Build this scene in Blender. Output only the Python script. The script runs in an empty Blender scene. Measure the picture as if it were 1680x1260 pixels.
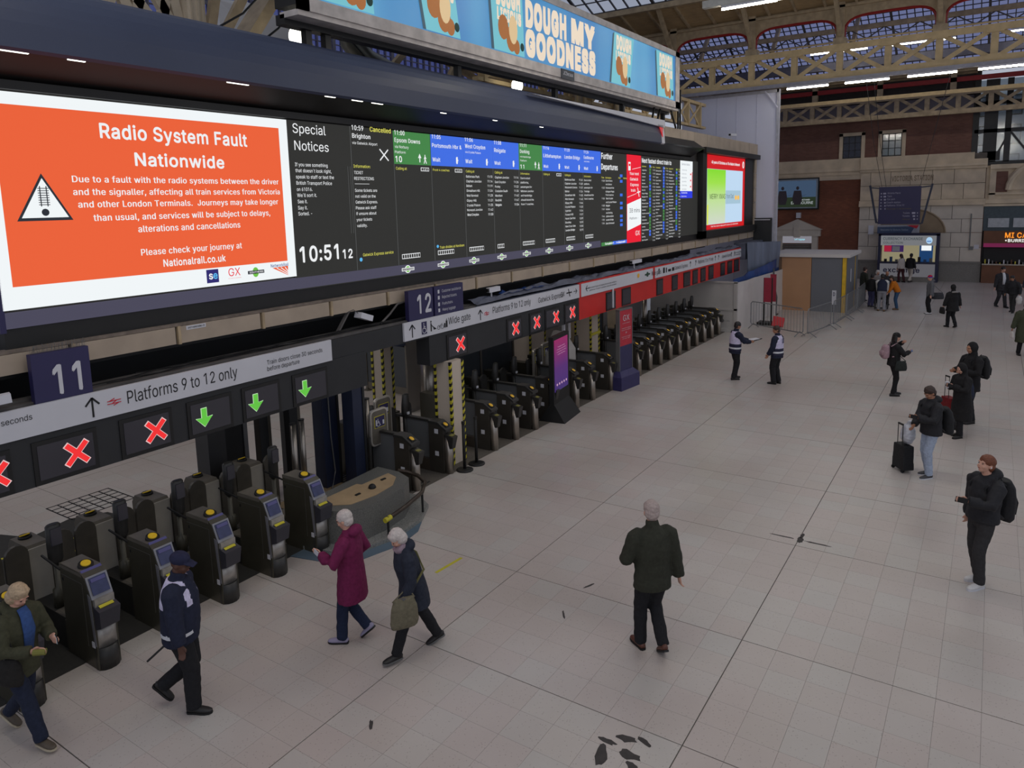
# Railway concourse with ticket gates, departure boards and waiting passengers
import bpy, math, random
import numpy as np
from mathutils import Vector, Matrix, noise
random.seed(7)
sc = bpy.context.scene
COL = sc.collection

# ---------------------------------------------------------------- camera
cam_d = bpy.data.cameras.new('camera'); cam_o = bpy.data.objects.new('camera', cam_d); COL.objects.link(cam_o)
YAW, PITCH, ROLL = math.radians(33.525), math.radians(8.133), math.radians(-1.495)
fwd = Vector((math.cos(YAW)*math.cos(PITCH), math.sin(YAW)*math.cos(PITCH), -math.sin(PITCH)))
rt0 = fwd.cross(Vector((0, 0, 1))).normalized(); up0 = rt0.cross(fwd)
rt = math.cos(ROLL)*rt0+math.sin(ROLL)*up0; up = -math.sin(ROLL)*rt0+math.cos(ROLL)*up0
cam_o.matrix_world = Matrix(((rt.x, up.x, -fwd.x, 0), (rt.y, up.y, -fwd.y, 0), (rt.z, up.z, -fwd.z, 5.2), (0, 0, 0, 1)))
cam_d.sensor_fit = 'HORIZONTAL'; cam_d.sensor_width = 36.0; cam_d.lens = 36.0*1191.8/1680
cam_d.shift_y = -(630-506.1)/1680
cam_d.clip_start = 0.1; cam_d.clip_end = 400
sc.camera = cam_o

# ---------------------------------------------------------------- sky and exposure
world = bpy.data.worlds.new('overcast_sky'); sc.world = world; world.use_nodes = True
bg = world.node_tree.nodes['Background']
bg.inputs[0].default_value = (0.64, 0.68, 0.80, 1); bg.inputs[1].default_value = 0.62
sc.view_settings.view_transform = 'Standard'; sc.view_settings.look = 'None'
sc.view_settings.gamma = 1; sc.view_settings.use_curve_mapping = False
sc.view_settings.exposure = 0.0
try:
    sc.cycles.use_denoising = True; sc.cycles.max_bounces = 6; sc.cycles.diffuse_bounces = 3
    sc.cycles.glossy_bounces = 3; sc.cycles.transparent_max_bounces = 12
    sc.cycles.sample_clamp_indirect = 4.0
except Exception: pass

# warm area lights added unseen, brightening concourse and platforms beyond what the tubes give
def fill_light(name, x, y, z, sx, sy, w, col=(1.0, .90, .76)):
    d = bpy.data.lights.new(name, 'AREA'); d.shape = 'RECTANGLE'; d.size = sx; d.size_y = sy; d.energy = w; d.color = col
    o = bpy.data.objects.new(name, d); COL.objects.link(o); o.location = (x, y, z); return o
for gx in (3.0, 14.0, 24.0):
    fill_light('girder_fill_light', gx, 1.0, 9.8, .3, 14, 130)
for gx in (4.0, 12.0, 20.0): fill_light('platform_fill_light', gx, 14.5, 7.5, .3, 6, 90)  # no platform lamps are modelled; added to lift the dark platform side

# ---------------------------------------------------------------- helpers
def S(r, g, b):
    f = lambda c: (c/255/12.92) if c/255 <= 0.04045 else ((c/255+0.055)/1.055)**2.4
    return (f(r), f(g), f(b), 1)
MATS = {}
def mat(name, col=(.5, .5, .5, 1), rough=.6, metal=0.0, var=0.12, scale=6.0, bump=0.0, emit=0.0, spec=0.5, stretch=None):
    if name in MATS: return MATS[name]
    m = bpy.data.materials.new(name); m.use_nodes = True; MATS[name] = m
    nt = m.node_tree; b = nt.nodes['Principled BSDF']
    b.inputs['Roughness'].default_value = rough; b.inputs['Metallic'].default_value = metal
    b.inputs['Specular IOR Level'].default_value = spec
    if emit:
        b.inputs['Base Color'].default_value = (0.01, 0.01, 0.01, 1); b.inputs['Roughness'].default_value = .5; b.inputs['Specular IOR Level'].default_value = .15
        b.inputs['Emission Color'].default_value = col; b.inputs['Emission Strength'].default_value = emit
        return m
    geo = nt.nodes.new('ShaderNodeTexCoord'); mp = nt.nodes.new('ShaderNodeMapping')
    if stretch: mp.inputs['Scale'].default_value = stretch
    nz = nt.nodes.new('ShaderNodeTexNoise'); nz.inputs['Scale'].default_value = scale; nz.inputs['Detail'].default_value = 4
    nt.links.new(geo.outputs['Object'], mp.inputs[0]); nt.links.new(mp.outputs[0], nz.inputs['Vector'])
    rmp = nt.nodes.new('ShaderNodeValToRGB')
    lo = tuple(c*(1-var) for c in col[:3])+(1,); hi = tuple(min(1, c*(1+var)) for c in col[:3])+(1,)
    rmp.color_ramp.elements[0].position = .3; rmp.color_ramp.elements[0].color = lo
    rmp.color_ramp.elements[1].position = .7; rmp.color_ramp.elements[1].color = hi
    nt.links.new(nz.outputs[0], rmp.inputs[0]); nt.links.new(rmp.outputs[0], b.inputs['Base Color'])
    if bump:
        bp = nt.nodes.new('ShaderNodeBump'); bp.inputs['Strength'].default_value = bump; bp.inputs['Distance'].default_value = .02
        nt.links.new(nz.outputs[0], bp.inputs['Height']); nt.links.new(bp.outputs[0], b.inputs['Normal'])
    return m
def shiny(name, col, rough=.25): return mat(name, col, rough, 1.0, .08, 3)

ORI = {}
def wloc(o):
    v = Vector((0, 0, 0))
    while o is not None: v += o.location; o = o.parent
    return v
class MB:
    def __init__(s): s.v = []; s.f = []; s.mi = []
    def add(s, vs, fs, m=0):
        n = len(s.v); s.v += [tuple(v) for v in vs]; s.f += [tuple(i+n for i in f) for f in fs]; s.mi += [m]*len(fs); return s
    def box(s, x0, x1, y0, y1, z0, z1, m=0):
        return s.hexa([(x0, y0, z0), (x1, y0, z0), (x1, y1, z0), (x0, y1, z0), (x0, y0, z1), (x1, y0, z1), (x1, y1, z1), (x0, y1, z1)], m)
    def hexa(s, p, m=0):
        return s.add(p, [(0, 3, 2, 1), (4, 5, 6, 7), (0, 1, 5, 4), (1, 2, 6, 5), (2, 3, 7, 6), (3, 0, 4, 7)], m)
    def bar(s, a, b, w, h=None, up=(0, 0, 1), m=0):
        h = h or w; a = Vector(a); b = Vector(b); d = (b-a).normalized(); u = Vector(up)
        if abs(d.dot(u)) > .98: u = Vector((1, 0, 0))
        x = d.cross(u).normalized(); z = x.cross(d); x *= w/2; z *= h/2
        return s.hexa([a-x-z, a+x-z, b+x-z, b-x-z, a-x+z, a+x+z, b+x+z, b-x+z], m)
    def cyl(s, a, b, r0, r1=None, n=12, m=0):
        r1 = r0 if r1 is None else r1
        return s.loft([(a, r0, r0), (b, r1, r1)], n, m)
    def loft(s, rings, n=12, m=0, side=(1, 0, 0)):
        # rings: (centre, radius along side, radius across); closed with caps
        C = [Vector(r[0]) for r in rings]; k = len(C); base = []; V = []
        for i in range(k):
            d = (C[min(i+1, k-1)]-C[max(i-1, 0)])
            d = d.normalized() if d.length > 1e-9 else Vector((0, 0, 1))
            x = Vector(rings[i][3]) if len(rings[i]) > 3 else Vector(side)
            x = x-d*x.dot(d)
            if x.length < 1e-3: x = d.orthogonal()
            x.normalize(); y = d.cross(x)
            for j in range(n):
                t = 2*math.pi*j/n; V.append(C[i]+x*(math.cos(t)*rings[i][1])+y*(math.sin(t)*rings[i][2]))
        F = [(i*n+j, i*n+(j+1) % n, (i+1)*n+(j+1) % n, (i+1)*n+j) for i in range(k-1) for j in range(n)]
        F.append(tuple(range(n-1, -1, -1))); F.append(tuple((k-1)*n+j for j in range(n)))
        return s.add(V, F, m)
    def tube(s, pts, r, n=8, m=0):
        return s.loft([(p, r, r) for p in pts], n, m, side=(0.3, 0.2, 1))
    def prism(s, pts, off, m=0):
        # extrude a planar polygon of 3D points by the vector off
        n = len(pts); o = Vector(off); P = [Vector(p) for p in pts]; V = P+[p+o for p in P]
        F = [tuple(range(n)), tuple(range(2*n-1, n-1, -1))]+[(i, n+i, n+(i+1) % n, (i+1) % n) for i in range(n)]
        return s.add(V, F, m)
    def lathe(s, c, prof, n=16, m=0):
        return s.loft([((c[0], c[1], c[2]+z), r, r) for z, r in prof], n, m)
    def ell(s, c, rx, ry, rz, n=12, k=8, m=0, R=None):
        V = []; c = Vector(c)
        for i in range(1, k):
            a = math.pi*i/k
            for j in range(n):
                t = 2*math.pi*j/n; p = Vector((rx*math.sin(a)*math.cos(t), ry*math.sin(a)*math.sin(t), -rz*math.cos(a)))
                if R is not None: p = R @ p
                V.append(c+p)
        b = Vector((0, 0, -rz)); t_ = Vector((0, 0, rz))
        if R is not None: b = R @ b; t_ = R @ t_
        V += [c+b, c+t_]; nb = len(V)-2
        F = [(i*n+j, i*n+(j+1) % n, (i+1)*n+(j+1) % n, (i+1)*n+j) for i in range(k-2) for j in range(n)]
        F += [(nb, (j+1) % n, j) for j in range(n)]+[(nb+1, (k-2)*n+j, (k-2)*n+(j+1) % n) for j in range(n)]
        return s.add(V, F, m)
    def build(s, name, mats, parent=None, smooth=False):
        me = bpy.data.meshes.new(name); w = wloc(parent) if parent else Vector((0, 0, 0))
        me.from_pydata([(v[0]-w.x, v[1]-w.y, v[2]-w.z) for v in s.v], [], s.f)
        if not isinstance(mats, (list, tuple)): mats = [mats]
        for m in mats: me.materials.append(m)
        if len(mats) > 1: me.polygons.foreach_set('material_index', s.mi)
        if smooth: me.polygons.foreach_set('use_smooth', [len(f) <= 4 for f in s.f])
        me.update(); o = bpy.data.objects.new(name, me); COL.objects.link(o); o.parent = parent
        return o
def tag(o, label, cat, group=None):
    o['label'] = label; o['category'] = cat
    if group: o['group'] = group
    return o
def thing(name, label, cat, loc=(0, 0, 0), group=None):
    o = bpy.data.objects.new(name, None); COL.objects.link(o); o.location = loc; o.empty_display_size = .1
    return tag(o, label, cat, group)
def struct(o): o['kind'] = 'structure'; return o
def stuff(o): o['kind'] = 'stuff'; return o
def copy_tree(o, parent=None):
    c = o.copy(); COL.objects.link(c); c.parent = parent
    for ch in [x for x in ALLCH.get(o.name, [])]: copy_tree(ch, c)
    return c
ALLCH = {}
def reg(root):
    # remember children of a prototype so that copies need no search
    stack = [root]; allo = [o for o in bpy.data.objects if o.parent]
    d = {}
    for o in allo: d.setdefault(o.parent.name, []).append(o)
    while stack:
        q = stack.pop(); ALLCH[q.name] = d.get(q.name, []); stack += ALLCH[q.name]
    return root

# lettering: text laid on a plane facing -y, fitted between x0 and x1 with the given cap height
TMP = bpy.data.scenes.new('workbench_scene'); TVL = TMP.view_layers[0]   # small scene where single meshes are evaluated, removed at the end
def tmp_dg(): TVL.update(); return TVL.depsgraph
_tc = bpy.data.curves.new('lettering_source', 'FONT')
try:   # Blender's own bundled interface typeface; the built-in font otherwise
    import os
    _fp = os.path.join(bpy.utils.resource_path('LOCAL'), 'datafiles', 'fonts', 'Inter.woff2')
    if os.path.exists(_fp): _tc.font = bpy.data.fonts.load(_fp)
except Exception: pass
_to = bpy.data.objects.new('lettering_source', _tc); TMP.collection.objects.link(_to)
from mathutils.geometry import delaunay_2d_cdt, interpolate_bezier
_gc = {}; CSEG = 5
def _inside(p, poly):
    r = False; j = len(poly)-1
    for i in range(len(poly)):
        a, b_ = poly[i], poly[j]
        if (a[1] > p[1]) != (b_[1] > p[1]) and p[0] < (b_[0]-a[0])*(p[1]-a[1])/(b_[1]-a[1])+a[0]: r = not r
        j = i
    return r
def _raw(t):
    _tc.body = t; dg = tmp_dg(); ev = _to.evaluated_get(dg); cu = ev.to_curve(dg); C = []
    for sp in cu.splines:
        bp = sp.bezier_points; P = []
        if len(bp):
            for i in range(len(bp)):
                q, r = bp[i], bp[(i+1) % len(bp)]
                straight = (q.handle_right-q.co).cross(r.co-q.co).length < 1e-5 and (r.handle_left-r.co).cross(r.co-q.co).length < 1e-5
                P += [tuple(v[:2]) for v in interpolate_bezier(q.co, q.handle_right, r.handle_left, r.co, 2 if straight else CSEG)[:-1]]
        else: P = [tuple(v.co[:2]) for v in sp.points]
        Q = [P[0]] if P else []
        for v in P[1:]:
            if abs(v[0]-Q[-1][0])+abs(v[1]-Q[-1][1]) > 1e-5: Q.append(v)
        if len(Q) > 2: C.append(Q)
    ev.to_curve_clear(); return C
def _area(P): return sum(P[i-1][0]*P[i][1]-P[i][0]*P[i-1][1] for i in range(len(P)))/2
_tc.size = 1
_H0 = min(v[0] for c in _raw('H') for v in c)
def _char(c):
    if (c, CSEG) in _gc: return _gc[(c, CSEG)]
    C = _raw(c) if c != ' ' else []
    w = _raw(c+'H') if c != ' ' else _raw('H H'); n_ = len(C) if c != ' ' else 1
    adv = min(v[0] for k in w[n_:] for v in k)-_H0
    if c == ' ': adv -= min(v[0] for k in _raw('HH')[1:] for v in k)-_H0
    V = []; F = []
    if C:
        if c == '1' and len(C) > 1: C = C[1:]
        pts = []; ed = []
        for k in C: n = len(pts); pts += [Vector(v) for v in k]; ed += [(n+i, n+(i+1) % len(k)) for i in range(len(k))]
        ov, oe, of = delaunay_2d_cdt(pts, ed, [], 0, 1e-6)[:3]
        V = [(v.x, v.y) for v in ov]
        for f in of:
            cx = sum(ov[i].x for i in f)/len(f); cy = sum(ov[i].y for i in f)/len(f); wn = 0
            for k in C:
                for i in range(len(k)):
                    p, q = k[i-1], k[i]; cr = (q[0]-p[0])*(cy-p[1])-(cx-p[0])*(q[1]-p[1])
                    if p[1] <= cy < q[1] and cr > 0: wn += 1
                    elif q[1] <= cy < p[1] and cr < 0: wn -= 1
            if wn: F.append(tuple(f))
    _gc[(c, CSEG)] = (V, F, adv); return V, F, adv
def glyphs(t, bold=0.0, res=3):
    V = []; F = []; x = 0
    offs = [(0, 0)] if not bold else [(bold, 0), (-bold, 0)] if CSEG == 3 else [(bold, bold*.4), (-bold, -bold*.4), (-bold*.4, bold), (bold*.4, -bold)]
    if bold > .03: offs += [(0, 0), (bold, -bold), (-bold, bold), (bold, bold), (-bold, -bold)]
    for c in t:
        v, f, adv = _char(c)
        for kk, (dx, dy) in enumerate(offs): n = len(V); V += [(q[0]+x+dx, q[1]+dy, kk) for q in v]; F += [tuple(n+i for i in k) for k in f]
        x += adv+bold*1.5
    return V, F
CAPH = max(v[1] for v in glyphs('H')[0])
def put_text(mb, t, x0, x1, z, h, y, bold=0, m=0, res=2, flip=False):
    global CSEG
    CSEG = 5 if h > .09 else 3
    V, F = glyphs(t, 0.020 if bold else 0.0, res); CSEG = 5
    if not V: return
    a = min(v[0] for v in V); b = max(v[0] for v in V); sx = (x1-x0)/max(b-a, 1e-6); sz = h/CAPH
    mb.add([(x0+(v[0]-a)*sx, y-v[2]*.0008, z+v[1]*sz) for v in V], F, m)
def put_text_x(mb, t, y0, y1, z, h, x, bold=0, m=0, res=2):
    # on a plane facing -x, reading from y0 (left, larger y) to y1
    V, F = glyphs(t, 0.020 if bold else 0.0, res)
    if not V: return
    a = min(v[0] for v in V); b = max(v[0] for v in V); sy = (y1-y0)/max(b-a, 1e-6); sz = h/CAPH
    mb.add([(x-v[2]*.0015, y0+(v[0]-a)*sy, z+v[1]*sz) for v in V], F, m)

# ---------------------------------------------------------------- materials
M_white = mat('lettering_white', S(236, 238, 240), emit=1.0)
M_yel = mat('lettering_yellow', S(226, 222, 96), emit=1.0)
M_inkE = mat('screen_ink', S(40, 44, 52), emit=1.0)
M_inkG = mat('screen_grey_ink', S(120, 125, 140), emit=1.0)
M_ink = mat('black_vinyl_lettering', S(22, 22, 24), .5)
M_orange = mat('screen_orange', S(234, 96, 54), emit=1.0)
M_scrwhite = mat('screen_white', S(240, 245, 247), emit=1.0)
M_scrblack = mat('screen_black', S(44, 44, 42), emit=1.0)
M_scrgreen = mat('screen_green', S(66, 130, 70), emit=1.0)
M_scrblue = mat('screen_blue', S(62, 108, 226), emit=1.0)
M_scrline = mat('screen_divider_grey', S(84, 86, 86), emit=1.0)
M_scrpurple = mat('screen_purple_grey', S(72, 70, 88), emit=1.0)
M_scrred = mat('screen_red', S(232, 24, 48), emit=1.0)
M_red2 = mat('screen_deep_red', S(204, 24, 30), emit=1.0)
M_darkbox = mat('dark_grey_painted_metal', S(40, 41, 43), .55, 0, .1, 2)
M_black = mat('black_painted_metal', S(22, 21, 20), .5, 0, .15, 3)
M_dkbrown = mat('charcoal_housing', S(52, 48, 44), .6, 0, .1, 1.5)
M_beige = mat('beige_painted_panel', S(172, 156, 138), .6, 0, .1, 2.5, .05)
M_cream = mat('cream_painted_iron', S(204, 178, 132), .55, 0, .14, 3, .05)
M_creamd = mat('dusty_cream_iron', S(172, 152, 122), .65, 0, .2, 4, .08)
M_redpaint = mat('red_painted_iron', S(150, 30, 30), .5, 0, .12, 3)
M_navysign = mat('navy_enamel_sign', S(44, 40, 82), .45, 0, .06, 2)
M_sign = mat('white_sign_panel', S(208, 208, 214), .5, 0, .04, 1.5)
M_redfas = mat('red_fascia_panel', S(206, 40, 36), .45, 0, .06, 1.5)
M_grey = mat('mid_grey_metal', S(110, 110, 110), .45, .3, .1, 4)
M_cable = mat('cable_tray_grey', S(96, 92, 90), .6, .2, .2, 5, .1)
M_gate = mat('gate_dark_panel', S(74, 71, 60), .38, .25, .14, 3)
M_gate2 = mat('gate_black_moulding', S(46, 45, 43), .42, 0, .15, 5)
M_gatetop = mat('gate_olive_grey_top', S(112, 106, 96), .42, .35, .12, 6)
M_steel = mat('brushed_steel', S(168, 160, 150), .32, .85, .12, 8, .03, stretch=(1, 1, .1))
M_silver = mat('worn_silver_plate', S(176, 172, 166), .4, .6, .2, 9, .05)
M_yellow = mat('yellow_reader', S(236, 196, 40), .45, 0, .08, 20)
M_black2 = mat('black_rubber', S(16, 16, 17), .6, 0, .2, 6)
M_glassdark = mat('gate_smoked_glass', S(74, 78, 82), .12, 0, .05, 2)
M_tape = mat('hazard_yellow', S(196, 186, 48), .5, 0, .1, 8)
M_lampwhite = mat('fluorescent_tube', (1.0, 0.94, 0.80, 1), emit=38.0)
M_strip = mat('small_strip_tube', (1.0, 0.97, 0.85, 1), emit=3.0)
M_bulb = mat('globe_lamp_glow', (1.0, 0.98, 0.86, 1), emit=5.0)
# glazing: lets the sky through with a faint reflection
def glass_mat(name, tint, gloss=.08):
    m = bpy.data.materials.new(name); m.use_nodes = True; nt = m.node_tree; nt.nodes.clear()
    o = nt.nodes.new('ShaderNodeOutputMaterial'); t = nt.nodes.new('ShaderNodeBsdfTransparent'); g = nt.nodes.new('ShaderNodeBsdfGlossy')
    x = nt.nodes.new('ShaderNodeMixShader'); t.inputs[0].default_value = tint; g.inputs['Roughness'].default_value = .1
    x.inputs[0].default_value = gloss
    nt.links.new(t.outputs[0], x.inputs[1]); nt.links.new(g.outputs[0], x.inputs[2]); nt.links.new(x.outputs[0], o.inputs[0]); return m
M_skyglass = glass_mat('blue_tinted_roof_glass', (.34, .37, .60, 1), .06)
M_roofglass = glass_mat('dusty_roof_glass', (.75, .78, .84, 1))
M_pane = glass_mat('window_glass', (.55, .6, .62, 1), .15)
# lettering tables: text, left x, right x, baseline z, cap height, colour, bold
BOARD_TEXT = [
('Radio System Fault',4.89,7.031,6.151,0.173,'w',1),
('Nationwide',5.301,6.616,5.824,0.16,'w',1),
('Due to a fault with the radio systems between the driver',4.503,7.551,5.604,0.077,'w',1),
('and the signaller, affecting all train services from Victoria',4.499,7.561,5.451,0.077,'w',1),
('and other London Terminals.  Journeys may take longer',4.542,7.516,5.3,0.078,'w',1),
('than usual, and services will be subject to delays,',4.707,7.352,5.133,0.08,'w',1),
('alterations and cancellations',5.257,6.803,4.97,0.084,'w',1),
('Please check your journey at',5.265,6.803,4.666,0.084,'w',1),
('Nationalrail.co.uk',5.557,6.512,4.497,0.092,'w',1),
('Special',7.891,8.571,6.408,0.146,'w',0),
('Notices',7.905,8.617,6.143,0.146,'w',0),
('If you see something',7.891,8.572,5.892,0.055,'w',0),
('that doesn`t look right,',7.893,8.647,5.798,0.055,'w',0),
('speak to staff or text the',7.895,8.695,5.7,0.055,'w',0),
('British Transport Police',7.896,8.643,5.602,0.055,'w',0),
('on 61016.',7.896,8.217,5.503,0.055,'w',0),
('We`ll sort it.',7.895,8.3,5.408,0.055,'w',0),
('See it.',7.897,8.096,5.309,0.056,'w',0),
('Say it.',7.896,8.088,5.21,0.056,'w',0),
('Sorted. -',7.895,8.177,5.116,0.056,'w',0),
('10:51',7.867,8.702,4.369,0.241,'w',1),
('12',8.794,9.024,4.36,0.15,'w',1),
('10:59',9.164,9.446,6.54,0.08,'w',1),
('Cancelled',9.604,10.142,6.542,0.083,'y',1),
('Brighton',9.166,9.609,6.407,0.076,'w',1),
('via Gatwick Airport',9.16,9.775,6.303,0.047,'w',0),
('X',9.827,10.046,6.049,0.196,'w',1),
('Information:',9.162,9.571,5.904,0.051,'y',0),
('TICKET',9.165,9.383,5.795,0.051,'w',0),
('RESTRICTIONS',9.163,9.644,5.694,0.052,'w',0),
('_________',9.17,9.525,5.629,0.052,'w',0),
('Some tickets are',9.165,9.711,5.489,0.052,'w',0),
('not valid on the',9.167,9.665,5.388,0.052,'w',0),
('Gatwick Express.',9.165,9.709,5.288,0.052,'w',0),
('Please ask staff',9.163,9.67,5.187,0.052,'w',0),
('if unsure about',9.167,9.662,5.089,0.052,'w',0),
('your tickets',9.165,9.546,4.984,0.052,'w',0),
('validity.',9.169,9.418,4.879,0.052,'w',0),
('Gatwick Express service',9.273,10.059,4.361,0.053,'y',0),
('11:00',10.235,10.517,6.528,0.082,'w',1),
('Epsom Downs',10.232,10.953,6.397,0.077,'w',1),
('via Norbury',10.231,10.613,6.29,0.05,'w',0),
('Platform',10.228,10.521,6.195,0.046,'w',0),
('10',10.234,10.413,6.038,0.105,'w',1),
('Calling at:',10.237,10.543,5.896,0.05,'y',0),
('11:05',11.309,11.583,6.524,0.076,'w',1),
('Portsmouth Hbr &',11.305,12.257,6.357,0.076,'w',1),
('Wait',11.302,11.547,6.082,0.076,'w',1),
('Front 4 coaches',11.304,11.827,5.898,0.045,'y',0),
('Train divides at Horsham',11.424,12.236,4.359,0.051,'y',0),
('11:06',12.379,12.663,6.529,0.076,'w',1),
('West Croydon',12.379,13.108,6.394,0.081,'w',1),
('via Crystal Palace',12.381,12.935,6.292,0.043,'w',0),
('Wait',12.377,12.621,6.083,0.081,'w',1),
('Calling at:',12.382,12.685,5.894,0.048,'y',0),
('Battersea Park',12.384,12.859,5.786,0.048,'w',0),
('11:10',13.158,13.344,5.794,0.05,'w',0),
('Clapham Junction',12.384,12.93,5.688,0.048,'w',0),
('11:14',13.157,13.343,5.694,0.05,'w',0),
('Balham',12.384,12.585,5.592,0.048,'w',0),
('11:19',13.156,13.343,5.595,0.05,'w',0),
('Streatham Hill',12.384,12.861,5.491,0.048,'w',0),
('11:24',13.155,13.342,5.492,0.05,'w',0),
('West Norwood',12.383,12.791,5.39,0.048,'w',0),
('11:28',13.154,13.341,5.389,0.05,'w',0),
('Gipsy Hill',12.383,12.722,5.286,0.048,'w',0),
('11:31',13.153,13.34,5.282,0.05,'w',0),
('Crystal Palace',12.383,12.862,5.186,0.048,'w',0),
('11:35',13.152,13.339,5.181,0.05,'w',0),
('Norwood Junction',12.383,12.933,5.087,0.048,'w',0),
('11:42',13.151,13.338,5.079,0.05,'w',0),
('West Croydon',12.383,12.793,4.987,0.049,'w',1),
('11:50',13.15,13.338,4.978,0.051,'w',1),
('11:08',13.445,13.727,6.526,0.08,'w',1),
('Reigate',13.445,13.895,6.358,0.085,'w',1),
('Wait',13.44,13.686,6.084,0.076,'w',1),
('Calling at:',13.444,13.751,5.892,0.051,'y',0),
('Clapham Junction',13.443,14.008,5.786,0.048,'w',0),
('11:14',14.213,14.4,5.792,0.05,'w',0),
('East Croydon',13.442,13.863,5.684,0.048,'w',0),
('11:26',14.213,14.4,5.69,0.05,'w',0),
('Purley',13.441,13.65,5.583,0.048,'w',0),
('11:32',14.213,14.4,5.587,0.05,'w',0),
('Coulsdon South',13.441,13.935,5.486,0.048,'w',0),
('11:36',14.213,14.401,5.489,0.05,'w',0),
('Merstham',13.44,13.72,5.384,0.048,'w',0),
('11:42',14.213,14.401,5.385,0.05,'w',0),
('Redhill',13.439,13.684,5.282,0.049,'w',0),
('11:47',14.213,14.401,5.282,0.05,'w',0),
('Reigate',13.439,13.683,5.18,0.049,'w',1),
('11:54',14.213,14.402,5.178,0.051,'w',1),
('11:11',14.497,14.775,6.525,0.075,'w',1),
('Dorking',14.499,14.906,6.384,0.079,'w',1),
('via Hackbridge',14.503,14.971,6.283,0.04,'w',0),
('Platform',14.503,14.777,6.194,0.04,'w',0),
('11',14.5,14.668,6.03,0.089,'w',1),
('Information:',14.498,14.902,5.891,0.044,'y',0),
('Due to short',14.497,14.917,5.786,0.045,'w',0),
('platforms,',14.497,14.846,5.686,0.045,'w',0),
('passengers for',14.496,14.989,5.585,0.045,'w',0),
('Mitcham Junction',14.496,15.061,5.485,0.045,'w',0),
('and Hackbridge',14.496,14.989,5.384,0.045,'w',0),
('should board the',14.495,15.061,5.283,0.045,'w',0),
('front 7 coaches.',14.495,15.062,5.182,0.045,'w',0),
('11:16',15.552,15.831,6.52,0.07,'w',1),
('Littlehampton',15.554,16.424,6.328,0.084,'w',1),
('Wait',15.553,15.786,6.077,0.07,'w',1),
('Calling at:',15.546,15.855,5.899,0.047,'y',0),
('11:20',16.606,16.886,6.52,0.073,'w',1),
('London Bridge',16.605,17.443,6.335,0.088,'w',1),
('Wait',16.607,16.852,6.081,0.073,'w',1),
('Calling at:',16.611,16.93,5.895,0.049,'y',0),
('Battersea Park',16.612,17.151,5.78,0.049,'w',0),
('11:24',17.385,17.582,5.779,0.051,'w',0),
('Clapham Junction',16.612,17.231,5.68,0.049,'w',0),
('11:28',17.385,17.582,5.679,0.051,'w',0),
('Wandsworth Common',16.612,17.271,5.581,0.049,'w',0),
('11:31',17.386,17.582,5.577,0.051,'w',0),
('Balham',16.612,16.84,5.481,0.049,'w',0),
('11:34',17.386,17.582,5.476,0.051,'w',0),
('Streatham Hill',16.612,17.153,5.382,0.049,'w',0),
('11:38',17.387,17.583,5.375,0.051,'w',0),
('West Norwood',16.611,17.074,5.282,0.049,'w',0),
('11:43',17.387,17.583,5.273,0.051,'w',0),
('Gipsy Hill',16.611,16.996,5.182,0.05,'w',0),
('11:46',17.388,17.583,5.172,0.051,'w',0),
('Crystal Palace',16.611,17.154,5.081,0.05,'w',0),
('11:50',17.388,17.583,5.07,0.051,'w',0),
('Sydenham',16.611,16.918,4.981,0.05,'w',0),
('11:54',17.389,17.583,4.968,0.051,'w',0),
('Forest Hill',16.611,17.036,4.881,0.05,'w',0),
('11:57',17.389,17.583,4.866,0.051,'w',0),
('Honor Oak Park',16.611,17.155,4.78,0.05,'w',0),
('12:00',17.39,17.583,4.763,0.052,'w',0),
('Brockley',16.611,16.919,4.679,0.05,'w',0),
('12:03',17.39,17.583,4.661,0.052,'w',0),
('New Cross Gate',16.61,17.155,4.578,0.05,'w',0),
('12:05',17.391,17.584,4.558,0.052,'w',0),
('London Bridge',16.61,17.116,4.477,0.05,'w',1),
('12:11',17.391,17.584,4.455,0.052,'w',1),
('11:24',17.667,17.947,6.512,0.076,'w',1),
('Eastbourne',17.669,18.254,6.369,0.082,'w',1),
('via Lewes',17.678,17.999,6.283,0.041,'w',0),
('Wait',17.667,17.914,6.078,0.077,'w',1),
('Information:',17.668,18.081,5.883,0.046,'y',0),
('Due to short',17.671,18.092,5.78,0.046,'w',0),
('platform,',17.671,17.983,5.681,0.046,'w',0),
('passengers for',17.671,18.16,5.582,0.046,'w',0),
('Tonbridge',17.672,17.979,5.482,0.046,'w',0),
('should board the',17.672,18.228,5.382,0.047,'w',0),
('front 6 coaches.',17.672,18.225,5.282,0.047,'w',0),
('Further',18.714,19.433,6.412,0.154,'w',1),
('Departures',18.709,19.783,6.117,0.154,'w',1),
('Time',18.714,18.88,5.867,0.046,'y',0),
('Destination',18.975,19.349,5.866,0.046,'y',0),
('Plat',19.836,19.983,5.872,0.048,'y',0),
('Notes',20.179,20.436,5.87,0.048,'y',0),
('11:28',18.733,18.91,5.78,0.046,'w',0),
('Epsom Downs',18.984,19.42,5.783,0.046,'w',0),
('via Sutton',18.984,19.379,5.682,0.046,'w',0),
('11:30',18.733,18.907,5.581,0.046,'w',0),
('Portsmouth Hbr',18.985,19.535,5.582,0.046,'w',0),
('& Bognor Regis',18.985,19.534,5.478,0.046,'w',0),
('Front coaches',18.985,19.493,5.381,0.046,'w',0),
('11:36',18.732,18.901,5.283,0.046,'w',0),
('West Croydon',18.986,19.452,5.281,0.046,'w',0),
('via Crystal Palace',18.986,19.69,5.176,0.047,'w',0),
('11:38',18.731,18.898,5.083,0.046,'w',0),
('Reigate',18.986,19.252,5.079,0.047,'w',0),
('11:41',18.731,18.896,4.981,0.046,'w',0),
('Horsham',18.987,19.251,4.976,0.047,'w',0),
('via Dorking',18.987,19.406,4.873,0.047,'w',0),
('11:46',18.73,18.892,4.78,0.046,'w',0),
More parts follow.
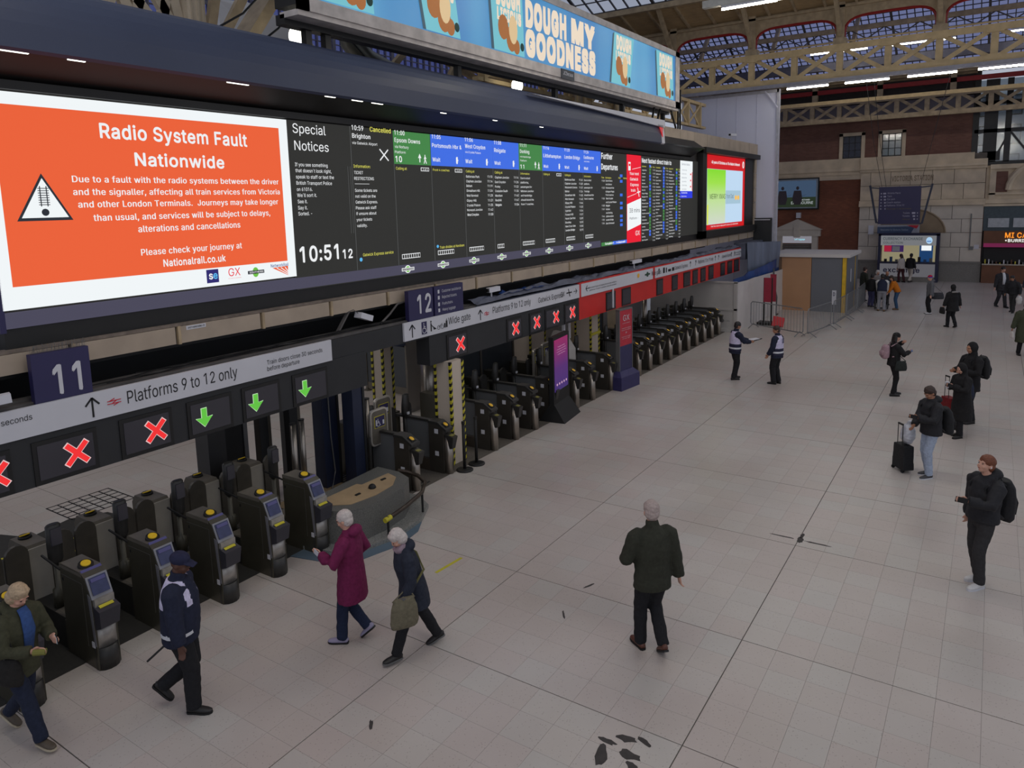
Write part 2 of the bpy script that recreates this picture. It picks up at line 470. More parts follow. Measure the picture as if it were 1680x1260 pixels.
('Littlehampton',18.988,19.484,4.773,0.047,'w',0),
('11:50',18.73,18.891,4.683,0.046,'w',0),
('London Bridge',18.988,19.483,4.674,0.047,'w',0),
('11:54',18.729,18.889,4.583,0.046,'w',0),
('East Grinstead',18.988,19.521,4.573,0.047,'w',0),
('Go to platform',18.91,19.497,3.989,0.061,'w',1),
('Please wait',19.813,20.277,3.984,0.063,'w',1),
('Your next',20.603,21.289,5.999,0.088,'w',1),
('Gatwick',20.632,21.244,5.832,0.088,'w',1),
('Express',20.66,21.275,5.665,0.089,'w',1),
('train',20.689,21.031,5.497,0.089,'w',1),
('38 mins',20.582,21.361,4.864,0.129,'k',0),
('Platform -',20.593,21.246,4.655,0.07,'k',0),
('GX',21.031,21.359,4.153,0.143,'w',0),
('Next fastest direct train to',21.544,24.045,6.397,0.134,'w',1),
('Destination',21.561,21.892,6.264,0.04,'y',0),
('Plat',22.208,22.338,6.259,0.041,'y',0),
('Time',22.404,22.579,6.258,0.041,'y',0),
('Destination',22.689,23.073,6.256,0.042,'y',0),
('Plat',23.365,23.506,6.25,0.043,'y',0),
('Time',23.558,23.741,6.249,0.043,'y',0),
('Destination',23.834,24.209,6.247,0.043,'y',0),
('Plat',24.51,24.635,6.242,0.044,'y',0),
('Time',24.719,24.86,6.24,0.045,'y',0),
('Angmering',21.561,21.9,6.148,0.04,'w',0),
('11:13',22.417,22.61,6.164,0.041,'w',0),
('Arundel',21.561,21.824,6.045,0.04,'w',0),
('11:30',22.417,22.61,6.057,0.042,'w',0),
('Ashford',21.56,21.824,5.942,0.04,'w',0),
('11:47',22.417,22.611,5.951,0.042,'w',0),
('Balham',21.56,21.786,5.838,0.04,'w',0),
('11:04',22.418,22.611,5.844,0.042,'w',0),
('Barnham',21.56,21.824,5.735,0.04,'w',0),
('11:21',22.418,22.612,5.738,0.042,'w',0),
('Battersea Pk',21.56,22.016,5.631,0.04,'w',0),
('11:38',22.418,22.613,5.631,0.042,'w',0),
('Bexhill',21.56,21.824,5.527,0.041,'w',0),
('11:55',22.419,22.613,5.524,0.042,'w',0),
('Bognor Regis',21.56,22.016,5.423,0.041,'w',0),
('11:12',22.419,22.614,5.417,0.042,'w',0),
('Burgess Hill',21.559,22.016,5.319,0.041,'w',0),
('11:29',22.42,22.614,5.31,0.042,'w',0),
('Brighton',21.559,21.862,5.215,0.041,'w',0),
('11:46',22.42,22.615,5.202,0.042,'w',0),
('Bromley South',21.559,22.055,5.111,0.041,'w',0),
('11:03',22.42,22.615,5.095,0.042,'w',0),
('Canterbury E',21.559,22.017,5.007,0.041,'w',0),
('11:20',22.421,22.616,4.987,0.042,'w',0),
('Caterham',21.559,21.862,4.902,0.041,'w',0),
('11:37',22.421,22.616,4.879,0.042,'w',0),
('Clapham Junction',21.558,22.152,4.797,0.041,'w',0),
('11:54',22.422,22.617,4.771,0.042,'w',0),
('Chatham',21.558,21.824,4.693,0.041,'w',0),
('11:11',22.422,22.617,4.663,0.042,'w',0),
('Chichester',21.558,21.94,4.588,0.041,'w',0),
('11:28',22.422,22.618,4.555,0.042,'w',0),
('Coulsdon South',21.558,22.095,4.482,0.041,'w',0),
('11:45',22.423,22.618,4.446,0.042,'w',0),
('Crawley',21.558,21.824,4.377,0.041,'w',0),
('11:02',22.423,22.619,4.338,0.042,'w',0),
('Crystal Palace',21.558,22.096,4.272,0.041,'w',0),
('11:19',22.424,22.619,4.229,0.042,'w',0),
('Deal',21.557,21.709,4.166,0.041,'w',0),
('11:36',22.424,22.62,4.12,0.043,'w',0),
('Dorking',21.557,21.824,4.061,0.041,'w',0),
('11:53',22.424,22.62,4.011,0.043,'w',0),
('East Croydon',21.557,22.018,3.955,0.041,'w',0),
('11:10',22.425,22.621,3.902,0.043,'w',0),
('Denmark Hill',22.689,23.182,6.152,0.042,'w',0),
('11:20',23.559,23.755,6.167,0.043,'w',0),
('Eastbourne',22.69,23.1,6.048,0.042,'w',0),
('11:37',23.56,23.757,6.06,0.043,'w',0),
('Epsom',22.69,22.894,5.944,0.042,'w',0),
('11:54',23.561,23.758,5.953,0.043,'w',0),
('Epsom Downs',22.691,23.143,5.84,0.042,'w',0),
('11:11',23.563,23.759,5.846,0.043,'w',0),
('Falmer',22.692,22.937,5.736,0.042,'w',0),
('11:28',23.564,23.76,5.738,0.043,'w',0),
('Faversham',22.692,23.061,5.631,0.042,'w',0),
('11:45',23.565,23.762,5.631,0.043,'w',0),
('Forest Hill',22.693,23.146,5.527,0.042,'w',0),
('11:02',23.566,23.763,5.523,0.043,'w',0),
('Gillingham',22.693,23.105,5.422,0.042,'w',0),
('11:19',23.567,23.764,5.416,0.044,'w',0),
('Gatwick',22.694,22.981,5.318,0.042,'w',0),
('11:36',23.568,23.766,5.308,0.044,'w',0),
('Hassocks',22.694,23.023,5.213,0.042,'w',0),
('11:53',23.57,23.767,5.2,0.044,'w',0),
('Hastings',22.695,23.024,5.108,0.042,'w',0),
('11:10',23.571,23.768,5.091,0.044,'w',0),
('Haywards Heath',22.695,23.261,5.003,0.042,'w',0),
('11:27',23.572,23.769,4.983,0.044,'w',0),
('Horsham',22.696,22.984,4.898,0.043,'w',0),
('11:44',23.573,23.771,4.875,0.044,'w',0),
('Hove',22.697,22.86,4.792,0.043,'w',0),
('11:01',23.574,23.772,4.766,0.044,'w',0),
('Leatherhead',22.697,23.152,4.687,0.043,'w',0),
('11:18',23.575,23.773,4.657,0.044,'w',0),
('Lewes',22.698,22.903,4.581,0.043,'w',0),
('11:35',23.576,23.775,4.548,0.044,'w',0),
('Littlehampton',22.698,23.239,4.475,0.043,'w',0),
('11:52',23.578,23.776,4.439,0.044,'w',0),
('London Bridge',22.699,23.239,4.369,0.043,'w',0),
('11:09',23.579,23.777,4.33,0.044,'w',0),
('Maidstone East',22.699,23.267,4.263,0.043,'w',0),
('11:26',23.58,23.778,4.221,0.044,'w',0),
('Margate',22.7,22.989,4.157,0.043,'w',0),
('11:43',23.581,23.78,4.111,0.044,'w',0),
('Norwood Junction',22.7,23.269,4.051,0.043,'w',0),
('11:00',23.582,23.781,4.002,0.044,'w',0),
('Orpington',22.701,23.074,3.944,0.043,'w',0),
('11:17',23.583,23.782,3.892,0.044,'w',0),
('Purley',23.835,24.099,6.154,0.044,'w',0),
('11:27',24.72,24.904,6.169,0.045,'w',0),
('Peckham Rye',23.836,24.325,6.05,0.044,'w',0),
('11:44',24.722,24.906,6.062,0.045,'w',0),
('Polegate',23.837,24.191,5.946,0.044,'w',0),
('11:01',24.724,24.908,5.955,0.045,'w',0),
('Portsmouth',23.839,24.283,5.842,0.044,'w',0),
('11:18',24.726,24.91,5.848,0.045,'w',0),
('Preston Park',23.84,24.375,5.738,0.044,'w',0),
('11:35',24.728,24.912,5.74,0.045,'w',0),
('Ramsgate',23.841,24.196,5.634,0.044,'w',0),
('11:52',24.73,24.914,5.633,0.045,'w',0),
('Redhill',23.842,24.152,5.529,0.044,'w',0),
('11:09',24.732,24.916,5.525,0.045,'w',0),
('Reigate',23.844,24.154,5.425,0.044,'w',0),
('11:26',24.734,24.918,5.418,0.045,'w',0),
('Rochester',23.845,24.245,5.32,0.044,'w',0),
('11:43',24.736,24.92,5.31,0.045,'w',0),
('Sevenoaks',23.846,24.247,5.215,0.044,'w',0),
('11:00',24.737,24.922,5.202,0.045,'w',0),
('Sheerness',23.848,24.248,5.11,0.044,'w',0),
('11:17',24.739,24.924,5.094,0.045,'w',0),
('Shoreham',23.849,24.205,5.005,0.044,'w',0),
('11:34',24.741,24.926,4.986,0.045,'w',0),
('Streatham Hill',23.85,24.435,4.9,0.044,'w',0),
('11:51',24.743,24.928,4.877,0.046,'w',0),
('Sutton',23.851,24.118,4.795,0.044,'w',0),
('11:08',24.745,24.93,4.769,0.046,'w',0),
('Swanley',23.853,24.164,4.689,0.044,'w',0),
('11:25',24.747,24.932,4.66,0.046,'w',0),
('Sydenham',23.854,24.211,4.583,0.044,'w',0),
('11:42',24.749,24.934,4.551,0.046,'w',0),
('Three Bridges',23.855,24.44,4.478,0.044,'w',0),
('11:59',24.751,24.936,4.442,0.046,'w',0),
('Tooting',23.857,24.169,4.372,0.044,'w',0),
('11:16',24.753,24.938,4.333,0.046,'w',0),
('Tonbridge',23.858,24.261,4.266,0.045,'w',0),
('11:33',24.755,24.941,4.224,0.046,'w',0),
('Wandsworth C',23.859,24.399,4.159,0.045,'w',0),
('11:50',24.757,24.943,4.115,0.046,'w',0),
('West Croydon',23.861,24.401,4.053,0.045,'w',0),
('11:07',24.759,24.945,4.005,0.046,'w',0),
('Worthing',23.862,24.22,3.947,0.045,'w',0),
('11:24',24.761,24.947,3.895,0.046,'w',0),
('Service status',25.027,25.849,6.424,0.075,'g',0),
('Victoria',25.059,25.54,6.236,0.045,'g',0),
('Good service',25.062,25.499,6.103,0.045,'g',0),
('Bakerloo',25.065,25.546,5.969,0.045,'g',0),
('Good service',25.067,25.505,5.835,0.046,'g',0),
('Circle',25.07,25.552,5.701,0.046,'g',0),
('Good service',25.073,25.511,5.567,0.046,'g',0),
('All other lines',25.018,25.603,5.432,0.061,'w',1),
('Good service',25.02,25.531,5.313,0.051,'w',0),
("40 years of Christmas on The Nation's Network",28.205,31.965,6.586,0.105,'w',1),
('MERRY XMAS',28.05,30.027,5.215,0.195,'k2',0),
('from Dad',30.152,31.123,5.228,0.177,'k3',0),
('Visit the code to take part in store or at networkrail',28.214,31.85,4.115,0.062,'w',0),
]
FASCIA_TEXT = [
('seconds',3.334,3.647,2.932,0.067,'k',0),
('Platforms 9 to 12 only',4.737,6.343,2.845,0.159,'k',0),
('Train doors close 30 seconds',6.863,7.947,2.917,0.067,'k',0),
('before departure',6.862,7.472,2.82,0.067,'k',0),
('Wide gate',11.237,11.976,2.861,0.14,'k',0),
('Platforms 9 to 12 only',12.791,14.359,2.868,0.143,'k',0),
('Gatwick Express',14.694,15.901,2.855,0.125,'k',0),
('The Gatwick Express and stopping services are also available on',17.344,19.029,2.914,0.041,'k',0),
('platforms 13 and 14 please check the screens',17.342,19.028,2.843,0.041,'k',0),
('Wide gates',21.628,22.429,2.846,0.139,'k',0),
('Gatwick Express',23.639,24.91,2.855,0.127,'k',0),
('Platforms 13 to 19 only',26.007,27.752,2.869,0.129,'k',0),
('Gatwick Express',28.837,30.113,2.865,0.122,'k',0),
('Train doors close',30.534,31.545,2.929,0.064,'k',0),
('30 seconds',30.54,31.325,2.837,0.064,'k',0),
]
# ================================================================ FLOOR
def floor_material():
    m = bpy.data.materials.new('terrazzo_tile'); m.use_nodes = True; nt = m.node_tree; b = nt.nodes['Principled BSDF']; N = nt.nodes.new; L = nt.links.new
    g = N('ShaderNodeNewGeometry'); sub = N('ShaderNodeVectorMath'); sub.operation = 'SUBTRACT'; sub.inputs[1].default_value = (8.12, 5.42, 0)
    L(g.outputs['Position'], sub.inputs[0])
    sn = N('ShaderNodeVectorMath'); sn.operation = 'SNAP'; sn.inputs[1].default_value = (.4, .4, 5); L(sub.outputs[0], sn.inputs[0])
    wn = N('ShaderNodeTexWhiteNoise'); L(sn.outputs[0], wn.inputs['Vector'])
    r1 = N('ShaderNodeValToRGB'); e = r1.color_ramp.elements; e[0].position = 0; e[0].color = S(194, 186, 179); e[1].position = 1; e[1].color = S(198, 191, 184)
    k = r1.color_ramp.elements.new(.5); k.color = S(196, 186, 180); k = r1.color_ramp.elements.new(.8); k.color = S(194, 190, 184)
    L(wn.outputs['Value'], r1.inputs[0])
    big = N('ShaderNodeTexNoise'); big.inputs['Scale'].default_value = .35; big.inputs['Detail'].default_value = 5; L(g.outputs['Position'], big.inputs['Vector'])
    mx = N('ShaderNodeMixRGB'); mx.blend_type = 'MULTIPLY'; mx.inputs[0].default_value = 1
    r2 = N('ShaderNodeValToRGB'); r2.color_ramp.elements[0].position = .3; r2.color_ramp.elements[0].color = (.80, .77, .75, 1); r2.color_ramp.elements[1].position = .7; r2.color_ramp.elements[1].color = (1, 1, 1, 1)
    L(big.outputs[0], r2.inputs[0]); L(r1.outputs[0], mx.inputs[1]); L(r2.outputs[0], mx.inputs[2])
    sp = N('ShaderNodeTexVoronoi'); sp.inputs['Scale'].default_value = 26; L(g.outputs['Position'], sp.inputs['Vector'])
    r3 = N('ShaderNodeValToRGB'); r3.color_ramp.elements[0].position = .10; r3.color_ramp.elements[0].color = (.52, .48, .46, 1); r3.color_ramp.elements[1].position = .22; r3.color_ramp.elements[1].color = (1, 1, 1, 1)
    L(sp.outputs['Distance'], r3.inputs[0])
    m2 = N('ShaderNodeMixRGB'); m2.blend_type = 'MULTIPLY'; m2.inputs[0].default_value = .55; L(mx.outputs[0], m2.inputs[1]); L(r3.outputs[0], m2.inputs[2])
    L(m2.outputs[0], b.inputs['Base Color'])
    b.inputs['Roughness'].default_value = .34; b.inputs['Specular IOR Level'].default_value = .45
    rr = N('ShaderNodeMapRange'); rr.inputs['To Min'].default_value = .28; rr.inputs['To Max'].default_value = .36; L(big.outputs[0], rr.inputs[0]); L(rr.outputs[0], b.inputs['Roughness'])
    return m
M_tile = floor_material()
M_grout = mat('dark_grout', S(96, 90, 84), .9, 0, .2, 4)
fl = struct(MB().box(-3, 56, -12, 26, -.2, -.010).build('floor', M_grout)); fl['label'] = 'pale terrazzo concourse floor of square tiles with dark joints'
TS = .4; TX, TY = 8.12, 5.42
maj_x = {0, 7, 13, 20, 27, 34, -5, -13}; maj_y = {0, 8, -8, 16, -16, -24, 24}
def tile_mesh(i, j, mb):
    x0 = TX+i*TS; y0 = TY+j*TS; g = .0011
    a = x0+(.006 if i in maj_x else g); c = x0+TS-(.006 if i+1 in maj_x else g)
    b = y0+(.006 if j in maj_y else g); d = y0+TS-(.006 if j+1 in maj_y else g)
    mb.hexa([(a, b, -.01), (c, b, -.01), (c, d, -.01), (a, d, -.01), (a, b, 0), (c, b, 0), (c, d, 0), (a, d, 0)])
def in_view(x, y):
    d = Vector((x, y, -5.2)); w = d.dot(fwd)
    if w < .5: return False
    u = 840+1191.8*d.dot(rt)/w; v = 506.1-1191.8*d.dot(up)/w
    return -20 < u < 1700 and v < 1290
cells = [(i, j) for i in range(-24, 110) for j in range(-36, 50)]
vis = sorted([c for c in cells if in_view(TX+(c[0]+.5)*TS, TY+(c[1]+.5)*TS) and TY+c[1]*TS < 8.5], key=lambda c: (TX+c[0]*TS)**2+(TY+c[1]*TS)**2)[:300]
vs = set(vis); cache = {}
for (i, j) in vis:
    kx = (i in maj_x, i+1 in maj_x, j in maj_y, j+1 in maj_y)
    if kx not in cache:
        t = MB(); tile_mesh(i, j, t); ox, oy = TX+i*TS, TY+j*TS
        t.v = [(v[0]-ox, v[1]-oy, v[2]) for v in t.v]; o = t.build('floor_tile', M_tile); cache[kx] = o.data
        o.parent = fl; o.location = (ox, oy, 0)
    else:
        o = bpy.data.objects.new('floor_tile', cache[kx]); COL.objects.link(o); o.parent = fl; o.location = (TX+i*TS, TY+j*TS, 0)
rest = MB()
for c in cells:
    if c not in vs: tile_mesh(c[0], c[1], rest)
stuff(rest.build('tile_field', M_tile, fl))
# worn tar fillings in broken joints
M_tar = mat('tar_filling', S(62, 58, 56), .8, 0, .2, 12)
def blob(cx, cy, rx, ry, seed, n=14, ang=0):
    random.seed(seed); P = []
    for k in range(n):
        t = 2*math.pi*k/n; q = .7+.5*random.random(); x = rx*q*math.cos(t); y = ry*q*math.sin(t)
        P.append((cx+x*math.cos(ang)-y*math.sin(ang), cy+x*math.sin(ang)+y*math.cos(ang), .0005))
    return P
tr = MB()
for k, (x, y, a, b, g) in enumerate([(5.60, 2.83, .14, .06, .3), (5.74, 2.60, .06, .11, 0), (5.62, 2.52, .07, .05, 1), (5.92, 2.72, .05, .10, .2), (5.98, 2.56, .09, .035, 1.2), (5.80, 2.86, .10, .03, 1.5),
        (11.14, 2.2, .10, .05, .1), (11.14, 2.45, .02, .22, 0), (11.14, 1.95, .02, .22, 0), (11.3, 2.2, .1, .03, 0), (4.75, 5.0, .08, .02, .8), (7.5, 4.3, .1, .015, .6), (8.3, 4.35, .1, .02, -.4)]):
    tr.prism(blob(x, y, a, b, k, ang=g), (0, 0, .0015))
stuff(tr.build('tar_patch', M_tar, fl))
# darker granite mats inside the gate line
M_mat = mat('dark_entrance_matting', S(46, 45, 42), .85, 0, .12, 18, .1)
M_mat2 = mat('ribbed_grey_matting', S(92, 86, 78), .8, 0, .12, 30, .2)
gm = MB(); gm.box(.5, 7.0, 8.62, 10.6, 0, .006); tag(gm.build('entrance_matting', M_mat), 'dark matting under the nearest ticket gates', 'floor mat')
gm = MB(); gm.box(9.2, 28.2, 8.62, 10.6, 0, .006); o = gm.build('entrance_matting', M_mat2); tag(o, 'grey ribbed matting under the far ticket gates', 'floor mat')
rb = MB()
for k in range(22): rb.box(9.3, 10.15, 8.70+k*.085, 8.73+k*.085, .006, .014)
stuff(rb.build('rib', M_mat, o))
# black painted zone with yellow guidance lines behind the nearest gates
gm = MB(); gm.prism([(1.0, 11.4, .002), (6.4, 11.4, .002), (6.2, 12.8, .002), (5.7, 13.1, .002), (5.0, 12.9, .002), (4.7, 13.7, .002), (1, 14.4, .002)], (0, 0, .004)); o = gm.build('guidance_mat', M_mat)
tag(o, 'dark rounded floor mat with yellow lines behind nearest gates', 'floor mat')
yl = MB(); yl.bar((4.2, 12.5, .008), (6.3, 12.0, .008), .06, .004); yl.bar((4.2, 11.7, .008), (5.6, 11.75, .008), .06, .004); yl.build('guide_line', M_tape, o)
# recessed tile-filled access cover seen under the beam
cv = thing('access_cover', 'tiled metal framed access cover set in floor behind nearest gates', 'floor cover', (5.7, 13.0, 0))
fr = MB()
for k in range(7): fr.box(5.7+k*.183, 5.72+k*.183, 13.0, 13.95, 0, .006)
for k in range(6): fr.box(5.7, 6.82, 13.0+k*.186, 13.02+k*.186, 0, .006)
fr.build('cover_frame', M_black, cv)
yt = MB(); yt.bar((7.5, 6.4, .001), (8.05, 6.35, .001), .05, .002); tag(yt.build('floor_tape', M_tape), 'short strip of yellow tape stuck on the open floor', 'tape')

# ================================================================ FAR WALL (x = 50.3)
WX = 50.3
M_brick = mat('dark_red_brick', S(112, 66, 54), .8, 0, .1, 3, .1)
def brick_mat(name, c1, c2, cm, sc_):
    m = bpy.data.materials.new(name); m.use_nodes = True; nt = m.node_tree; b = nt.nodes['Principled BSDF']; N = nt.nodes.new; L = nt.links.new
    g = N('ShaderNodeNewGeometry'); sx = N('ShaderNodeSeparateXYZ'); cx = N('ShaderNodeCombineXYZ'); L(g.outputs['Position'], sx.inputs[0]); L(sx.outputs['Y'], cx.inputs['X']); L(sx.outputs['Z'], cx.inputs['Y'])
    t = N('ShaderNodeTexBrick'); t.inputs['Color1'].default_value = c1; t.inputs['Color2'].default_value = c2; t.inputs['Mortar'].default_value = cm
    t.inputs['Scale'].default_value = sc_; t.inputs['Mortar Size'].default_value = .012; t.inputs['Brick Width'].default_value = .5; t.inputs['Row Height'].default_value = .17
    L(cx.outputs[0], t.inputs['Vector']); nz = N('ShaderNodeTexNoise'); nz.inputs['Scale'].default_value = .7; L(g.outputs['Position'], nz.inputs['Vector'])
    mx = N('ShaderNodeMixRGB'); mx.blend_type = 'MULTIPLY'; mx.inputs[0].default_value = .5; L(t.outputs['Color'], mx.inputs[1]); L(nz.outputs[0], mx.inputs[2]); L(mx.outputs[0], b.inputs['Base Color'])
    b.inputs['Roughness'].default_value = .85; return m
M_brickw = brick_mat('red_brickwork', S(140, 98, 84), S(126, 86, 74), S(132, 104, 92), 2.2)
M_brickg = brick_mat('glazed_brown_brick', S(152, 92, 66), S(136, 82, 60), S(128, 82, 62), 2.2)
M_stone = mat('buff_stone', S(206, 188, 162), .8, 0, .16, 1.4, .1)
M_stoneg = mat('grey_painted_stone', S(202, 192, 178), .75, 0, .1, 1.2, .05)
M_granite = mat('polished_grey_granite', S(122, 118, 112), .35, 0, .15, 25)
w = struct(MB().box(WX, WX+.6, .48, 16, -.05, 6.6, 0).build('wall_far', M_brickg))
w['label'] = 'brick and stone end wall of the concourse'
u = MB(); u.box(WX+.02, WX+.6, 1.2, 16, 7.5, 9.72); u.build('upper_brickwork', M_brickw, w); MB().box(WX+.1, WX+.6, 1.2, 16, 9.72, 10.75).build('lilac_band', mat('dull_lilac_render', S(140, 136, 148), .7, 0, .1, .8), w); MB().box(WX+.15, WX+.6, 1.2, 16, 10.75, 12.1).build('dark_band', mat('dark_roof_void', S(60, 56, 56), .8), w); MB().box(WX-.02, WX+.1, 1.2, 16, 9.72, 9.84).build('coping', M_creamd, w)
c = MB()   # cornice bands
c.box(WX-.10, WX+.3, 7.0, 16, 6.95, 7.5); c.box(WX-.22, WX+.3, 7.0, 16, 6.72, 6.95); c.box(WX-.14, WX+.3, 7.0, 16, 6.2, 6.72); c.box(WX-.2, WX+.3, 7.0, 16, 6.5, 6.56)
c.build('cornice', M_stone, w)
c = MB(); c.box(WX-.12, WX+.3, .48, 16, 0, 1.15); c.box(WX-.18, WX+.3, .48, 16, 1.1, 1.2); c.build('plinth', M_granite, w)
# centre stone bay: ashlar blocks, each its own piece
core = MB(); core.box(WX-.08, WX+.3, .5, 7.02, 1.2, 7.45); core.build('stone_core', M_grout, w)
random.seed(3); BL = {}
def block(y0, y1, z0, z1, d, m=None):
    g = .012; k = (round(y1-y0, 2), round(z1-z0, 2), round(d, 2), (m or M_stone).name)
    if k not in BL:
        a = MB(); a.box(-d, .0, g, y1-y0-g, g, z1-z0-g); o = a.build('stone_block', m or M_stone); BL[k] = o.data
    else: o = bpy.data.objects.new('stone_block', BL[k]); COL.objects.link(o)
    o.parent = w; o.location = (WX-.08, y0, z0)
ys = [.5, 1.55, 2.65, 3.8, 4.85, 5.95, 7.02]
for r, (z0, z1, d) in enumerate([(1.2, 2.05, .1), (2.05, 2.9, .1), (2.9, 3.7, .1), (3.7, 4.5, .1), (4.85, 5.75, .12), (5.75, 6.6, .12)]):
    off = .5 if r % 2 else 0; y = ys[0]; cuts = [ys[0]]+[v+off for v in ys[1:-1]]+[ys[-1]]
    for a, b in zip(cuts[:-1], cuts[1:]): block(a, b, z0, z1, d, M_stoneg if z1 < 4.6 else M_stone)
c = MB(); c.box(WX-.34, WX, .45, 7.05, 4.5, 4.68); c.box(WX-.26, WX, .45, 7.05, 4.68, 4.85); c.box(WX-.3, WX, .45, 7.05, 6.6, 6.75); c.box(WX-.4, WX, .45, 7.05, 6.75, 6.9); c.box(WX-.26, WX, 1.1, 7.05, 6.9, 7.5); c.box(WX-.3, WX, .45, 1.3, 6.9, 7.12)
c.build('stone_moulding', M_stone, w)
# round arch outline behind the kiosk
a = MB(); n = 14; Q = []
for k in range(n+1):
    t = math.pi*k/n; Q.append((WX-.22, 4.1+1.75*math.cos(t), 2.9+1.4*math.sin(t)))
a.tube(Q, .05, 6); a.prism([(WX-.19, q[1], q[2]) for q in Q], (-.02, 0, 0)); a.build('arch_moulding', mat('buff_arch_infill', S(150, 130, 104), .8, 0, .1, 2), w)
# incised lettering band
tb = MB(); put_text_x(tb, 'VICTORIA STATION', 5.3, 3.1, 6.0, .3, WX-.205, 1); tb.build('incised_lettering', mat('shadowed_stone_letter', S(150, 130, 104), .8), w)
# upper windows with stone surrounds
M_winframe = mat('dark_window_frame', S(46, 46, 46), .5)
M_room = mat('dim_room_interior', S(86, 92, 92), .7, 0, .2, 1.2)
for k, (y0, y1) in enumerate([(6.88, 8.34), (4.66, 6.14)]):
    f = struct(MB().box(WX-.06, WX+.1, y0, y0+.2, 7.5, 9.05).box(WX-.06, WX+.1, y1-.2, y1, 7.5, 9.05).box(WX-.06, WX+.1, y0, y1, 8.87, 9.07).build('window_%d' % (k+1), M_stone))
    m_ = MB(); m_.box(WX-.02, WX+.02, y0+.2, y1-.2, 7.52, 7.58).box(WX-.02, WX+.02, y0+.2, y1-.2, 8.82, 8.87)
    for q in range(4): yy = y0+.2+(y1-y0-.4-.05)*q/3; m_.box(WX-.02, WX+.02, yy, yy+.05, 7.5, 8.87)
    for q in range(1, 3): m_.box(WX-.02, WX+.02, y0+.2, y1-.2, 7.52+.45*q, 7.56+.45*q)
    m_.build('window_frame', M_winframe, f); MB().box(WX-.005, WX, y0+.2, y1-.2, 7.5, 8.87).build('pane', M_pane, f)
    MB().box(WX+.012, WX+.018, y0+.2, y1-.2, 7.5, 8.87).build('blind', M_room, f)
# framed landscape advert
ad = thing('poster_screen', 'framed picture advert of two musicians on the brown brick wall', 'advert', (WX-.1, 11.0, 5.4))
MB().box(WX-.16, WX, 9.42, 13.2, 4.4, 6.42).build('frame', M_black, ad)
MB().box(WX-.20, WX-.16, 9.5, 13.1, 4.48, 6.34).build('border', mat('pale_frame_border', S(150, 160, 168), .5), ad)
p = MB(); p.box(WX-.215, WX-.2, 9.6, 13.0, 5.2, 6.25, 0); p.box(WX-.215, WX-.2, 9.6, 13.0, 4.56, 5.2, 1)
p.build('picture', [mat('poster_sky', S(96, 124, 160), emit=.35), mat('poster_grass', S(52, 66, 46), emit=.5)], ad)
p = MB()
for cy in (11.65, 10.72):
    p.ell((WX-.225, cy, 5.78), .01, .10, .12, 10, 6); p.prism([(WX-.23, cy+.22, 5.62), (WX-.23, cy-.22, 5.62), (WX-.23, cy-.3, 5.1), (WX-.23, cy-.2, 4.72), (WX-.23, cy+.2, 4.72), (WX-.23, cy+.32, 5.1)], (.01, 0, 0)); p.bar((WX-.235, cy+.3, 5.1), (WX-.235, cy-.55, 5.35), .06, .01)
p.build('musician_picture', mat('poster_figures', S(34, 30, 36), emit=.7), ad)
p = MB(); put_text_x(p, 'EASTBOURNE', 11.1, 9.75, 4.75, .17, WX-.22, 0); put_text_x(p, 'BANDSTAND', 10.8, 9.95, 4.98, .08, WX-.22, 1); p.build('lettering', mat('poster_lettering', S(190, 196, 200), emit=.8), ad)
# pediment doorway with roller shutter
d = struct(MB().box(WX-.3, WX, 9.4, 9.75, 0, 2.7).box(WX-.3, WX, 11.6, 11.95, 0, 2.7).box(WX-.36, WX, 9.25, 12.1, 2.68, 3.1).prism([(WX-.4, 9.15, 3.1), (WX-.4, 12.2, 3.1), (WX-.4, 10.66, 3.78)], (.4, 0, 0)).box(WX-.45, WX, 10.5, 10.85, 2.6, 3.4).build('door_1', M_stoneg))
s_ = MB()
for k in range(9): s_.box(WX-.05-.03*(k % 2), WX, 9.75, 11.6, 2.2-.13*(k+1), 2.2-.13*k-.03)
s_.build('shutter', mat('shutter_slats', S(120, 116, 110), .5, .3), d)
MB().box(WX-.1, WX, 9.75, 11.6, 2.22, 2.68).build('sign_box', mat('lit_sign_box', S(150, 148, 158), emit=.7), d)
q = MB(); put_text_x(q, 'Left luggage', 10.85, 10.2, 2.42, .1, WX-.106, 1); q.build('lettering', mat('cyan_lettering', S(150, 214, 230), emit=1), d)

# ---- right part of the far wall: shopfront bay and stone arch above
s2 = struct(MB().box(WX, WX+.6, -14, .48, 4.0, 6.7).build('wall_far_right', M_stone))
MB().box(WX-.16, WX, -14, .55, 4.55, 4.8).box(WX-.22, WX, -14, .55, 4.4, 4.52).box(WX-.1, WX, -14, .3, 5.05, 5.15).box(WX-.1, WX, .0, .3, 4.8, 6.5).box(WX-.2, WX, -14, .3, 6.5, 6.75).build('stone_moulding', M_stone, s2)
MB().box(WX-.05, WX, -.55, .0, 5.2, 6.35).build('brick_panel', M_brickw, s2)
a = MB(); Q = [(WX-.12, -2.2+1.6*math.cos(t), 5.3+1.55*math.sin(t)) for t in [math.pi*k/16 for k in range(17)]]; a.tube(Q, .16, 8); a.prism([(WX-.06, q[1], q[2]) for q in Q], (.05, 0, 0)); a.build('carved_arch', M_stone, s2)
MB().box(WX, WX+.6, -14, -3.0, -.05, 4).build('brick_panel', M_brickg, s2)
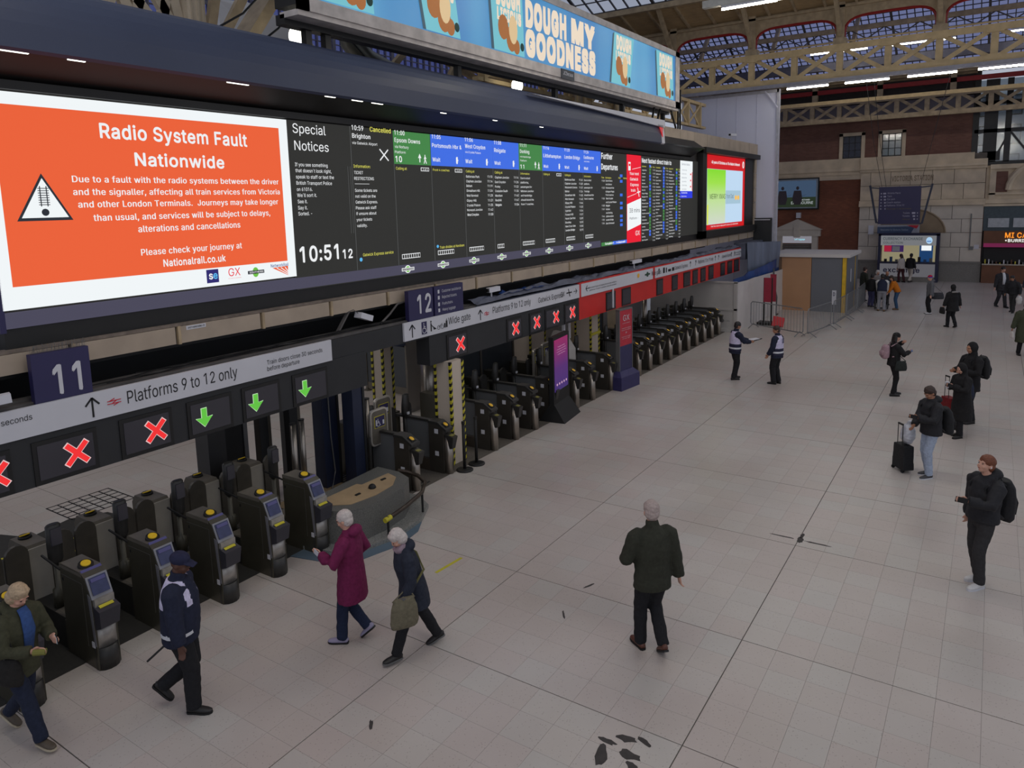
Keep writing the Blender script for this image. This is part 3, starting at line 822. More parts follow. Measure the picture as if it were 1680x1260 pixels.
# upper opening: steel framed window with daylight and a building outside
op = struct(MB().box(WX, WX+.2, 1.0, 1.3, 6.9, 12).box(WX, WX+.2, -9, 1.3, 6.7, 6.95).box(WX, WX+.25, .1, .75, 6.9, 11.5).box(WX, WX+.25, -.55, -.25, 6.9, 11.5).box(WX, WX+.2, -9, 1.2, 8.55, 8.75).box(WX, WX+.2, -9, 1.2, 10.1, 10.3).bar((WX+.1, .1, 7.2), (WX+.1, -.5, 8.6), .1, .1).bar((WX+.1, -.5, 8.6), (WX+.1, -1.5, 7.2), .1, .1).box(WX, WX+.25, -2.2, -1.9, 6.9, 11.5).box(WX, WX+.3, -.1, .9, 7.0, 7.5).build('window_3', M_winframe))
MB().box(WX+.3, WX+.31, -9, 1.2, 6.95, 11.5).build('pane', M_pane, op)
ob = thing('distant_building', 'pale building with grey windows seen through the upper opening', 'building', (WX+9, -1, 0))
o_ = MB(); o_.box(WX+9, WX+10, -8, 6, 5.0, 11.6); o_.build('facade', mat('pale_facade', S(214, 218, 226), .8, 0, .05, 1), ob)
for k in range(6):
    for r in range(3):
        f = MB().box(WX+8.94, WX+9, 3.6-k*1.6, 4.4-k*1.6, 6.4+r*1.9, 7.7+r*1.9).build('window', M_winframe, ob)
        MB().box(WX+8.92, WX+8.94, 3.67-k*1.6, 4.33-k*1.6, 6.47+r*1.9, 7.63+r*1.9).build('pane', mat('grey_window_pane', S(150, 158, 170), .3), f)

# ================================================================ ROOF
def truss(x, z0, z1, ynodes, label, m, extra=.0):
    t = thing('lattice_girder', label, 'roof girder', (x, ynodes[len(ynodes)//2], z0))
    y0, y1 = min(ynodes), max(ynodes)
    MB().box(x-.16, x+.16, y0, y1, z0, z0+.07).box(x-.16, x-.12, y0, y1, z0+.07, z0+.26).box(x+.12, x+.16, y0, y1, z0+.07, z0+.2).build('bottom_chord', m, t)
    MB().box(x-.16, x+.16, y0, y1, z1-.07, z1).box(x-.16, x-.12, y0, y1, z1-.26, z1-.07).box(x+.12, x+.16, y0, y1, z1-.2, z1-.07).build('top_chord', m, t)
    for y in ynodes: MB().box(x-.05, x+.05, y-.13, y+.13, z0, z1).box(x-.13, x-.05, y-.015, y+.015, z0, z1).box(x-.14, x-.12, y-.12, y+.12, z0+.05, z1-.05).build('upright', m, t)
    for a, b in zip(ynodes[:-1], ynodes[1:]):
        MB().bar((x-.1, a, z0+.12), (x-.1, b, z1-.12), .17, .03, up=(1, 0, 0)).build('brace', m, t)
        MB().bar((x-.04, a, z1-.12), (x-.04, b, z0+.12), .17, .03, up=(1, 0, 0)).build('brace', m, t)
    for y in ynodes:
        for zz in (z0+.20, z1-.20): MB().prism([(x-.175, y-.30, zz-.11), (x-.175, y+.30, zz-.11), (x-.175, y+.2, zz+.11), (x-.175, y-.2, zz+.11)], (.02, 0, 0)).build('gusset_plate', m, t)
    return t
yn1 = [16.7, 14.85, 12.95, 11.22, 9.43, 7.6, 5.78, 3.96, 2.16, .34, -1.5, -3.3, -5.1]
truss(34.2, 10.10, 11.50, yn1, 'near cream lattice roof girder crossing above the concourse', M_cream)
yn2 = [16.3, 14.6, 13.0, 11.35, 9.75, 8.2, 6.66, 5.1, 3.55, 2.02, .48, -1.05, -2.6]
truss(49.0, 9.62, 10.9, yn2, 'far cream lattice roof girder in front of the brick wall', M_creamd)
MB_ = MB(); MB_.box(33.9, 34.1, -6, 12.8, 9.98, 10.12); tag(MB_.build('cable_tray', mat('galvanised_tray', S(150, 148, 156), .5, .4)), 'grey cable tray fixed under the near lattice girder', 'cable tray')
MB_ = MB(); MB_.box(46.0, 46.15, -6, 14, 10.42, 10.62); tag(MB_.build('service_rail', M_cream), 'long cream service rail above the far lattice girder', 'rail')
# batten lamps under the near girder
def batten(name, lab, x, y0, y1, z, grp=None, body=True):
    t = thing(name, lab, 'lamp', (x, (y0+y1)/2, z+.06), grp)
    MB().box(x-.05, x+.05, y1, y0, z+.03, z+.12).build('housing', M_sign, t)
    MB().cyl((x-.0, y0, z), (x-.0, y1, z), .035, n=8).build('tube', M_lampwhite, t, True); return t
for k, (a, b) in enumerate([(7.84, 6.17), (5.51, 3.86), (3.2, 1.5), (.81, -.8)]):
    batten('batten_lamp', ['leftmost batten lamp under the near girder beside white panel', 'second batten lamp from the left under the near girder', 'third batten lamp from the left under the near girder', 'batten lamp under the near girder at right picture edge'][k], 34.0, a, b, 9.87, 'batten lamps under the near girder')
for k, (a, b) in enumerate([(8.94, 8.0), (7.5, 6.1), (5.0, 3.3), (2.6, 2.1), (-.2, -1.6)]):
    batten('batten_lamp', ['first', 'second', 'third', 'fourth', 'fifth'][k]+' lit batten lamp from the left seen behind the near girder', 44.0, a, b, 12.95-.02*k, 'batten lamps behind the near girder')
for gx in (24.0, 14.0, 4.0):   # unseen lamp rows added above the picture for more light and floor glints
    for k, y in enumerate((7.6, 3.9, .2, -3.5)):
        if gx == 24.0 and y < 6: continue
        batten('batten_lamp', '%s added unseen batten lamp from the boards on the %s girder above the picture' % (['first', 'second', 'third', 'fourth'][k], {24.0: 'second', 14.0: 'third', 4.0: 'nearest'}[gx]), gx, y, y-1.7, 9.87+(1.3 if gx > 20 else 0), 'added lamps above the picture')
batten('batten_lamp', 'large batten lamp on grey trunking at top of picture above girder', 24.0, 6.2, 3.5, 11.2)
tk = MB(); tk.box(23.9, 24.1, 3.5, 8.2, 11.28, 11.5); tag(tk.build('lamp_trunking', mat('pale_trunking', S(190, 186, 176), .5)), 'pale grey lamp trunking hanging at top of picture', 'trunking')
# arcade above the near girder: posts, red arches, plank slope
ar = thing('roof_arcade', 'cream roof posts with red arches standing on the near girder', 'roof structure', (34.3, 5.8, 11.35))
posts = [16.8, 13.1, 9.45, 5.8, 2.16, -1.5, -5.1]
for y in posts:
    MB().box(34.15, 34.45, y-.16, y+.16, 11.35, 13.3).bar((34.3, y, 11.4), (34.3, y, 11.75), .5, .5).build('post', M_creamd, ar)
    MB().bar((34.2, y, 11.9), (32.2, y+.0, 13.78), .16, .2).build('brace', M_creamd, ar)
for a, b in zip(posts[:-1], posts[1:]):
    Q = []; c_ = (a+b)/2; hw = (a-b)/2-.14
    for k in range(17):
        t = math.pi*k/16; q = math.copysign(abs(math.cos(t))**.45, math.cos(t)); Q.append((34.3, c_+hw*q, 11.75+.85*abs(math.sin(t))**.6))
    r_ = MB(); r_.tube(Q, .06, 6); r_.build('arch', M_redpaint, ar)
    sp = MB()
    for k in range(16):
        p, q = Q[k], Q[k+1]; sp.hexa([(34.27, p[1], p[2]), (34.27, q[1], q[2]), (34.33, q[1], q[2]), (34.33, p[1], p[2]), (34.27, p[1], 13.05), (34.27, q[1], 13.05), (34.33, q[1], 13.05), (34.33, p[1], 13.05)])
    sp.build('spandrel', M_creamd, ar)
MB().box(34.15, 34.5, -6, 17.5, 12.98, 13.08).box(34.3, 34.45, -6, 17.5, 13.08, 13.3).box(34.1, 34.55, -6, 17.5, 13.3, 13.38).build('valley_beam', M_creamd, ar)
M_plank = mat('cream_roof_boards', S(172, 146, 108), .7, 0, .12, 2, .05)
cl = struct(MB().prism([(34.5, -8, 13.12), (34.5, 18, 13.12), (32.0, 18, 13.83), (32.0, -8, 13.83)], (.05, 0, .12)).build('ceiling', mat('roof_shadow_board', S(90, 76, 60), .8)))
random.seed(5)
pl = MB()
for k in range(10):
    a = k/10+.004; b = (k+1)/10-.004; xa, xb = 34.5-2.5*a, 34.5-2.5*b; za, zb = 13.105+.71*a, 13.105+.71*b
    o = MB().hexa([(xb, -8, zb-.012), (xa, -8, za-.012), (xa, 18, za-.012), (xb, 18, zb-.012), (xb, -8, zb+.012), (xa, -8, za+.012), (xa, 18, za+.012), (xb, 18, zb+.012)]).build('ceiling_board', M_plank, cl)
for y in [16.6, 14.9, 13.6, 12.3, 11.1, 9.9, 8.7, 7.6, 6.4, 5.2, 4.0, 2.8, 1.6, .4, -.8, -2]:
    MB().bar((34.4, y, 13.07), (32.0, y, 13.75), .09, .12).build('rafter', M_creamd, cl)
MB().box(31.85, 32.05, -8, 18, 13.62, 13.85).build('purlin', M_creamd, cl)
# glazed slopes: steel bars with panes between them
M_bar = mat('dark_glazing_bar', S(76, 74, 78), .6)
def glazed(name, lab, x0, z0, x1, z1, y0, y1, nx, ny, bar=.05, gl=None):
    t = struct(bpy.data.objects.new(name, None)); COL.objects.link(t); t['label'] = lab
    m = MB(); t.location = ((x0+x1)/2, (y0+y1)/2, (z0+z1)/2)
    for k in range(ny+1): y = y0+(y1-y0)*k/ny; m.bar((x0, y, z0), (x1, y, z1), bar*(2.6 if k % 6 == 0 else 1), bar*1.6)
    for k in range(nx+1): f = k/nx; m.bar((x0+(x1-x0)*f, y0, z0+(z1-z0)*f), (x0+(x1-x0)*f, y1, z0+(z1-z0)*f), bar*(3 if k in (0, nx) else .7), bar)
    m.build('glazing_bars', M_bar, t)
    MB().add([(x0, y0, z0+.03), (x1, y0, z1+.03), (x1, y1, z1+.03), (x0, y1, z0+.03)], [(0, 1, 2, 3)]).build('roof_panes', gl or M_roofglass, t); return t
# brown purlin and lattice seen through the arches
lz = thing('lattice_purlin', 'brown lattice purlin seen through the red arches', 'roof girder', (38, 6, 12.3)); MB().box(37.9, 38.1, -8, 19, 12.72, 12.92).build('top_beam', M_creamd, lz); MB().box(37.95, 38.05, -8, 19, 12.28, 12.34).build('bottom_beam', M_cream, lz)
for k in range(38): MB().bar((38, 18.6-k*.7, 12.31 if k % 2 else 12.74), (38, 17.9-k*.7, 12.74 if k % 2 else 12.31), .05, .05).build('zigzag_bar', M_bar, lz)
for k in range(8): MB().bar((38.1, 16.8-k*3.64, 12.3), (41, 16.8-k*3.64, 15.5), .16, .2).build('rafter', M_creamd, lz)
gb_ = struct(MB().box(45.2, 45.6, -8, 19, 12.2, 12.6).build('trim_3', mat('grey_gutter', S(90, 90, 104), .9)))
glazed('roof_glazing_far', 'glazed roof slope beyond the near girder', 48.6, 12.1, 41, 15.6, -10, 20, 22, 84, .045, M_skyglass)
glazed('roof_glazing_ridge', 'glazed roof slope rising from the arcade', 34.6, 13.4, 41, 15.6, -10, 20, 12, 60, .045, M_skyglass)
glazed('roof_glazing_near', 'glazed roof slope above the plank ceiling', 32.0, 13.9, 25.5, 16.4, -12, 18, 8, 50)
glazed('roof_glazing_near', 'glazed roof slope over the concourse nearer the camera', 19.0, 13.9, 25.5, 16.4, -12, 18, 8, 50)
glazed('roof_glazing_near', 'glazed roof slope over the nearest concourse bay', 19.0, 13.9, -3, 16.4, -12, 11, 16, 40)
# dark roof backing above far girder, gutter soffit
bk = MB(); bk.box(48.6, 50.3, -10, 20, 12.0, 12.2); bk.box(48.9, 49.2, -10, 18, 11.9, 12.1); o = bk.build('roof_gutter', M_creamd); struct(o)
bk = MB(); bk.box(50.1, 50.3, 1.2, 20, 11.9, 12.4); struct(bk.build('trim_1', M_creamd))
bk = MB(); bk.box(48.8, 48.95, -6, 18, 11.35, 11.6); struct(bk.build('trim_2', M_redpaint))
bk = MB()
for y in (13.5, 9.6, 6.0, 2.3): bk.box(48.8, 49.1, y-.15, y+.15, 10.9, 12.0)
bk.build('roof_post', M_creamd, o)
# ---- roof over the platform side, behind the boards
M_roofdark = mat('brown_roof_underside', S(104, 94, 86), .8, 0, .2, 1.5, .05)
pr_ = struct(MB().prism([(12, 13, 10.6), (50, 13, 10.6), (50, 17, 11.8), (12, 17, 11.8)], (0, 0, .1)).build('ceiling_platform', M_roofdark))
for k in range(13):
    x = 12+k*3.1; MB().bar((x, 12.8, 10.4), (x, 17.5, 11.8), .16, .24).build('rafter', M_creamd, pr_)
def glazed_y(lab, x0, x1, y0, z0, y1, z1, nx, ny, bar=.045):
    t = struct(bpy.data.objects.new('roof_glazing_platform', None)); COL.objects.link(t); t['label'] = lab; t.location = ((x0+x1)/2, (y0+y1)/2, (z0+z1)/2)
    m = MB()
    for k in range(nx+1): x = x0+(x1-x0)*k/nx; m.bar((x, y0, z0), (x, y1, z1), bar*(2.4 if k % 5 == 0 else 1), bar*1.4)
    for k in range(ny+1): f = k/ny; m.bar((x0, y0+(y1-y0)*f, z0+(z1-z0)*f), (x1, y0+(y1-y0)*f, z0+(z1-z0)*f), bar*(3 if k in (0, ny) else .7), bar)
    m.build('glazing_bars', M_bar, t)
    MB().add([(x0, y0, z0+.03), (x1, y0, z0+.03), (x1, y1, z1+.03), (x0, y1, z1+.03)], [(0, 1, 2, 3)]).build('roof_panes', M_roofglass, t)
glazed_y('glazed roof slope over the platforms', -3, 50, 17.2, 11.9, 26, 15.4, 70, 16)
glazed_y('glazed roof slope over the nearest platforms', -3, 12, 11.6, 13.6, 17.2, 11.9, 22, 10)
struct(MB().box(-3, 50, 26, 26.4, -.05, 7.2).build('wall_left', mat('dull_platform_wall', S(120, 112, 106), .8, 0, .15, .6)))
t = struct(bpy.data.objects.new('window_4', None)); COL.objects.link(t); t['label'] = 'tall glazed screen closing the platform shed'; t.location = (20, 26.2, 7.2); m = MB()
for k in range(107): x = -3+k*.5; m.box(x-(.09 if k % 8 == 0 else .025), x+(.09 if k % 8 == 0 else .025), 26.1, 26.25, 7.2, 15.4)
for k in range(17): m.box(-3, 50, 26.12, 26.2, 7.2+k*.51-(.07 if k % 4 == 0 else .02), 7.2+k*.51+(.07 if k % 4 == 0 else .02))
m.build('glazing_bars', mat('pale_glazing_bar', S(120, 116, 124), .6), t); MB().box(-3, 50, 26.2, 26.22, 7.2, 15.4).build('pane', M_skyglass, t)
# ================================================================ DEPARTURE BOARD STRUCTURE
YB = 9.3
def quad(mb, x0, x1, z0, z1, y, m=0, t=.004): mb.box(x0, x1, y-t, y, z0, z1, m)
hs = thing('board_housing', 'long charcoal housing around the departure boards above the gates', 'board housing', (17, 10, 3.4))
MB().box(3.60, 34.2, YB+.03, 10.6, 3.92, 7.4).build('body', M_dkbrown, hs)
MB().box(3.60, 26.3, YB-.06, YB+.05, 6.62, 6.72).build('top_rail', M_black, hs)
MB().box(3.60, 34.2, YB+.0, 10.4, 3.68, 3.95).build('base', M_black, hs)
MB().box(3.56, 3.62, YB-.02, 10.6, 3.9, 7.4).build('end_plate', M_navysign, hs)
# sloping reveal under the canopy
MB().prism([(3.6, YB+.02, 6.72), (3.6, YB+.02, 7.4), (3.6, 8.75, 7.0), (3.6, 8.85, 6.98)], (22.4, 0, 0)).build('soffit', M_black, hs)
# canopy
M_canopy = mat('slate_blue_canopy', S(52, 60, 84), .5, 0, .06, .8)
cn = thing('board_canopy', 'long dark slate blue curved canopy over the departure boards', 'canopy', (12, 8.6, 7.0))
R_ = [(8.64, 6.92), (8.59, 6.95), (8.60, 7.08), (8.61, 7.22), (8.64, 7.35), (8.69, 7.47), (8.76, 7.57), (8.85, 7.66), (8.96, 7.72), (9.1, 7.75), (9.9, 7.76), (9.9, 7.62), (9.1, 7.55), (8.8, 7.3)]
MB().prism([(2.2, y, z) for y, z in R_], (19.3, 0, 0)).build('hood', M_canopy, cn)
MB().prism([(21.5, y, z) for y, z in R_], (.25, 0, 0)).prism([(14.0, 8.60, 7.60), (21.75, 8.60, 7.64), (21.75, 8.60, 7.42), (18.0, 8.60, 7.52)], (0, .16, .02)).build('end_trim', M_sign, cn)
em = MB(); em.prism([(21.28, 8.595, 7.40), (21.56, 8.595, 7.40), (21.56, 8.595, 7.12)], (0, -.01, 0)); em.build('emblem', M_red2, cn)
for k in range(3):
    em = MB(); em.bar((21.34+k*.05, 8.58, 7.38), (21.55, 8.58, 7.17+k*.05), .008, .006, up=(0, 1, 0)); em.build('emblem_line', M_sign, cn)
em = MB(); put_text(em, 'NetworkRail', 21.2, 21.62, 7.43, .05, 8.59, 1); em.build('lettering', M_ink, cn)
for k, (a, b) in enumerate([(3.2, 4.02), (4.41, 4.62), (6.49, 6.85), (8.26, 8.48), (8.84, 9.09), (9.3, 9.57), (11.15, 11.32), (12.9, 13.05), (14.8, 14.95)]):
    t = thing('strip_light', ['strip light at the left picture edge under the canopy', 'second small strip light from the left under the canopy', 'strip light under canopy above special notices screen', 'strip light under the canopy above the notices column edge', 'strip light under the canopy above the Cancelled train', 'strip light under the canopy left of Portsmouth column', 'short strip light under canopy above Reigate column', 'tiny strip light under canopy above Littlehampton column', 'last tiny strip light under the canopy to the right'][k], 'lamp', ((a+b)/2*.976, 8.7, 6.93), 'strip lights under the canopy')
    a, b = a*.976, b*.976; MB().box(a, b, 8.66, 8.74, 6.935, 7.0).build('housing', M_black, t); MB().box(a+.01, b-.01, 8.67, 8.70, 6.918, 6.935).build('tube', M_strip, t)
# cream tiles over the right part
tl = thing('tiled_parapet', 'row of cream panels on top of the board at right end', 'panelling', (28, 9.3, 7.0))
for k in range(9):
    a = 21.8+k*1.42; MB().box(a+.01, min(a+1.41, 34.5), YB-.12, 10.4, 7.02, 7.62).build('panel', M_beige, tl)
for k in range(5): MB().box(34.2, 34.5, YB-.1, YB+.3, 3.7+k*.66, 4.34+k*.66).build('panel', M_beige, tl)
MB().box(21.8, 34.5, YB+.05, 10.4, 6.9, 7.02).build('backing', M_black, tl)
# beige ledge panels under the board
lg = thing('ledge', 'dusty beige panelled ledge running beneath the departure boards', 'ledge', (18, 9.3, 3.4))
MB().box(2.6, 34.4, YB-.02, 10.4, 3.42, 3.67).build('beam', M_cable, lg)
MB().box(2.6, 34.4, YB-.06, YB+.06, 3.67, 3.71).build('dusty_top', mat('dusty_ledge_top', S(120, 108, 98), .9, 0, .3, 8, .1), lg)
x = 2.9; k = 0
while x < 34.2:
    q = MB().box(x+.02, x+1.33, YB-.06, YB, 3.43, 3.665).build('panel', M_beige, lg); MB().box(x-.02, x+.02, YB-.075, YB, 3.42, 3.67).build('cover_strip', M_creamd, lg); x += 1.385; k += 1
lab_ = MB(); lab_.box(5.78, 6.08, YB-.064, YB-.06, 3.60, 3.655); o = lab_.build('maker_label', M_sign, lg)
lt = MB(); put_text(lt, 'SAFETY MONITORING LTD', 5.8, 6.06, 3.615, .025, YB-.066, 1); lt.build('lettering', M_ink, o)

vb = MB(); vb.box(.8, 28, 10.0, 10.1, 2.75, 3.5); vb.box(.8, 28, 9.4, 10.0, 3.36, 3.42); vb.box(.8, 16, 9.36, 10.0, 2.72, 2.76); tag(vb.build('shade_backing', M_black2), 'black backing added for the shade between fascia beam and ledge', 'shade backing')  # black boxes added where the gap only lies in shade
# ---- the orange notice screen
ns = thing('notice_screen', 'big bright orange screen saying Radio System Fault Nationwide', 'screen', (5.7, YB, 4.1))
MB().box(3.61, 7.785, YB-.02, YB+.04, 4.155, 6.597).build('screen_face', M_scrwhite, ns)
MB().prism([(3.735, YB-.021, 4.415), (7.622, YB-.021, 4.415), (7.622, YB-.021, 6.458), (3.735, YB-.021, 6.458)], (0, -.003, 0)).build('orange_field', M_orange, ns)
col = {'w': M_white, 'y': M_yel, 'k': M_inkE, 'k2': mat('dark_green_ink', S(40, 66, 34), emit=1), 'k3': mat('slate_ink', S(96, 110, 120), emit=1), 'g': M_inkG}
def letters(rows, y, parent):
    by = {}
    for t, x0, x1, z, h, c, b in rows:
        mb = by.setdefault(c, MB()); put_text(mb, t, x0, x1, z, h, y, b, res=3 if h > .1 else (2 if h > .05 else 1))
    for c, mb in by.items(): mb.build('lettering', col[c] if parent is not None else M_ink, parent)
letters([r for r in BOARD_TEXT if r[1] < 7.75], YB-.027, ns)
# warning triangle
w_ = MB(); w_.prism([(4.165, YB-.025, 5.70), (3.86, YB-.025, 5.155), (4.47, YB-.025, 5.155)], (0, -.004, 0)); w_.build('warning_triangle_edge', M_inkE, ns)
w_ = MB(); w_.prism([(4.165, YB-.030, 5.645), (3.91, YB-.030, 5.19), (4.42, YB-.030, 5.19)], (0, -.003, 0)); w_.build('warning_triangle', M_scrwhite, ns)
w_ = MB()
for sx in (4.125, 4.195): w_.box(sx, sx+.010, YB-.038, YB-.034, 5.32, 5.555)
for k in range(8): w_.box(4.105, 4.225, YB-.038, YB-.034, 5.335+k*.027, 5.344+k*.027)
w_.ell((4.165, YB-.036, 5.252), .042, .004, .042, 14, 8); w_.build('track_symbol', M_inkE, ns)
# operator marks on the white strip
w_ = MB(); w_.box(6.185, 6.375, YB-.028, YB-.022, 4.205, 4.395); o = w_.build('operator_mark', mat('screen_navy', S(44, 40, 110), emit=1), ns)
w_ = MB(); put_text(w_, 's', 6.215, 6.28, 4.26, .10, YB-.031, 1); w_.build('lettering', M_white, ns)
w_ = MB(); put_text(w_, 'e', 6.285, 6.355, 4.26, .10, YB-.031, 1); w_.build('lettering', mat('screen_sky_blue', S(90, 180, 235), emit=1), ns)
w_ = MB(); put_text(w_, 'GX', 6.54, 6.74, 4.27, .115, YB-.028, 0); put_text(w_, 'GATWICK EXPRESS', 6.53, 6.75, 4.232, .012, YB-.028); w_.build('lettering', M_scrred, ns)
w_ = MB(); w_.ell((7.01, YB-.026, 4.29), .055, .003, .075, 14, 8); w_.build('operator_mark', mat('screen_leaf_green', S(110, 190, 70), emit=1), ns)
w_ = MB(); w_.box(6.87, 7.16, YB-.034, YB-.028, 4.268, 4.318); w_.build('operator_bar', M_inkE, ns)
w_ = MB(); put_text(w_, 'SOUTHERN', 6.89, 7.14, 4.28, .026, YB-.037, 1); w_.build('lettering', M_white, ns)
w_ = MB(); put_text(w_, 'NetworkRail', 7.29, 7.63, 4.335, .05, YB-.03, 1); w_.build('lettering', mat('screen_blue_ink', S(50, 84, 150), emit=1), ns)
w_ = MB(); w_.prism([(7.32, YB-.026, 4.325), (7.62, YB-.026, 4.335), (7.61, YB-.026, 4.19)], (0, -.003, 0)); w_.build('operator_mark', M_orange, ns)
w_ = MB()
for a in (7.40, 7.48, 7.56): w_.bar((a, YB-.031, 4.318), (7.615, YB-.031, 4.20+(a-7.4)*.3), .012, .004, up=(0, 1, 0))
w_.build('operator_mark_lines', M_scrwhite, ns)

# ---- departure board
db = thing('departure_board', 'long black departure board with green and blue train headers', 'screen', (14, YB, 3.95))
MB().box(7.79, 26.75, YB-.02, YB+.04, 3.93, 6.60).build('screen_face', M_scrblack, db)
MB().box(3.62, 18.64, YB-.024, YB+.03, 3.945, 4.125).build('purple_strip', M_scrpurple, db)
heads = [(10.2, 'g'), (11.27, 'b'), (12.33, 'b'), (13.39, 'b'), (14.45, 'g'), (15.51, 'b'), (16.57, 'b'), (17.63, 'b')]
for x, c in heads:
    MB().box(x+.004, x+1.056, YB-.025, YB-.02, 6.0, 6.60).build('header_panel', M_scrgreen if c == 'g' else M_scrblue, db)
ln = MB()
for x in [9.13]+[h[0] for h in heads]: ln.box(x-.004, x+.004, YB-.024, YB-.02, 4.13, 6.0 if x > 10 else 6.6)
ln.box(9.03, 9.035, YB-.024, YB-.02, 4.78, 5.92); ln.box(9.085, 9.09, YB-.024, YB-.02, 4.78, 5.92); ln.build('divider_lines', M_scrline, db)
letters([r for r in BOARD_TEXT if 7.75 <= r[1] < 20.2 and r[0] != 'X'], YB-.03, db)
xr = [r for r in BOARD_TEXT if r[0] == 'X'][0]; m = MB(); m.bar((xr[1], YB-.03, xr[3]), (xr[2], YB-.03, xr[3]+xr[4]), .022, .004, up=(0, 1, 0)); m.bar((xr[1], YB-.032, xr[3]+xr[4]), (xr[2], YB-.032, xr[3]), .022, .004, up=(0, 1, 0)); m.build('cancelled_cross', M_white, db)
letters([r for r in BOARD_TEXT if 21.45 <= r[1] < 24.9], YB-.03, db)
# train diagrams and service roundels
for k, (x, n) in enumerate([(10.2, 8), (11.27, 8), (12.33, 8), (13.39, 4), (14.45, 8), (15.51, 7), (16.57, 7), (17.63, 7)]):
    t = MB(); w0 = .065
    for q in range(n): t.box(x+.1+q*w0, x+.1+q*w0+w0, YB-.026, YB-.022, 4.235, 4.325, 0); t.box(x+.108+q*w0, x+.1+q*w0+w0-.008, YB-.028, YB-.026, 4.247, 4.313, 1)
    t.build('train_diagram', [M_white, M_scrblack], db)
    t = MB(); t.ell((x+.235, YB-.03, 4.035), .085, .003, .075, 12, 8, 0); t.ell((x+.235, YB-.033, 4.035), .065, .003, .058, 12, 8, 1); t.box(x+.06, x+.41, YB-.040, YB-.036, 4.005, 4.065, 0); t.box(x+.075, x+.395, YB-.042, YB-.040, 4.017, 4.053, 2)
    t.build('operator_roundel', [M_white, mat('screen_leaf_green', S(110, 190, 70), emit=1), M_scrblack], db)
    t = MB(); put_text(t, 'SOUTHERN', x+.085, x+.385, 4.024, .022, YB-.044, 1, res=1); t.build('lettering', M_white, db)
# pictograms
def walker(mb, x, z, h, y):
    mb.ell((x, y, z+h*.92), h*.075, .002, h*.08, 10, 6)
    for a, b, w in [((0, .82), (0, .45), .17), ((0, .47), (-.2, 0), .1), ((0, .47), (.12, .25), .1), ((.12, .25), (.22, 0), .1), ((0, .78), (-.18, .5), .07), ((0, .78), (.2, .55), .07)]:
        mb.bar((x+a[0]*h, y, z+a[1]*h), (x+b[0]*h, y, z+b[1]*h), w*h, .004, up=(0, 1, 0))
def uparrow(mb, x, z, h, y):
    mb.box(x-h*.07, x+h*.07, y-.004, y, z, z+h*.6); mb.prism([(x-h*.28, y, z+h*.5), (x+h*.28, y, z+h*.5), (x, y, z+h)], (0, -.004, 0))
def hand(mb, x, z, h, y):
    mb.ell((x, y, z+h*.3), h*.2, .002, h*.3, 10, 6)
    for k in (-2, -1, 0, 1): mb.box(x+k*h*.095, x+k*h*.095+h*.075, y-.003, y, z+h*.3, z+h*(1.0-.05*abs(k)))
    mb.bar((x+h*.1, y, z+h*.3), (x+h*.28, y, z+h*.6), h*.09, .003, up=(0, 1, 0))
t = MB(); uparrow(t, 10.2+.72, 6.05, .16, YB-.03); walker(t, 10.2+.88, 6.03, .17, YB-.03); uparrow(t, 14.45+.72, 6.05, .16, YB-.03); walker(t, 14.45+.88, 6.03, .17, YB-.03)
for x in (11.27, 12.33, 13.39, 15.51, 16.57, 17.63): hand(t, x+.82, 6.05, .15, YB-.03)
t.build('pictogram', M_white, db)
t = MB(); t.ell((9.22, YB-.03, 4.31), .035, .002, .035, 12, 8); t.ell((11.36, YB-.03, 4.41), .035, .002, .03, 12, 8); t.build('info_dot', mat('screen_sky_blue', S(90, 180, 235), emit=1), db)
t = MB()
for x in (10.95, 12.02, 16.2): t.box(x, x+.24, YB-.026, YB-.022, 5.885, 5.955, 0); t.box(x+.012, x+.228, YB-.028, YB-.026, 5.895, 5.945, 1); put_text(t, '2 of 2', x+.05, x+.2, 5.90, .035, YB-.03, 1, 0, 1)
t.build('page_box', [M_white, M_scrblack], db)
# blue platform boxes in the lists
t = MB(); t2 = MB()
for z in (5.98-.0, 5.82, 5.42, 5.18, 5.04, 4.80, 4.67, 4.54): MB().box(19.95, 20.12, YB-.026, YB-.022, z-.06, z+.02).build('platform_box', M_scrblue, db)
random.seed(11)
for c, (xa, za, zb) in enumerate([(22.15, 6.30, 4.12), (23.32, 6.27, 4.16), (24.5, 6.24, 4.2)]):
    for r in range(22):
        z = za+(zb-za)*r/21; MB().box(xa, xa+.13, YB-.026, YB-.022, z-.035, z+.045).build('platform_box', M_scrblue if random.random() < .55 else M_scrgreen, db)
MB().box(18.7, 19.42, YB-.026, YB-.021, 3.96, 4.06).build('legend_panel', M_scrgreen, db); MB().box(19.44, 20.42, YB-.026, YB-.021, 3.96, 4.06).build('legend_panel', M_scrblue, db)
letters([('Go to platform', 18.95, 19.38, 3.985, .05, 'w', 1), ('Please wait', 19.66, 20.3, 3.985, .05, 'w', 1)], YB-.03, db)
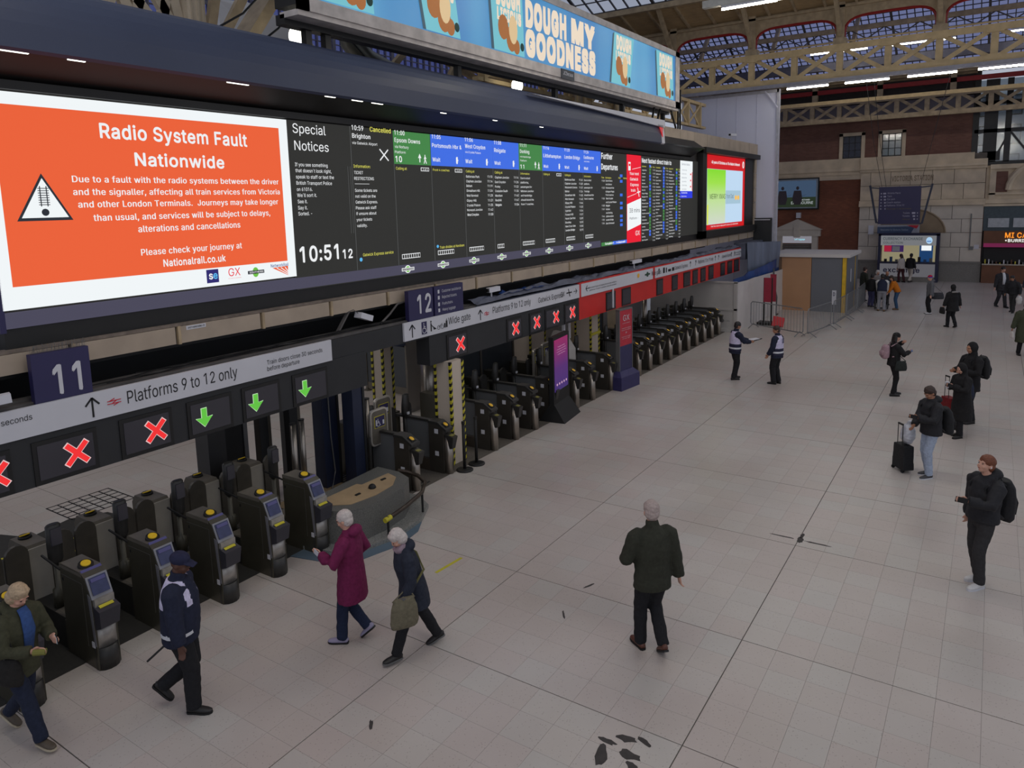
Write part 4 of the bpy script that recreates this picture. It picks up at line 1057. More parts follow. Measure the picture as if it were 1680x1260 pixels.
# airport express advert column
ax = thing('express_advert_screen', 'narrow red and white screen column reading 38 mins', 'screen', (20.95, YB, 3.95))
MB().box(20.43, 21.47, YB-.032, YB-.018, 3.95, 6.60).build('screen_face', M_scrred, ax)
MB().prism([(20.43, YB-.033, 5.12), (21.47, YB-.033, 5.30), (21.47, YB-.033, 4.49), (20.43, YB-.033, 4.32)], (0, -.003, 0)).build('white_band', M_scrwhite, ax)
letters([r for r in BOARD_TEXT if 20.2 <= r[1] < 21.45 and r[0] not in ('Go to platform', 'Please wait')], YB-.04, ax)
t = MB(); t.box(20.52, 20.68, YB-.038, YB-.034, 6.13, 6.38, 0); t.box(20.54, 20.66, YB-.041, YB-.038, 6.26, 6.33, 1); t.bar((20.8, YB-.038, 6.17), (21.45, YB-.038, 6.25), .012, .004, up=(0, 1, 0)); t.bar((20.45, YB-.038, 5.33), (21.1, YB-.038, 5.44), .012, .004, up=(0, 1, 0))
t.bar((21.15, YB-.038, 5.47), (21.4, YB-.038, 5.50), .035, .004, up=(0, 1, 0)); t.bar((21.2, YB-.038, 5.62), (21.32, YB-.038, 5.34), .035, .004, up=(0, 1, 0)); t.build('pictogram', [M_white, M_scrred], ax)
# service status panel
st = thing('status_screen', 'small white and blue service status screen on the board', 'screen', (25.5, YB, 5.27))
MB().box(24.92, 26.15, YB-.03, YB-.018, 5.52, 6.58).build('screen_face', M_scrwhite, st); MB().box(24.92, 26.15, YB-.03, YB-.018, 5.27, 5.52).build('blue_band', mat('screen_royal_blue', S(44, 60, 226), emit=1), st)
letters([r for r in BOARD_TEXT if 24.9 <= r[1] < 26.3], YB-.034, st)
t = MB()
for z in (6.12, 5.9, 5.68): t.ell((25.95, YB-.034, z), .06, .002, .035, 10, 6)
t.box(26.09, 26.13, YB-.034, YB-.03, 5.53, 6.2); t.build('line_symbol', M_scrred, st)
# Christmas advert screen
xs = thing('christmas_screen', 'red advert screen reading MERRY XMAS at the board end', 'screen', (30, YB, 3.9))
MB().box(26.75, 34.2, YB-.22, YB+.03, 3.75, 4.02).box(26.75, 34.2, YB-.34, YB+.03, 6.92, 7.12).box(26.75, 27.2, YB-.22, YB+.03, 3.75, 7.1).box(32.85, 34.2, YB-.05, YB+.03, 3.75, 7.1).build('surround', M_black, xs)
MB().box(27.2, 32.85, YB-.03, YB+.02, 4.03, 6.91).build('screen_face', M_red2, xs)
MB().box(27.75, 32.5, YB-.04, YB-.03, 4.22, 6.38).build('white_card', mat('screen_pale_blue', S(190, 216, 240), emit=1), xs)
gr = bpy.data.materials.new('screen_green_yellow'); gr.use_nodes = True; nt = gr.node_tree; b = nt.nodes['Principled BSDF']
tc = nt.nodes.new('ShaderNodeTexCoord'); sx_ = nt.nodes.new('ShaderNodeSeparateXYZ'); rp = nt.nodes.new('ShaderNodeValToRGB')
nt.links.new(tc.outputs['Generated'], sx_.inputs[0]); nt.links.new(sx_.outputs['Z'], rp.inputs[0]); nt.links.new(rp.outputs[0], b.inputs['Emission Color']); b.inputs['Emission Strength'].default_value = 1; b.inputs['Base Color'].default_value = (.01, .01, .01, 1)
rp.color_ramp.elements[0].color = S(206, 214, 200); rp.color_ramp.elements[1].color = S(128, 216, 34); e = rp.color_ramp.elements.new(.5); e.color = S(186, 222, 140); e = rp.color_ramp.elements.new(.75); e.color = S(156, 222, 70)
MB().box(27.76, 30.06, YB-.046, YB-.04, 4.23, 6.37).build('green_card', gr, xs)
MB().box(27.76, 27.9, YB-.05, YB-.046, 4.23, 5.0).build('yellow_patch', mat('screen_yellow_green', S(214, 226, 60), emit=1), xs)
MB().box(30.1, 32.2, YB-.046, YB-.04, 5.0, 5.55).build('ribbon', mat('screen_dull_blue', S(164, 194, 212), emit=1), xs)
MB().ell((31.5, YB-.05, 5.25), .16, .004, .1, 12, 8).ell((31.85, YB-.05, 5.25), .16, .004, .1, 12, 8).build('bow', mat('screen_amber', S(246, 190, 90), emit=1), xs)
letters([r for r in BOARD_TEXT if r[1] >= 26.3], YB-.06, xs)
t = MB(); t.ell((32.55, YB-.045, 6.65), .14, .004, .15, 14, 8, 0); t.ell((32.55, YB-.052, 6.65), .05, .004, .09, 12, 8, 1); t.build('round_mark', [M_white, M_red2], xs)

# ================================================================ FASCIA BEAM OVER THE GATES (y = 9.0)
YF = 9.0
fb = thing('gate_fascia', 'dark grey fascia beam carrying gate signals above near gates', 'fascia beam', (5.5, YF, 2.2))
MB().box(.8, 8.95, YF+.01, YF+.34, 2.13, 2.74).build('casing', M_darkbox, fb); MB().box(.8, 10.75, YF+.02, YF+.36, 2.70, 3.06).build('upper_casing', M_darkbox, fb)
fb2 = thing('gate_fascia', 'dark grey fascia beam with five red cross signals', 'fascia beam', (13.5, YF, 2.2))
MB().box(10.66, 16.8, YF+.01, YF+.34, 2.13, 2.74).build('casing', M_darkbox, fb2); MB().box(10.76, 16.8, YF+.02, YF+.36, 2.70, 3.06).build('upper_casing', M_darkbox, fb2)
fr_ = thing('gate_fascia', 'long red fascia beam above the furthest ticket gates', 'fascia beam', (24, YF, 2.2))
MB().box(16.81, 31.4, YF+.01, YF+.34, 2.13, 2.74).build('casing', M_redfas, fr_); MB().box(16.81, 31.9, YF+.0, YF+.36, 2.72, 3.12).build('upper_casing', M_redfas, fr_)
def signboard(x0, x1, label, rows):
    t = thing('direction_sign', label, 'sign', ((x0+x1)/2, YF, 2.74)); MB().box(x0, x1, YF-.02, YF+.02, 2.735, 3.08).build('panel', M_sign, t)
    if rows:
        m = MB()
        for r in rows: put_text(m, r[0], r[1], r[2], r[3], r[4], YF-.024, 0)
        m.build('lettering', M_ink, t)
    return t
FT = FASCIA_TEXT
s1 = signboard(.8, 8.15, 'white sign reading Platforms 9 to 12 only above near gates', [r for r in FT if r[1] < 8.2])
s2_ = signboard(9.93, 16.78, 'white Wide gate sign left of the red fascia', [r for r in FT if 8.2 <= r[1] < 16.8])
s3 = signboard(16.9, 21.75, 'white sign with left arrow on the red fascia', [r for r in FT if 16.8 <= r[1] < 21.8])
s4 = signboard(21.95, 31.85, 'far white Wide gates sign over the red fascia', [r for r in FT if r[1] >= 21.8])
def arrow(mb, x, z, h, y, ang=90):
    a = math.radians(ang); d = Vector((math.cos(a), 0, math.sin(a))); n_ = Vector((-d.z, 0, d.x)); c_ = Vector((x, y, z)); tip = c_+d*h/2
    mb.bar(c_-d*h/2, tip, h*.09, .004, up=(0, 1, 0)); mb.bar(tip, tip-d*h*.38+n_*h*.34, h*.09, .004, up=(0, 1, 0)); mb.bar(tip, tip-d*h*.38-n_*h*.34, h*.09, .004, up=(0, 1, 0))
def railmark(mb, x, z, w, y):
    h = w*.5
    for dz in (-h*.2, h*.2): mb.box(x-w/2, x+w/2, y-.003, y, z+dz-h*.06, z+dz+h*.06)
    mb.bar((x-w*.35, y, z+h*.2), (x+w*.05, y, z+h*.5), h*.12, .003, up=(0, 1, 0)); mb.bar((x-w*.15, y, z-h*.2), (x+w*.2, y, z+h*.2), h*.12, .003, up=(0, 1, 0)); mb.bar((x-w*.05, y, z-h*.5), (x+w*.35, y, z-h*.2), h*.12, .003, up=(0, 1, 0))
m = MB(); arrow(m, 4.31, 2.90, .24, YF-.024); m.build('arrow', M_ink, s1); m = MB(); railmark(m, 4.57, 2.91, .17, YF-.024); m.build('railway_symbol', mat('sign_red', S(200, 30, 50), .5), s1)
m = MB(); arrow(m, 10.15, 2.90, .24, YF-.024); arrow(m, 12.33, 2.9, .22, YF-.024); arrow(m, 16.55, 2.93, .18, YF-.024, 0); m.bar((16.08, YF-.024, 2.93), (16.36, YF-.024, 2.93), .03, .004, up=(0, 1, 0)); m.bar((16.18, YF-.024, 3.03), (16.26, YF-.024, 2.83), .03, .004, up=(0, 1, 0)); put_text(m, 'GX', 15.78, 15.98, 2.87, .12, YF-.026); m.build('arrow', M_ink, s2_)
m = MB(); railmark(m, 12.56, 2.9, .18, YF-.024); m.build('railway_symbol', mat('sign_red', S(200, 30, 50), .5), s2_)
m = MB(); m.box(10.42, 10.57, YF-.026, YF-.02, 2.79, 3.03); m.build('symbol_panel', M_navysign, s2_)
def wheelchair(mb, x, z, h, y):
    mb.ell((x-.01*h, y, z+h*.92), h*.07, .002, h*.07, 8, 6)
    for a, b in [((0, .82), (0, .45)), ((0, .62), (.22, .6)), ((0, .46), (.24, .44)), ((.24, .44), (.34, .12)), ((.34, .12), (.44, .14))]: mb.bar((x+a[0]*h, y, z+a[1]*h), (x+b[0]*h, y, z+b[1]*h), .08*h, .003, up=(0, 1, 0))
    P = [(x+h*(.04+.27*math.cos(t)), y, z+h*(.28+.27*math.sin(t))) for t in [math.radians(120+28*k) for k in range(9)]]
    for a, b in zip(P[:-1], P[1:]): mb.bar(a, b, .06*h, .003, up=(0, 1, 0))
m = MB(); wheelchair(m, 10.48, 2.81, .2, YF-.03); m.build('wheelchair_symbol', M_sign, s2_)
m = MB(); m.ell((10.70, YF-.024, 3.0), .02, .003, .02); m.bar((10.70, YF-.024, 2.97), (10.70, YF-.024, 2.81), .03, .003, up=(0, 1, 0)); m.prism([(10.76, YF-.024, 2.9), (10.86, YF-.024, 2.84), (10.78, YF-.024, 2.83)], (0, -.003, 0)); m.bar((10.71, YF-.024, 2.93), (10.80, YF-.024, 2.86), .015, .003, up=(0, 1, 0))
for cx in (10.93, 11.04): m.tube([(cx+.04*math.cos(t), YF-.024, 2.85+.04*math.sin(t)) for t in [k*math.pi/5 for k in range(11)]], .004, 4)
m.bar((10.93, YF-.024, 2.85), (11.04, YF-.024, 2.92), .008, .003, up=(0, 1, 0)); m.box(11.10, 11.14, YF-.026, YF-.022, 2.82, 2.91); m.box(11.155, 11.205, YF-.026, YF-.022, 2.82, 2.95); m.tube([(11.165, YF-.024, 2.95), (11.18, YF-.024, 2.99), (11.195, YF-.024, 2.95)], .004, 4)
m.build('luggage_symbols', M_ink, s2_)
m = MB(); arrow(m, 17.25, 2.93, .22, YF-.024, 180); m.build('arrow', M_ink, s3); MB().ell((20.6, YF-.024, 2.95), .09, .003, .07).build('sun_symbol', mat('amber_symbol', S(240, 180, 60), .5), s3)
m = MB(); m.box(21.1, 21.5, YF-.026, YF-.022, 2.90, 2.95); m.ell((21.3, YF-.024, 2.925), .09, .003, .08); m.build('operator_mark', mat('dark_green_mark', S(36, 70, 52), .5), s3)
m = MB()
for x, a in [(22.25, 90), (25.2, 90), (25.75, 70), (28.0, 90), (28.4, 70), (30.1, 90), (30.5, 60)]: arrow(m, x, 2.93, .2, YF-.024, a)
m.box(22.6, 22.75, YF-.026, YF-.022, 2.84, 3.02); m.box(22.85, 22.93, YF-.026, YF-.022, 2.84, 3.0); m.box(23.05, 23.3, YF-.026, YF-.022, 2.85, 2.93); m.box(23.4, 23.6, YF-.026, YF-.022, 2.84, 2.96); m.build('arrow', M_ink, s4)
# signals
M_sigglass = mat('signal_display_glass', S(62, 60, 66), .25, 0, .05, 2)
M_sigred = mat('lit_red_cross', S(240, 48, 50), emit=1.0); M_siggrn = mat('lit_green_arrow', S(96, 190, 66), emit=1.0); M_sigedge = mat('lit_symbol_edge', S(232, 196, 196), emit=.9); M_sigedgeg = mat('lit_symbol_edge_green', S(200, 236, 190), emit=.9)
def signal(x0, x1, kind, cx, label, grp, z0=2.19, z1=2.60):
    t = thing('gate_signal', label, 'gate signal', ((x0+x1)/2, YF, z0), grp)
    MB().box(x0-.05, x1+.05, YF-.006, YF+.012, z0-.05, z1+.05).build('bezel', M_black, t); MB().box(x0, x1, YF-.012, YF, z0, z1).build('display', M_sigglass, t)
    s_ = .115
    if kind == 'x':
        for mm, w, d, l in ((M_sigedge, .078, .016, 1.08), (M_sigred, .062, .020, 1.0)):
            c = MB(); c.bar((cx-s_*l, YF-d, 2.40-s_*1.05*l), (cx+s_*l, YF-d, 2.40+s_*1.05*l), w, .004, up=(0, 1, 0)); c.bar((cx-s_*l, YF-d-.001, 2.40+s_*1.05*l), (cx+s_*l, YF-d-.001, 2.40-s_*1.05*l), w, .004, up=(0, 1, 0)); c.build('cross' if mm is M_sigred else 'cross_edge', mm, t)
    if kind == 'a':
        for mm, e, d in ((M_sigedgeg, .008, .014), (M_siggrn, 0, .018)):
            c = MB(); c.prism([(cx-.038-e, YF-d, 2.52+e), (cx+.038+e, YF-d, 2.52+e), (cx+.038+e, YF-d, 2.39), (cx+.125+e, YF-d, 2.39+e), (cx, YF-d, 2.265-e*1.4), (cx-.125-e, YF-d, 2.39+e), (cx-.038-e, YF-d, 2.39)], (0, -.003, 0)); c.build('arrow' if mm is M_siggrn else 'arrow_edge', mm, t)
    return t
for k, (x0, x1, kd, cx) in enumerate([(2.72, 3.34, 'x', 3.22), (3.66, 4.28, 'x', 4.08), (4.66, 5.26, 'x', 5.07), (5.58, 6.18, 'a', 5.77), (6.45, 7.03, 'a', 6.62), (7.37, 7.99, 'a', 7.55)]):
    signal(x0, x1, kd, cx, ['red cross gate signal cut by the left picture edge', 'red cross gate signal second from the left edge', 'red cross gate signal just left of the green arrows', 'leftmost green down arrow gate signal', 'middle green down arrow gate signal', 'rightmost green down arrow gate signal'][k], 'gate signals on the dark fascia')
for k, (x0, x1, cx) in enumerate([(11.24, 11.82, 11.62), (13.40, 13.93, 13.7), (14.36, 14.84, 14.63), (15.08, 15.7, 15.55), (16.05, 16.58, 16.4)]):
    signal(x0, x1, 'x', cx, ['red cross gate signal below the Wide gate sign', 'second red cross signal right of the striped column', 'third red cross signal right of the striped column', 'fourth red cross signal, near the red fascia', 'red cross signal next to the red fascia'][k], 'red cross signals on the dark fascia')
for k, (a, b) in enumerate([(18.45, 18.97), (19.5, 20.03), (22.15, 22.6), (23.5, 23.95), (24.62, 25.2), (25.56, 26.0), (26.42, 26.88), (27.33, 27.82), (28.8, 29.27), (29.7, 30.25), (30.62, 31.2)]):
    signal(a, b, 'o', 0, ['first', 'second', 'third', 'fourth', 'fifth', 'sixth', 'seventh', 'eighth', 'ninth', 'tenth', 'eleventh'][k]+' blank signal screen from the left on the red fascia', 'blank signals on the red fascia', 2.2, 2.62)
# number signs standing on the beam
def numsign(x0, x1, label, rows):
    t = thing('platform_sign', label, 'sign', ((x0+x1)/2, YF+.05, 3.06)); MB().box(x0, x1, YF+.03, YF+.12, 3.07, 3.65).build('panel', M_navysign, t)
    MB().box(x0+.1, x0+.14, YF+.06, YF+.1, 3.0, 3.1).box(x1-.14, x1-.1, YF+.06, YF+.1, 3.0, 3.1).build('bracket', M_grey, t)
    m = MB()
    for r in rows: put_text(m, *r[:5], YF+.026, r[5])
    m.build('lettering', M_sign, t); return t
t11 = numsign(3.72, 4.36, 'navy platform sign 11 with bird spikes on top', [('11', 3.93, 4.25, 3.15, .33, 1)])
numsign(10.14, 10.85, 'navy platform sign 12 above the Wide gate sign', [('12', 10.38, 10.79, 3.2, .34, 1)])
t12 = numsign(10.90, 11.82, 'navy sign listing Customer assistance beside the 12 sign', [(s, 11.13, 11.13+w, z, .055, 0) for s, w, z in [('Customer assistance', .62, 3.52), ('Rejected tickets', .47, 3.40), ('Pushchairs', .33, 3.27), ('Heavy luggage', .42, 3.15)]])
m = MB()
for z in (3.51, 3.39, 3.26, 3.14): m.box(11.0, 11.05, YF+.022, YF+.028, z, z+.07)
m.build('symbol', M_sign, t12)
m = MB(); random.seed(9)
for k in range(60): x = 3.74+k*.0102; m.bar((x, YF+.07, 3.65), (x+random.uniform(-.02, .02), YF+.07+random.uniform(-.03, .03), 3.72+random.random()*.04), .0025)
stuff(m.build('bird_spikes', M_grey, t11))
# cable trays and clutter between beam and ledge
ct = thing('cable_tray', 'grey cable trays with loose cables above the gate fascia', 'cable tray', (8, 9.2, 3.06))
MB().box(.8, 12.5, 9.08, 9.16, 3.06, 3.10).box(.8, 12.5, 9.22, 9.36, 3.04, 3.12).box(.8, 12.5, 9.16, 9.24, 3.05, 3.07).build('tray', M_cable, ct)
m = MB(); random.seed(2)
for q in range(4):
    P = []; x = 4.4+q*.2
    while x < 12: P.append((x, 9.19+.03*math.sin(x*2.1+q), 3.11+.02*math.sin(x*3+q*2)+.01*q)); x += .35
    m.tube(P, .008, 5)
m.build('cables', M_black2, ct)
m = MB(); m.bar((8.52, 9.24, 3.1), (8.92, 9.28, 3.52), .06, .03); m.build('bracket', M_cable, ct)
m = MB(); m.bar((9.0, 9.2, 3.36), (9.28, 9.2, 3.26), .17, .1); o = m.build('junction_box', M_sign, ct)
m = MB(); m.tube([(8.75, 9.25, 3.42), (8.92, 9.22, 3.46), (9.05, 9.2, 3.36)], .007, 5); m.tube([(9.55, 9.2, 3.12), (9.8, 9.2, 3.26), (10.02, 9.2, 3.42), (10.3, 9.2, 3.44), (10.46, 9.2, 3.25)], .02, 7); m.build('loose_cable', M_cable, ct)
# tarpaulin on the right part
M_tarp = mat('grey_blue_tarpaulin', S(84, 88, 104), .6, 0, .25, 3, .4)
tp = MB(); random.seed(4); nx = 70
V = []; F = []
for i in range(nx+1):
    for j in range(5):
        x = 12.3+(31.9-12.3)*i/nx; y = 9.03+.34*j/4
        V.append((x, y, 3.10+(.10+.12*noise.noise(Vector((x*1.3, y*5, 0)))+.05*noise.noise(Vector((x*5, y*9, 2))))*(.3 if j == 0 else 1)))
for i in range(nx):
    for j in range(4): F.append((i*5+j, (i+1)*5+j, (i+1)*5+j+1, i*5+j+1))
tp.add(V, F); tp.box(12.3, 31.9, 9.04, 9.36, 3.05, 3.09); tag(tp.build('tarpaulin', M_tarp, smooth=False), 'crumpled grey blue tarpaulin lying along the right fascia beam', 'tarpaulin')
tp = MB(); V = []; F = []
for i in range(12):
    for j in range(4): V.append((13.4+i*.16, 9.05+.1*j, 3.22+.08*noise.noise(Vector((i*.7, j, 3)))))
for i in range(11):
    for j in range(3): F.append((i*4+j, (i+1)*4+j, (i+1)*4+j+1, i*4+j+1))
tp.add(V, F); tag(tp.build('blue_sheet', mat('blue_plastic_sheet', S(36, 66, 128), .4, 0, .2, 4, .3)), 'bright blue plastic sheet lying on the grey tarpaulin', 'tarpaulin')
# security cameras
def cctv(x, y, z, label, L=.42, dx=-1):
    t = thing('security_camera', label, 'camera', (x, y, z-.2))
    MB().cyl((x, y, z-.22), (x, y, z-.04), .02).build('bracket', M_sign, t)
    MB().bar((x-dx*L*.5, y-.1, z+.02), (x+dx*L*.5, y-.02, z), .11, .1).build('body', M_sign, t)
    MB().bar((x+dx*L*.5, y-.02, z), (x+dx*(L*.5+.03), y-.01, z), .08, .07).build('lens', M_black2, t); return t
cctv(20.55, 9.1, 3.38, 'white security camera above the gap between the red signs', .5)
cctv(13.0, 9.15, 3.36, 'white security camera above the Platforms 9 to 12 sign', .3)
cctv(3.3, 9.05, 3.22, 'white security camera at the left edge beside sign 11', .3)
cctv(31.2, 9.4, 7.85, 'white floodlight on the cream panels at board end', .5)
# ================================================================ BIG ILLUMINATED ADVERT ABOVE THE BOARD (y = 9.0)
M_adframe = mat('worn_advert_frame', S(196, 188, 182), .6, .1, .2, 4, .05)
ad = thing('advert_billboard', 'long blue lit billboard reading DOUGH MY GOODNESS', 'advert', (16, 9, 8.2))
MB().box(7.9, 23.9, 9.0, 9.5, 8.30, 9.92).build('casing', M_black, ad)
MB().box(7.9, 23.9, 8.94, 9.02, 8.22, 8.42).box(7.9, 23.9, 8.94, 9.02, 9.84, 10.0).box(23.55, 23.9, 8.94, 9.02, 8.22, 10.0).box(7.9, 8.1, 8.94, 9.02, 8.22, 10.0).box(7.9, 23.9, 8.98, 9.4, 8.14, 8.23).build('frame', M_adframe, ad)
M_adblue = bpy.data.materials.new('advert_blue'); M_adblue.use_nodes = True; nt = M_adblue.node_tree; b = nt.nodes['Principled BSDF']; b.inputs['Base Color'].default_value = (.01, .01, .01, 1); b.inputs['Emission Strength'].default_value = .82
tc = nt.nodes.new('ShaderNodeTexCoord'); wv = nt.nodes.new('ShaderNodeTexNoise'); wv.inputs['Scale'].default_value = .35; mp = nt.nodes.new('ShaderNodeMapping'); mp.inputs['Scale'].default_value = (1, 0, 0); rp = nt.nodes.new('ShaderNodeValToRGB')
nt.links.new(tc.outputs['Object'], mp.inputs[0]); nt.links.new(mp.outputs[0], wv.inputs['Vector']); nt.links.new(wv.outputs[0], rp.inputs[0]); nt.links.new(rp.outputs[0], b.inputs['Emission Color'])
rp.color_ramp.elements[0].position = .35; rp.color_ramp.elements[0].color = S(44, 116, 188); rp.color_ramp.elements[1].position = .65; rp.color_ramp.elements[1].color = S(96, 172, 216)
MB().box(8.1, 23.55, 8.97, 9.0, 8.42, 9.84).build('poster', M_adblue, ad)
M_adcream = mat('advert_cream', S(238, 220, 198), emit=.95)
def fat(mb, t, x0, x1, z, h, y):
    V, F = glyphs(t, .055, 4); a = min(v[0] for v in V); b_ = max(v[0] for v in V); sx = (x1-x0)/(b_-a); sz = h/(CAPH+.09)
    mb.add([(x0+(v[0]-a)*sx, y-v[2]*.0004, z+(v[1]+.045)*sz) for v in V], F)
m = MB(); fat(m, 'DOUGH', 14.38, 16.25, 9.13, .58, 8.965); fat(m, 'MY', 16.5, 17.78, 9.13, .58, 8.965); fat(m, 'GOODNESS', 14.36, 17.80, 8.50, .58, 8.965); m.build('lettering', M_adcream, ad)
M_carton = mat('advert_mint', S(120, 196, 210), emit=.9); M_cartondk = mat('advert_carton_side', S(70, 96, 112), emit=.8); M_cookie = mat('advert_biscuit', S(176, 112, 62), emit=.8); M_cookie2 = mat('advert_biscuit_cream', S(226, 196, 150), emit=.9); M_adgreen = mat('advert_dark_badge', S(24, 58, 54), emit=.8)
def carton(x, tilt, w=1.25, z0=8.45, z1=9.85, txt='DOUGH', keep=None):
    t = tilt
    def P(u, v): return (x+u*w+t*(v-.5)*.5, 8.962, z0+(z1-z0)*v)
    m = MB(); m.prism([P(-.08, 0), P(0, .0), P(0, .97), P(-.07, .93)], (0, -.002, 0)); m.build('carton_side', M_cartondk, ad)
    m = MB(); m.prism([P(0, 0), P(.95, 0), P(1.0, .97), P(0, .97)], (0, -.002, 0)); m.build('carton_front', M_carton, ad)
    m = MB()
    a = P(.15, .66); b2 = P(.9, .66); fat(m, txt, a[0], b2[0], a[2], .38, 8.957); a = P(.15, .45); b2 = P(.9, .45); fat(m, 'LICIOUS', a[0], b2[0], a[2], .26, 8.957); m.build('lettering', M_adcream, ad)
    m = MB(); a = P(.32, .36); m.ell((a[0], 8.955, a[2]), .20, .004, .26, 14, 8); a = P(.55, .22); m.ell((a[0], 8.953, a[2]), .2, .004, .27, 14, 8); a = P(.7, .12); m.ell((a[0], 8.953, a[2]), .13, .004, .16, 12, 8); m.build('biscuit_picture', M_cookie, ad)
    m = MB(); a = P(.62, .36); m.ell((a[0], 8.949, a[2]), .17, .004, .30, 14, 8); m.build('filling_picture', M_cookie2, ad)
    m = MB(); a = P(.88, .14); m.ell((a[0], 8.949, a[2]), .08, .004, .09, 10, 6); m.build('badge', M_adgreen, ad)
carton(13.05, -.25); carton(10.75, -.6, 1.1); carton(18.85, .45, 1.3); carton(22.0, -.3, 1.4); carton(8.3, -.4, 1.2)
m = MB(); m.box(15.9, 16.55, 8.92, 8.945, 8.2, 8.43); o = m.build('maker_plate', mat('plate_dark_grey', S(50, 56, 66), .5), ad); m = MB(); put_text(m, 'JCDecaux', 15.98, 16.48, 8.29, .09, 8.915, 1); m.build('lettering', M_sign, o)
# legs and struts carrying the billboard
lgs = thing('billboard_support', 'dark steel legs and lattice carrying the blue billboard', 'steel frame', (16, 9.6, 7.5))
for x in (8.42, 8.83, 12.4, 16.4, 20.4, 23.6): MB().box(x-.06, x+.06, 9.35, 9.47, 7.5, 8.35).build('leg', M_black, lgs)
MB().box(7.9, 23.9, 9.3, 9.5, 8.05, 8.2).build('beam', M_black, lgs)
for a, b in [((22.4, 9.2, 8.2), (22.1, 9.2, 7.55)), ((22.5, 9.2, 7.55), (22.9, 9.2, 8.2)), ((23.5, 9.1, 8.2), (24.0, 9.1, 7.6)), ((24.2, 9.1, 8.5), (24.2, 9.1, 7.6)), ((24.4, 9.1, 8.9), (24.4, 9.1, 7.6))]: MB().bar(a, b, .05).build('strut', M_black, lgs)
# globe lamps
for k, (x, lab) in enumerate([(9.27, 'lit globe lamp beside the dark billboard legs at left'), (16.52, 'lit globe lamp under the middle of the billboard')]):
    t = thing('globe_lamp', lab, 'lamp', (x, 10.6, 8.6), 'globe lamps'); h = .0
    MB().lathe((x, 10.6, 8.47), [(0, .10), (.03, .13), (.14, .13), (.22, .08), (.26, .03)], 14).cyl((x, 10.6, 8.72), (x, 10.6, 9.3), .012).build('fitting', M_sign, t, True)
    MB().ell((x, 10.6, 8.28), .15, .15, .19, 18, 12).build('globe', M_bulb, t, True)
rl = MB(); rl.bar((7.5, 10.6, 9.32), (24, 10.6, 9.32), .06, .06); tag(rl.build('lamp_rail', M_black), 'thin dark rail from which globe lamps hang', 'rail')
# silver duct
du = MB(); du.tube([(11.05, 11.2, 10.0), (11.07, 11.2, 8.95), (11.2, 11.2, 8.6), (11.55, 11.2, 8.3), (12.3, 11.2, 8.12), (13.8, 11.2, 8.05)], .24, 14); o = tag(du.build('air_duct', mat('galvanised_duct', S(120, 120, 112), .35, .7, .2, 3), smooth=True), 'bent silver air duct behind the billboard legs', 'duct')
rg = MB()
for z in (9.4, 9.1): rg.cyl((11.06, 11.2, z-.02), (11.06, 11.2, z+.02), .255, n=14)
rg.build('duct_ring', M_grey, o)
# iron columns and struts behind the canopy, top left
ic = thing('iron_column', 'cream fluted iron column with spreading braces at top left', 'column', (7.65, 11.2, 0))
M_pale = mat('pale_cream_iron', S(196, 180, 156), .6, 0, .12, 3, .05)
MB().lathe((7.6, 11.2, 0), [(0, .26), (.3, .24), (.4, .2), (11, .19)], 16).build('shaft', M_pale, ic)
for k in range(5): a_ = -2.6+k*.5; MB().bar((7.6+.2*math.cos(a_), 11.2+.2*math.sin(a_), .5), (7.6+.19*math.cos(a_), 11.2+.19*math.sin(a_), 10.8), .035).build('flute', M_pale, ic)
for a, b in [((7.35, 8.0), (6.2, 9.9)), ((7.1, 8.0), (5.3, 9.9)), ((7.0, 7.9), (7.35, 9.6)), ((6.5, 7.9), (7.1, 9.6)), ((6.7, 7.9), (5.9, 9.6)), ((6.1, 7.9), (6.6, 9.6)), ((7.85, 7.9), (8.3, 9.8)), ((8.0, 7.9), (9.3, 10.0)), ((7.45, 7.8), (7.0, 9.9))]:
    MB().bar((a[0], 11.2, a[1]), (b[0], 11.2, b[1]), .10, .16).build('brace', M_creamd if b[0] > 8 else M_pale, ic)
MB().bar((8.45, 11.6, 7.7), (10.3, 11.6, 10.2), .50, .2).build('brace', M_creamd, ic)
cv = MB(); V = []; F = []
for i in range(11):
    for j in range(2): t = i/10; V.append((9.6+2.6*j+.0, 12.6+2.5*math.sin(t*1.5), 7.6+2.6*(1-math.cos(t*1.5))+0*j))
V2 = [(9.6, 13.0, 7.2), (13.6, 13.0, 7.2), (12.9, 13.4, 8.5), (12.1, 13.9, 9.5), (11.2, 14.4, 9.9), (10.4, 14.4, 9.8)]
cv.prism(V2, (.2, .5, .0)); tag(cv.build('white_roof_housing', mat('off_white_sheet', S(214, 210, 206), .7, 0, .05, 1)), 'curved off white roof housing beyond the canopy at top left', 'housing')
for k, (x, y) in enumerate([(20.8, 11.2), (23.6, 11.2)]):
    t = thing('iron_column', ['cream iron column under the right part of the billboard', 'cream iron column near the billboard end'][k], 'column', (x, y, 0)); MB().box(x-.2, x+.2, y-.2, y+.2, 0, 10.6).build('shaft', M_pale, t); MB().box(x-.28, x-.14, y-.26, y-.2, 7.4, 10.4).box(x+.14, x+.28, y-.26, y-.2, 7.4, 10.4).build('flange', M_cream, t)
pt = thing('platform_girder', 'cream lattice girder running behind the billboard', 'roof girder', (20, 11.2, 8.4)); z0, z1 = 8.35, 9.45
MB().box(15.5, 33, 11.1, 11.3, z0, z0+.1).build('bottom_chord', M_cream, pt); MB().box(15.5, 33, 11.1, 11.3, z1-.12, z1).build('top_chord', M_cream, pt)
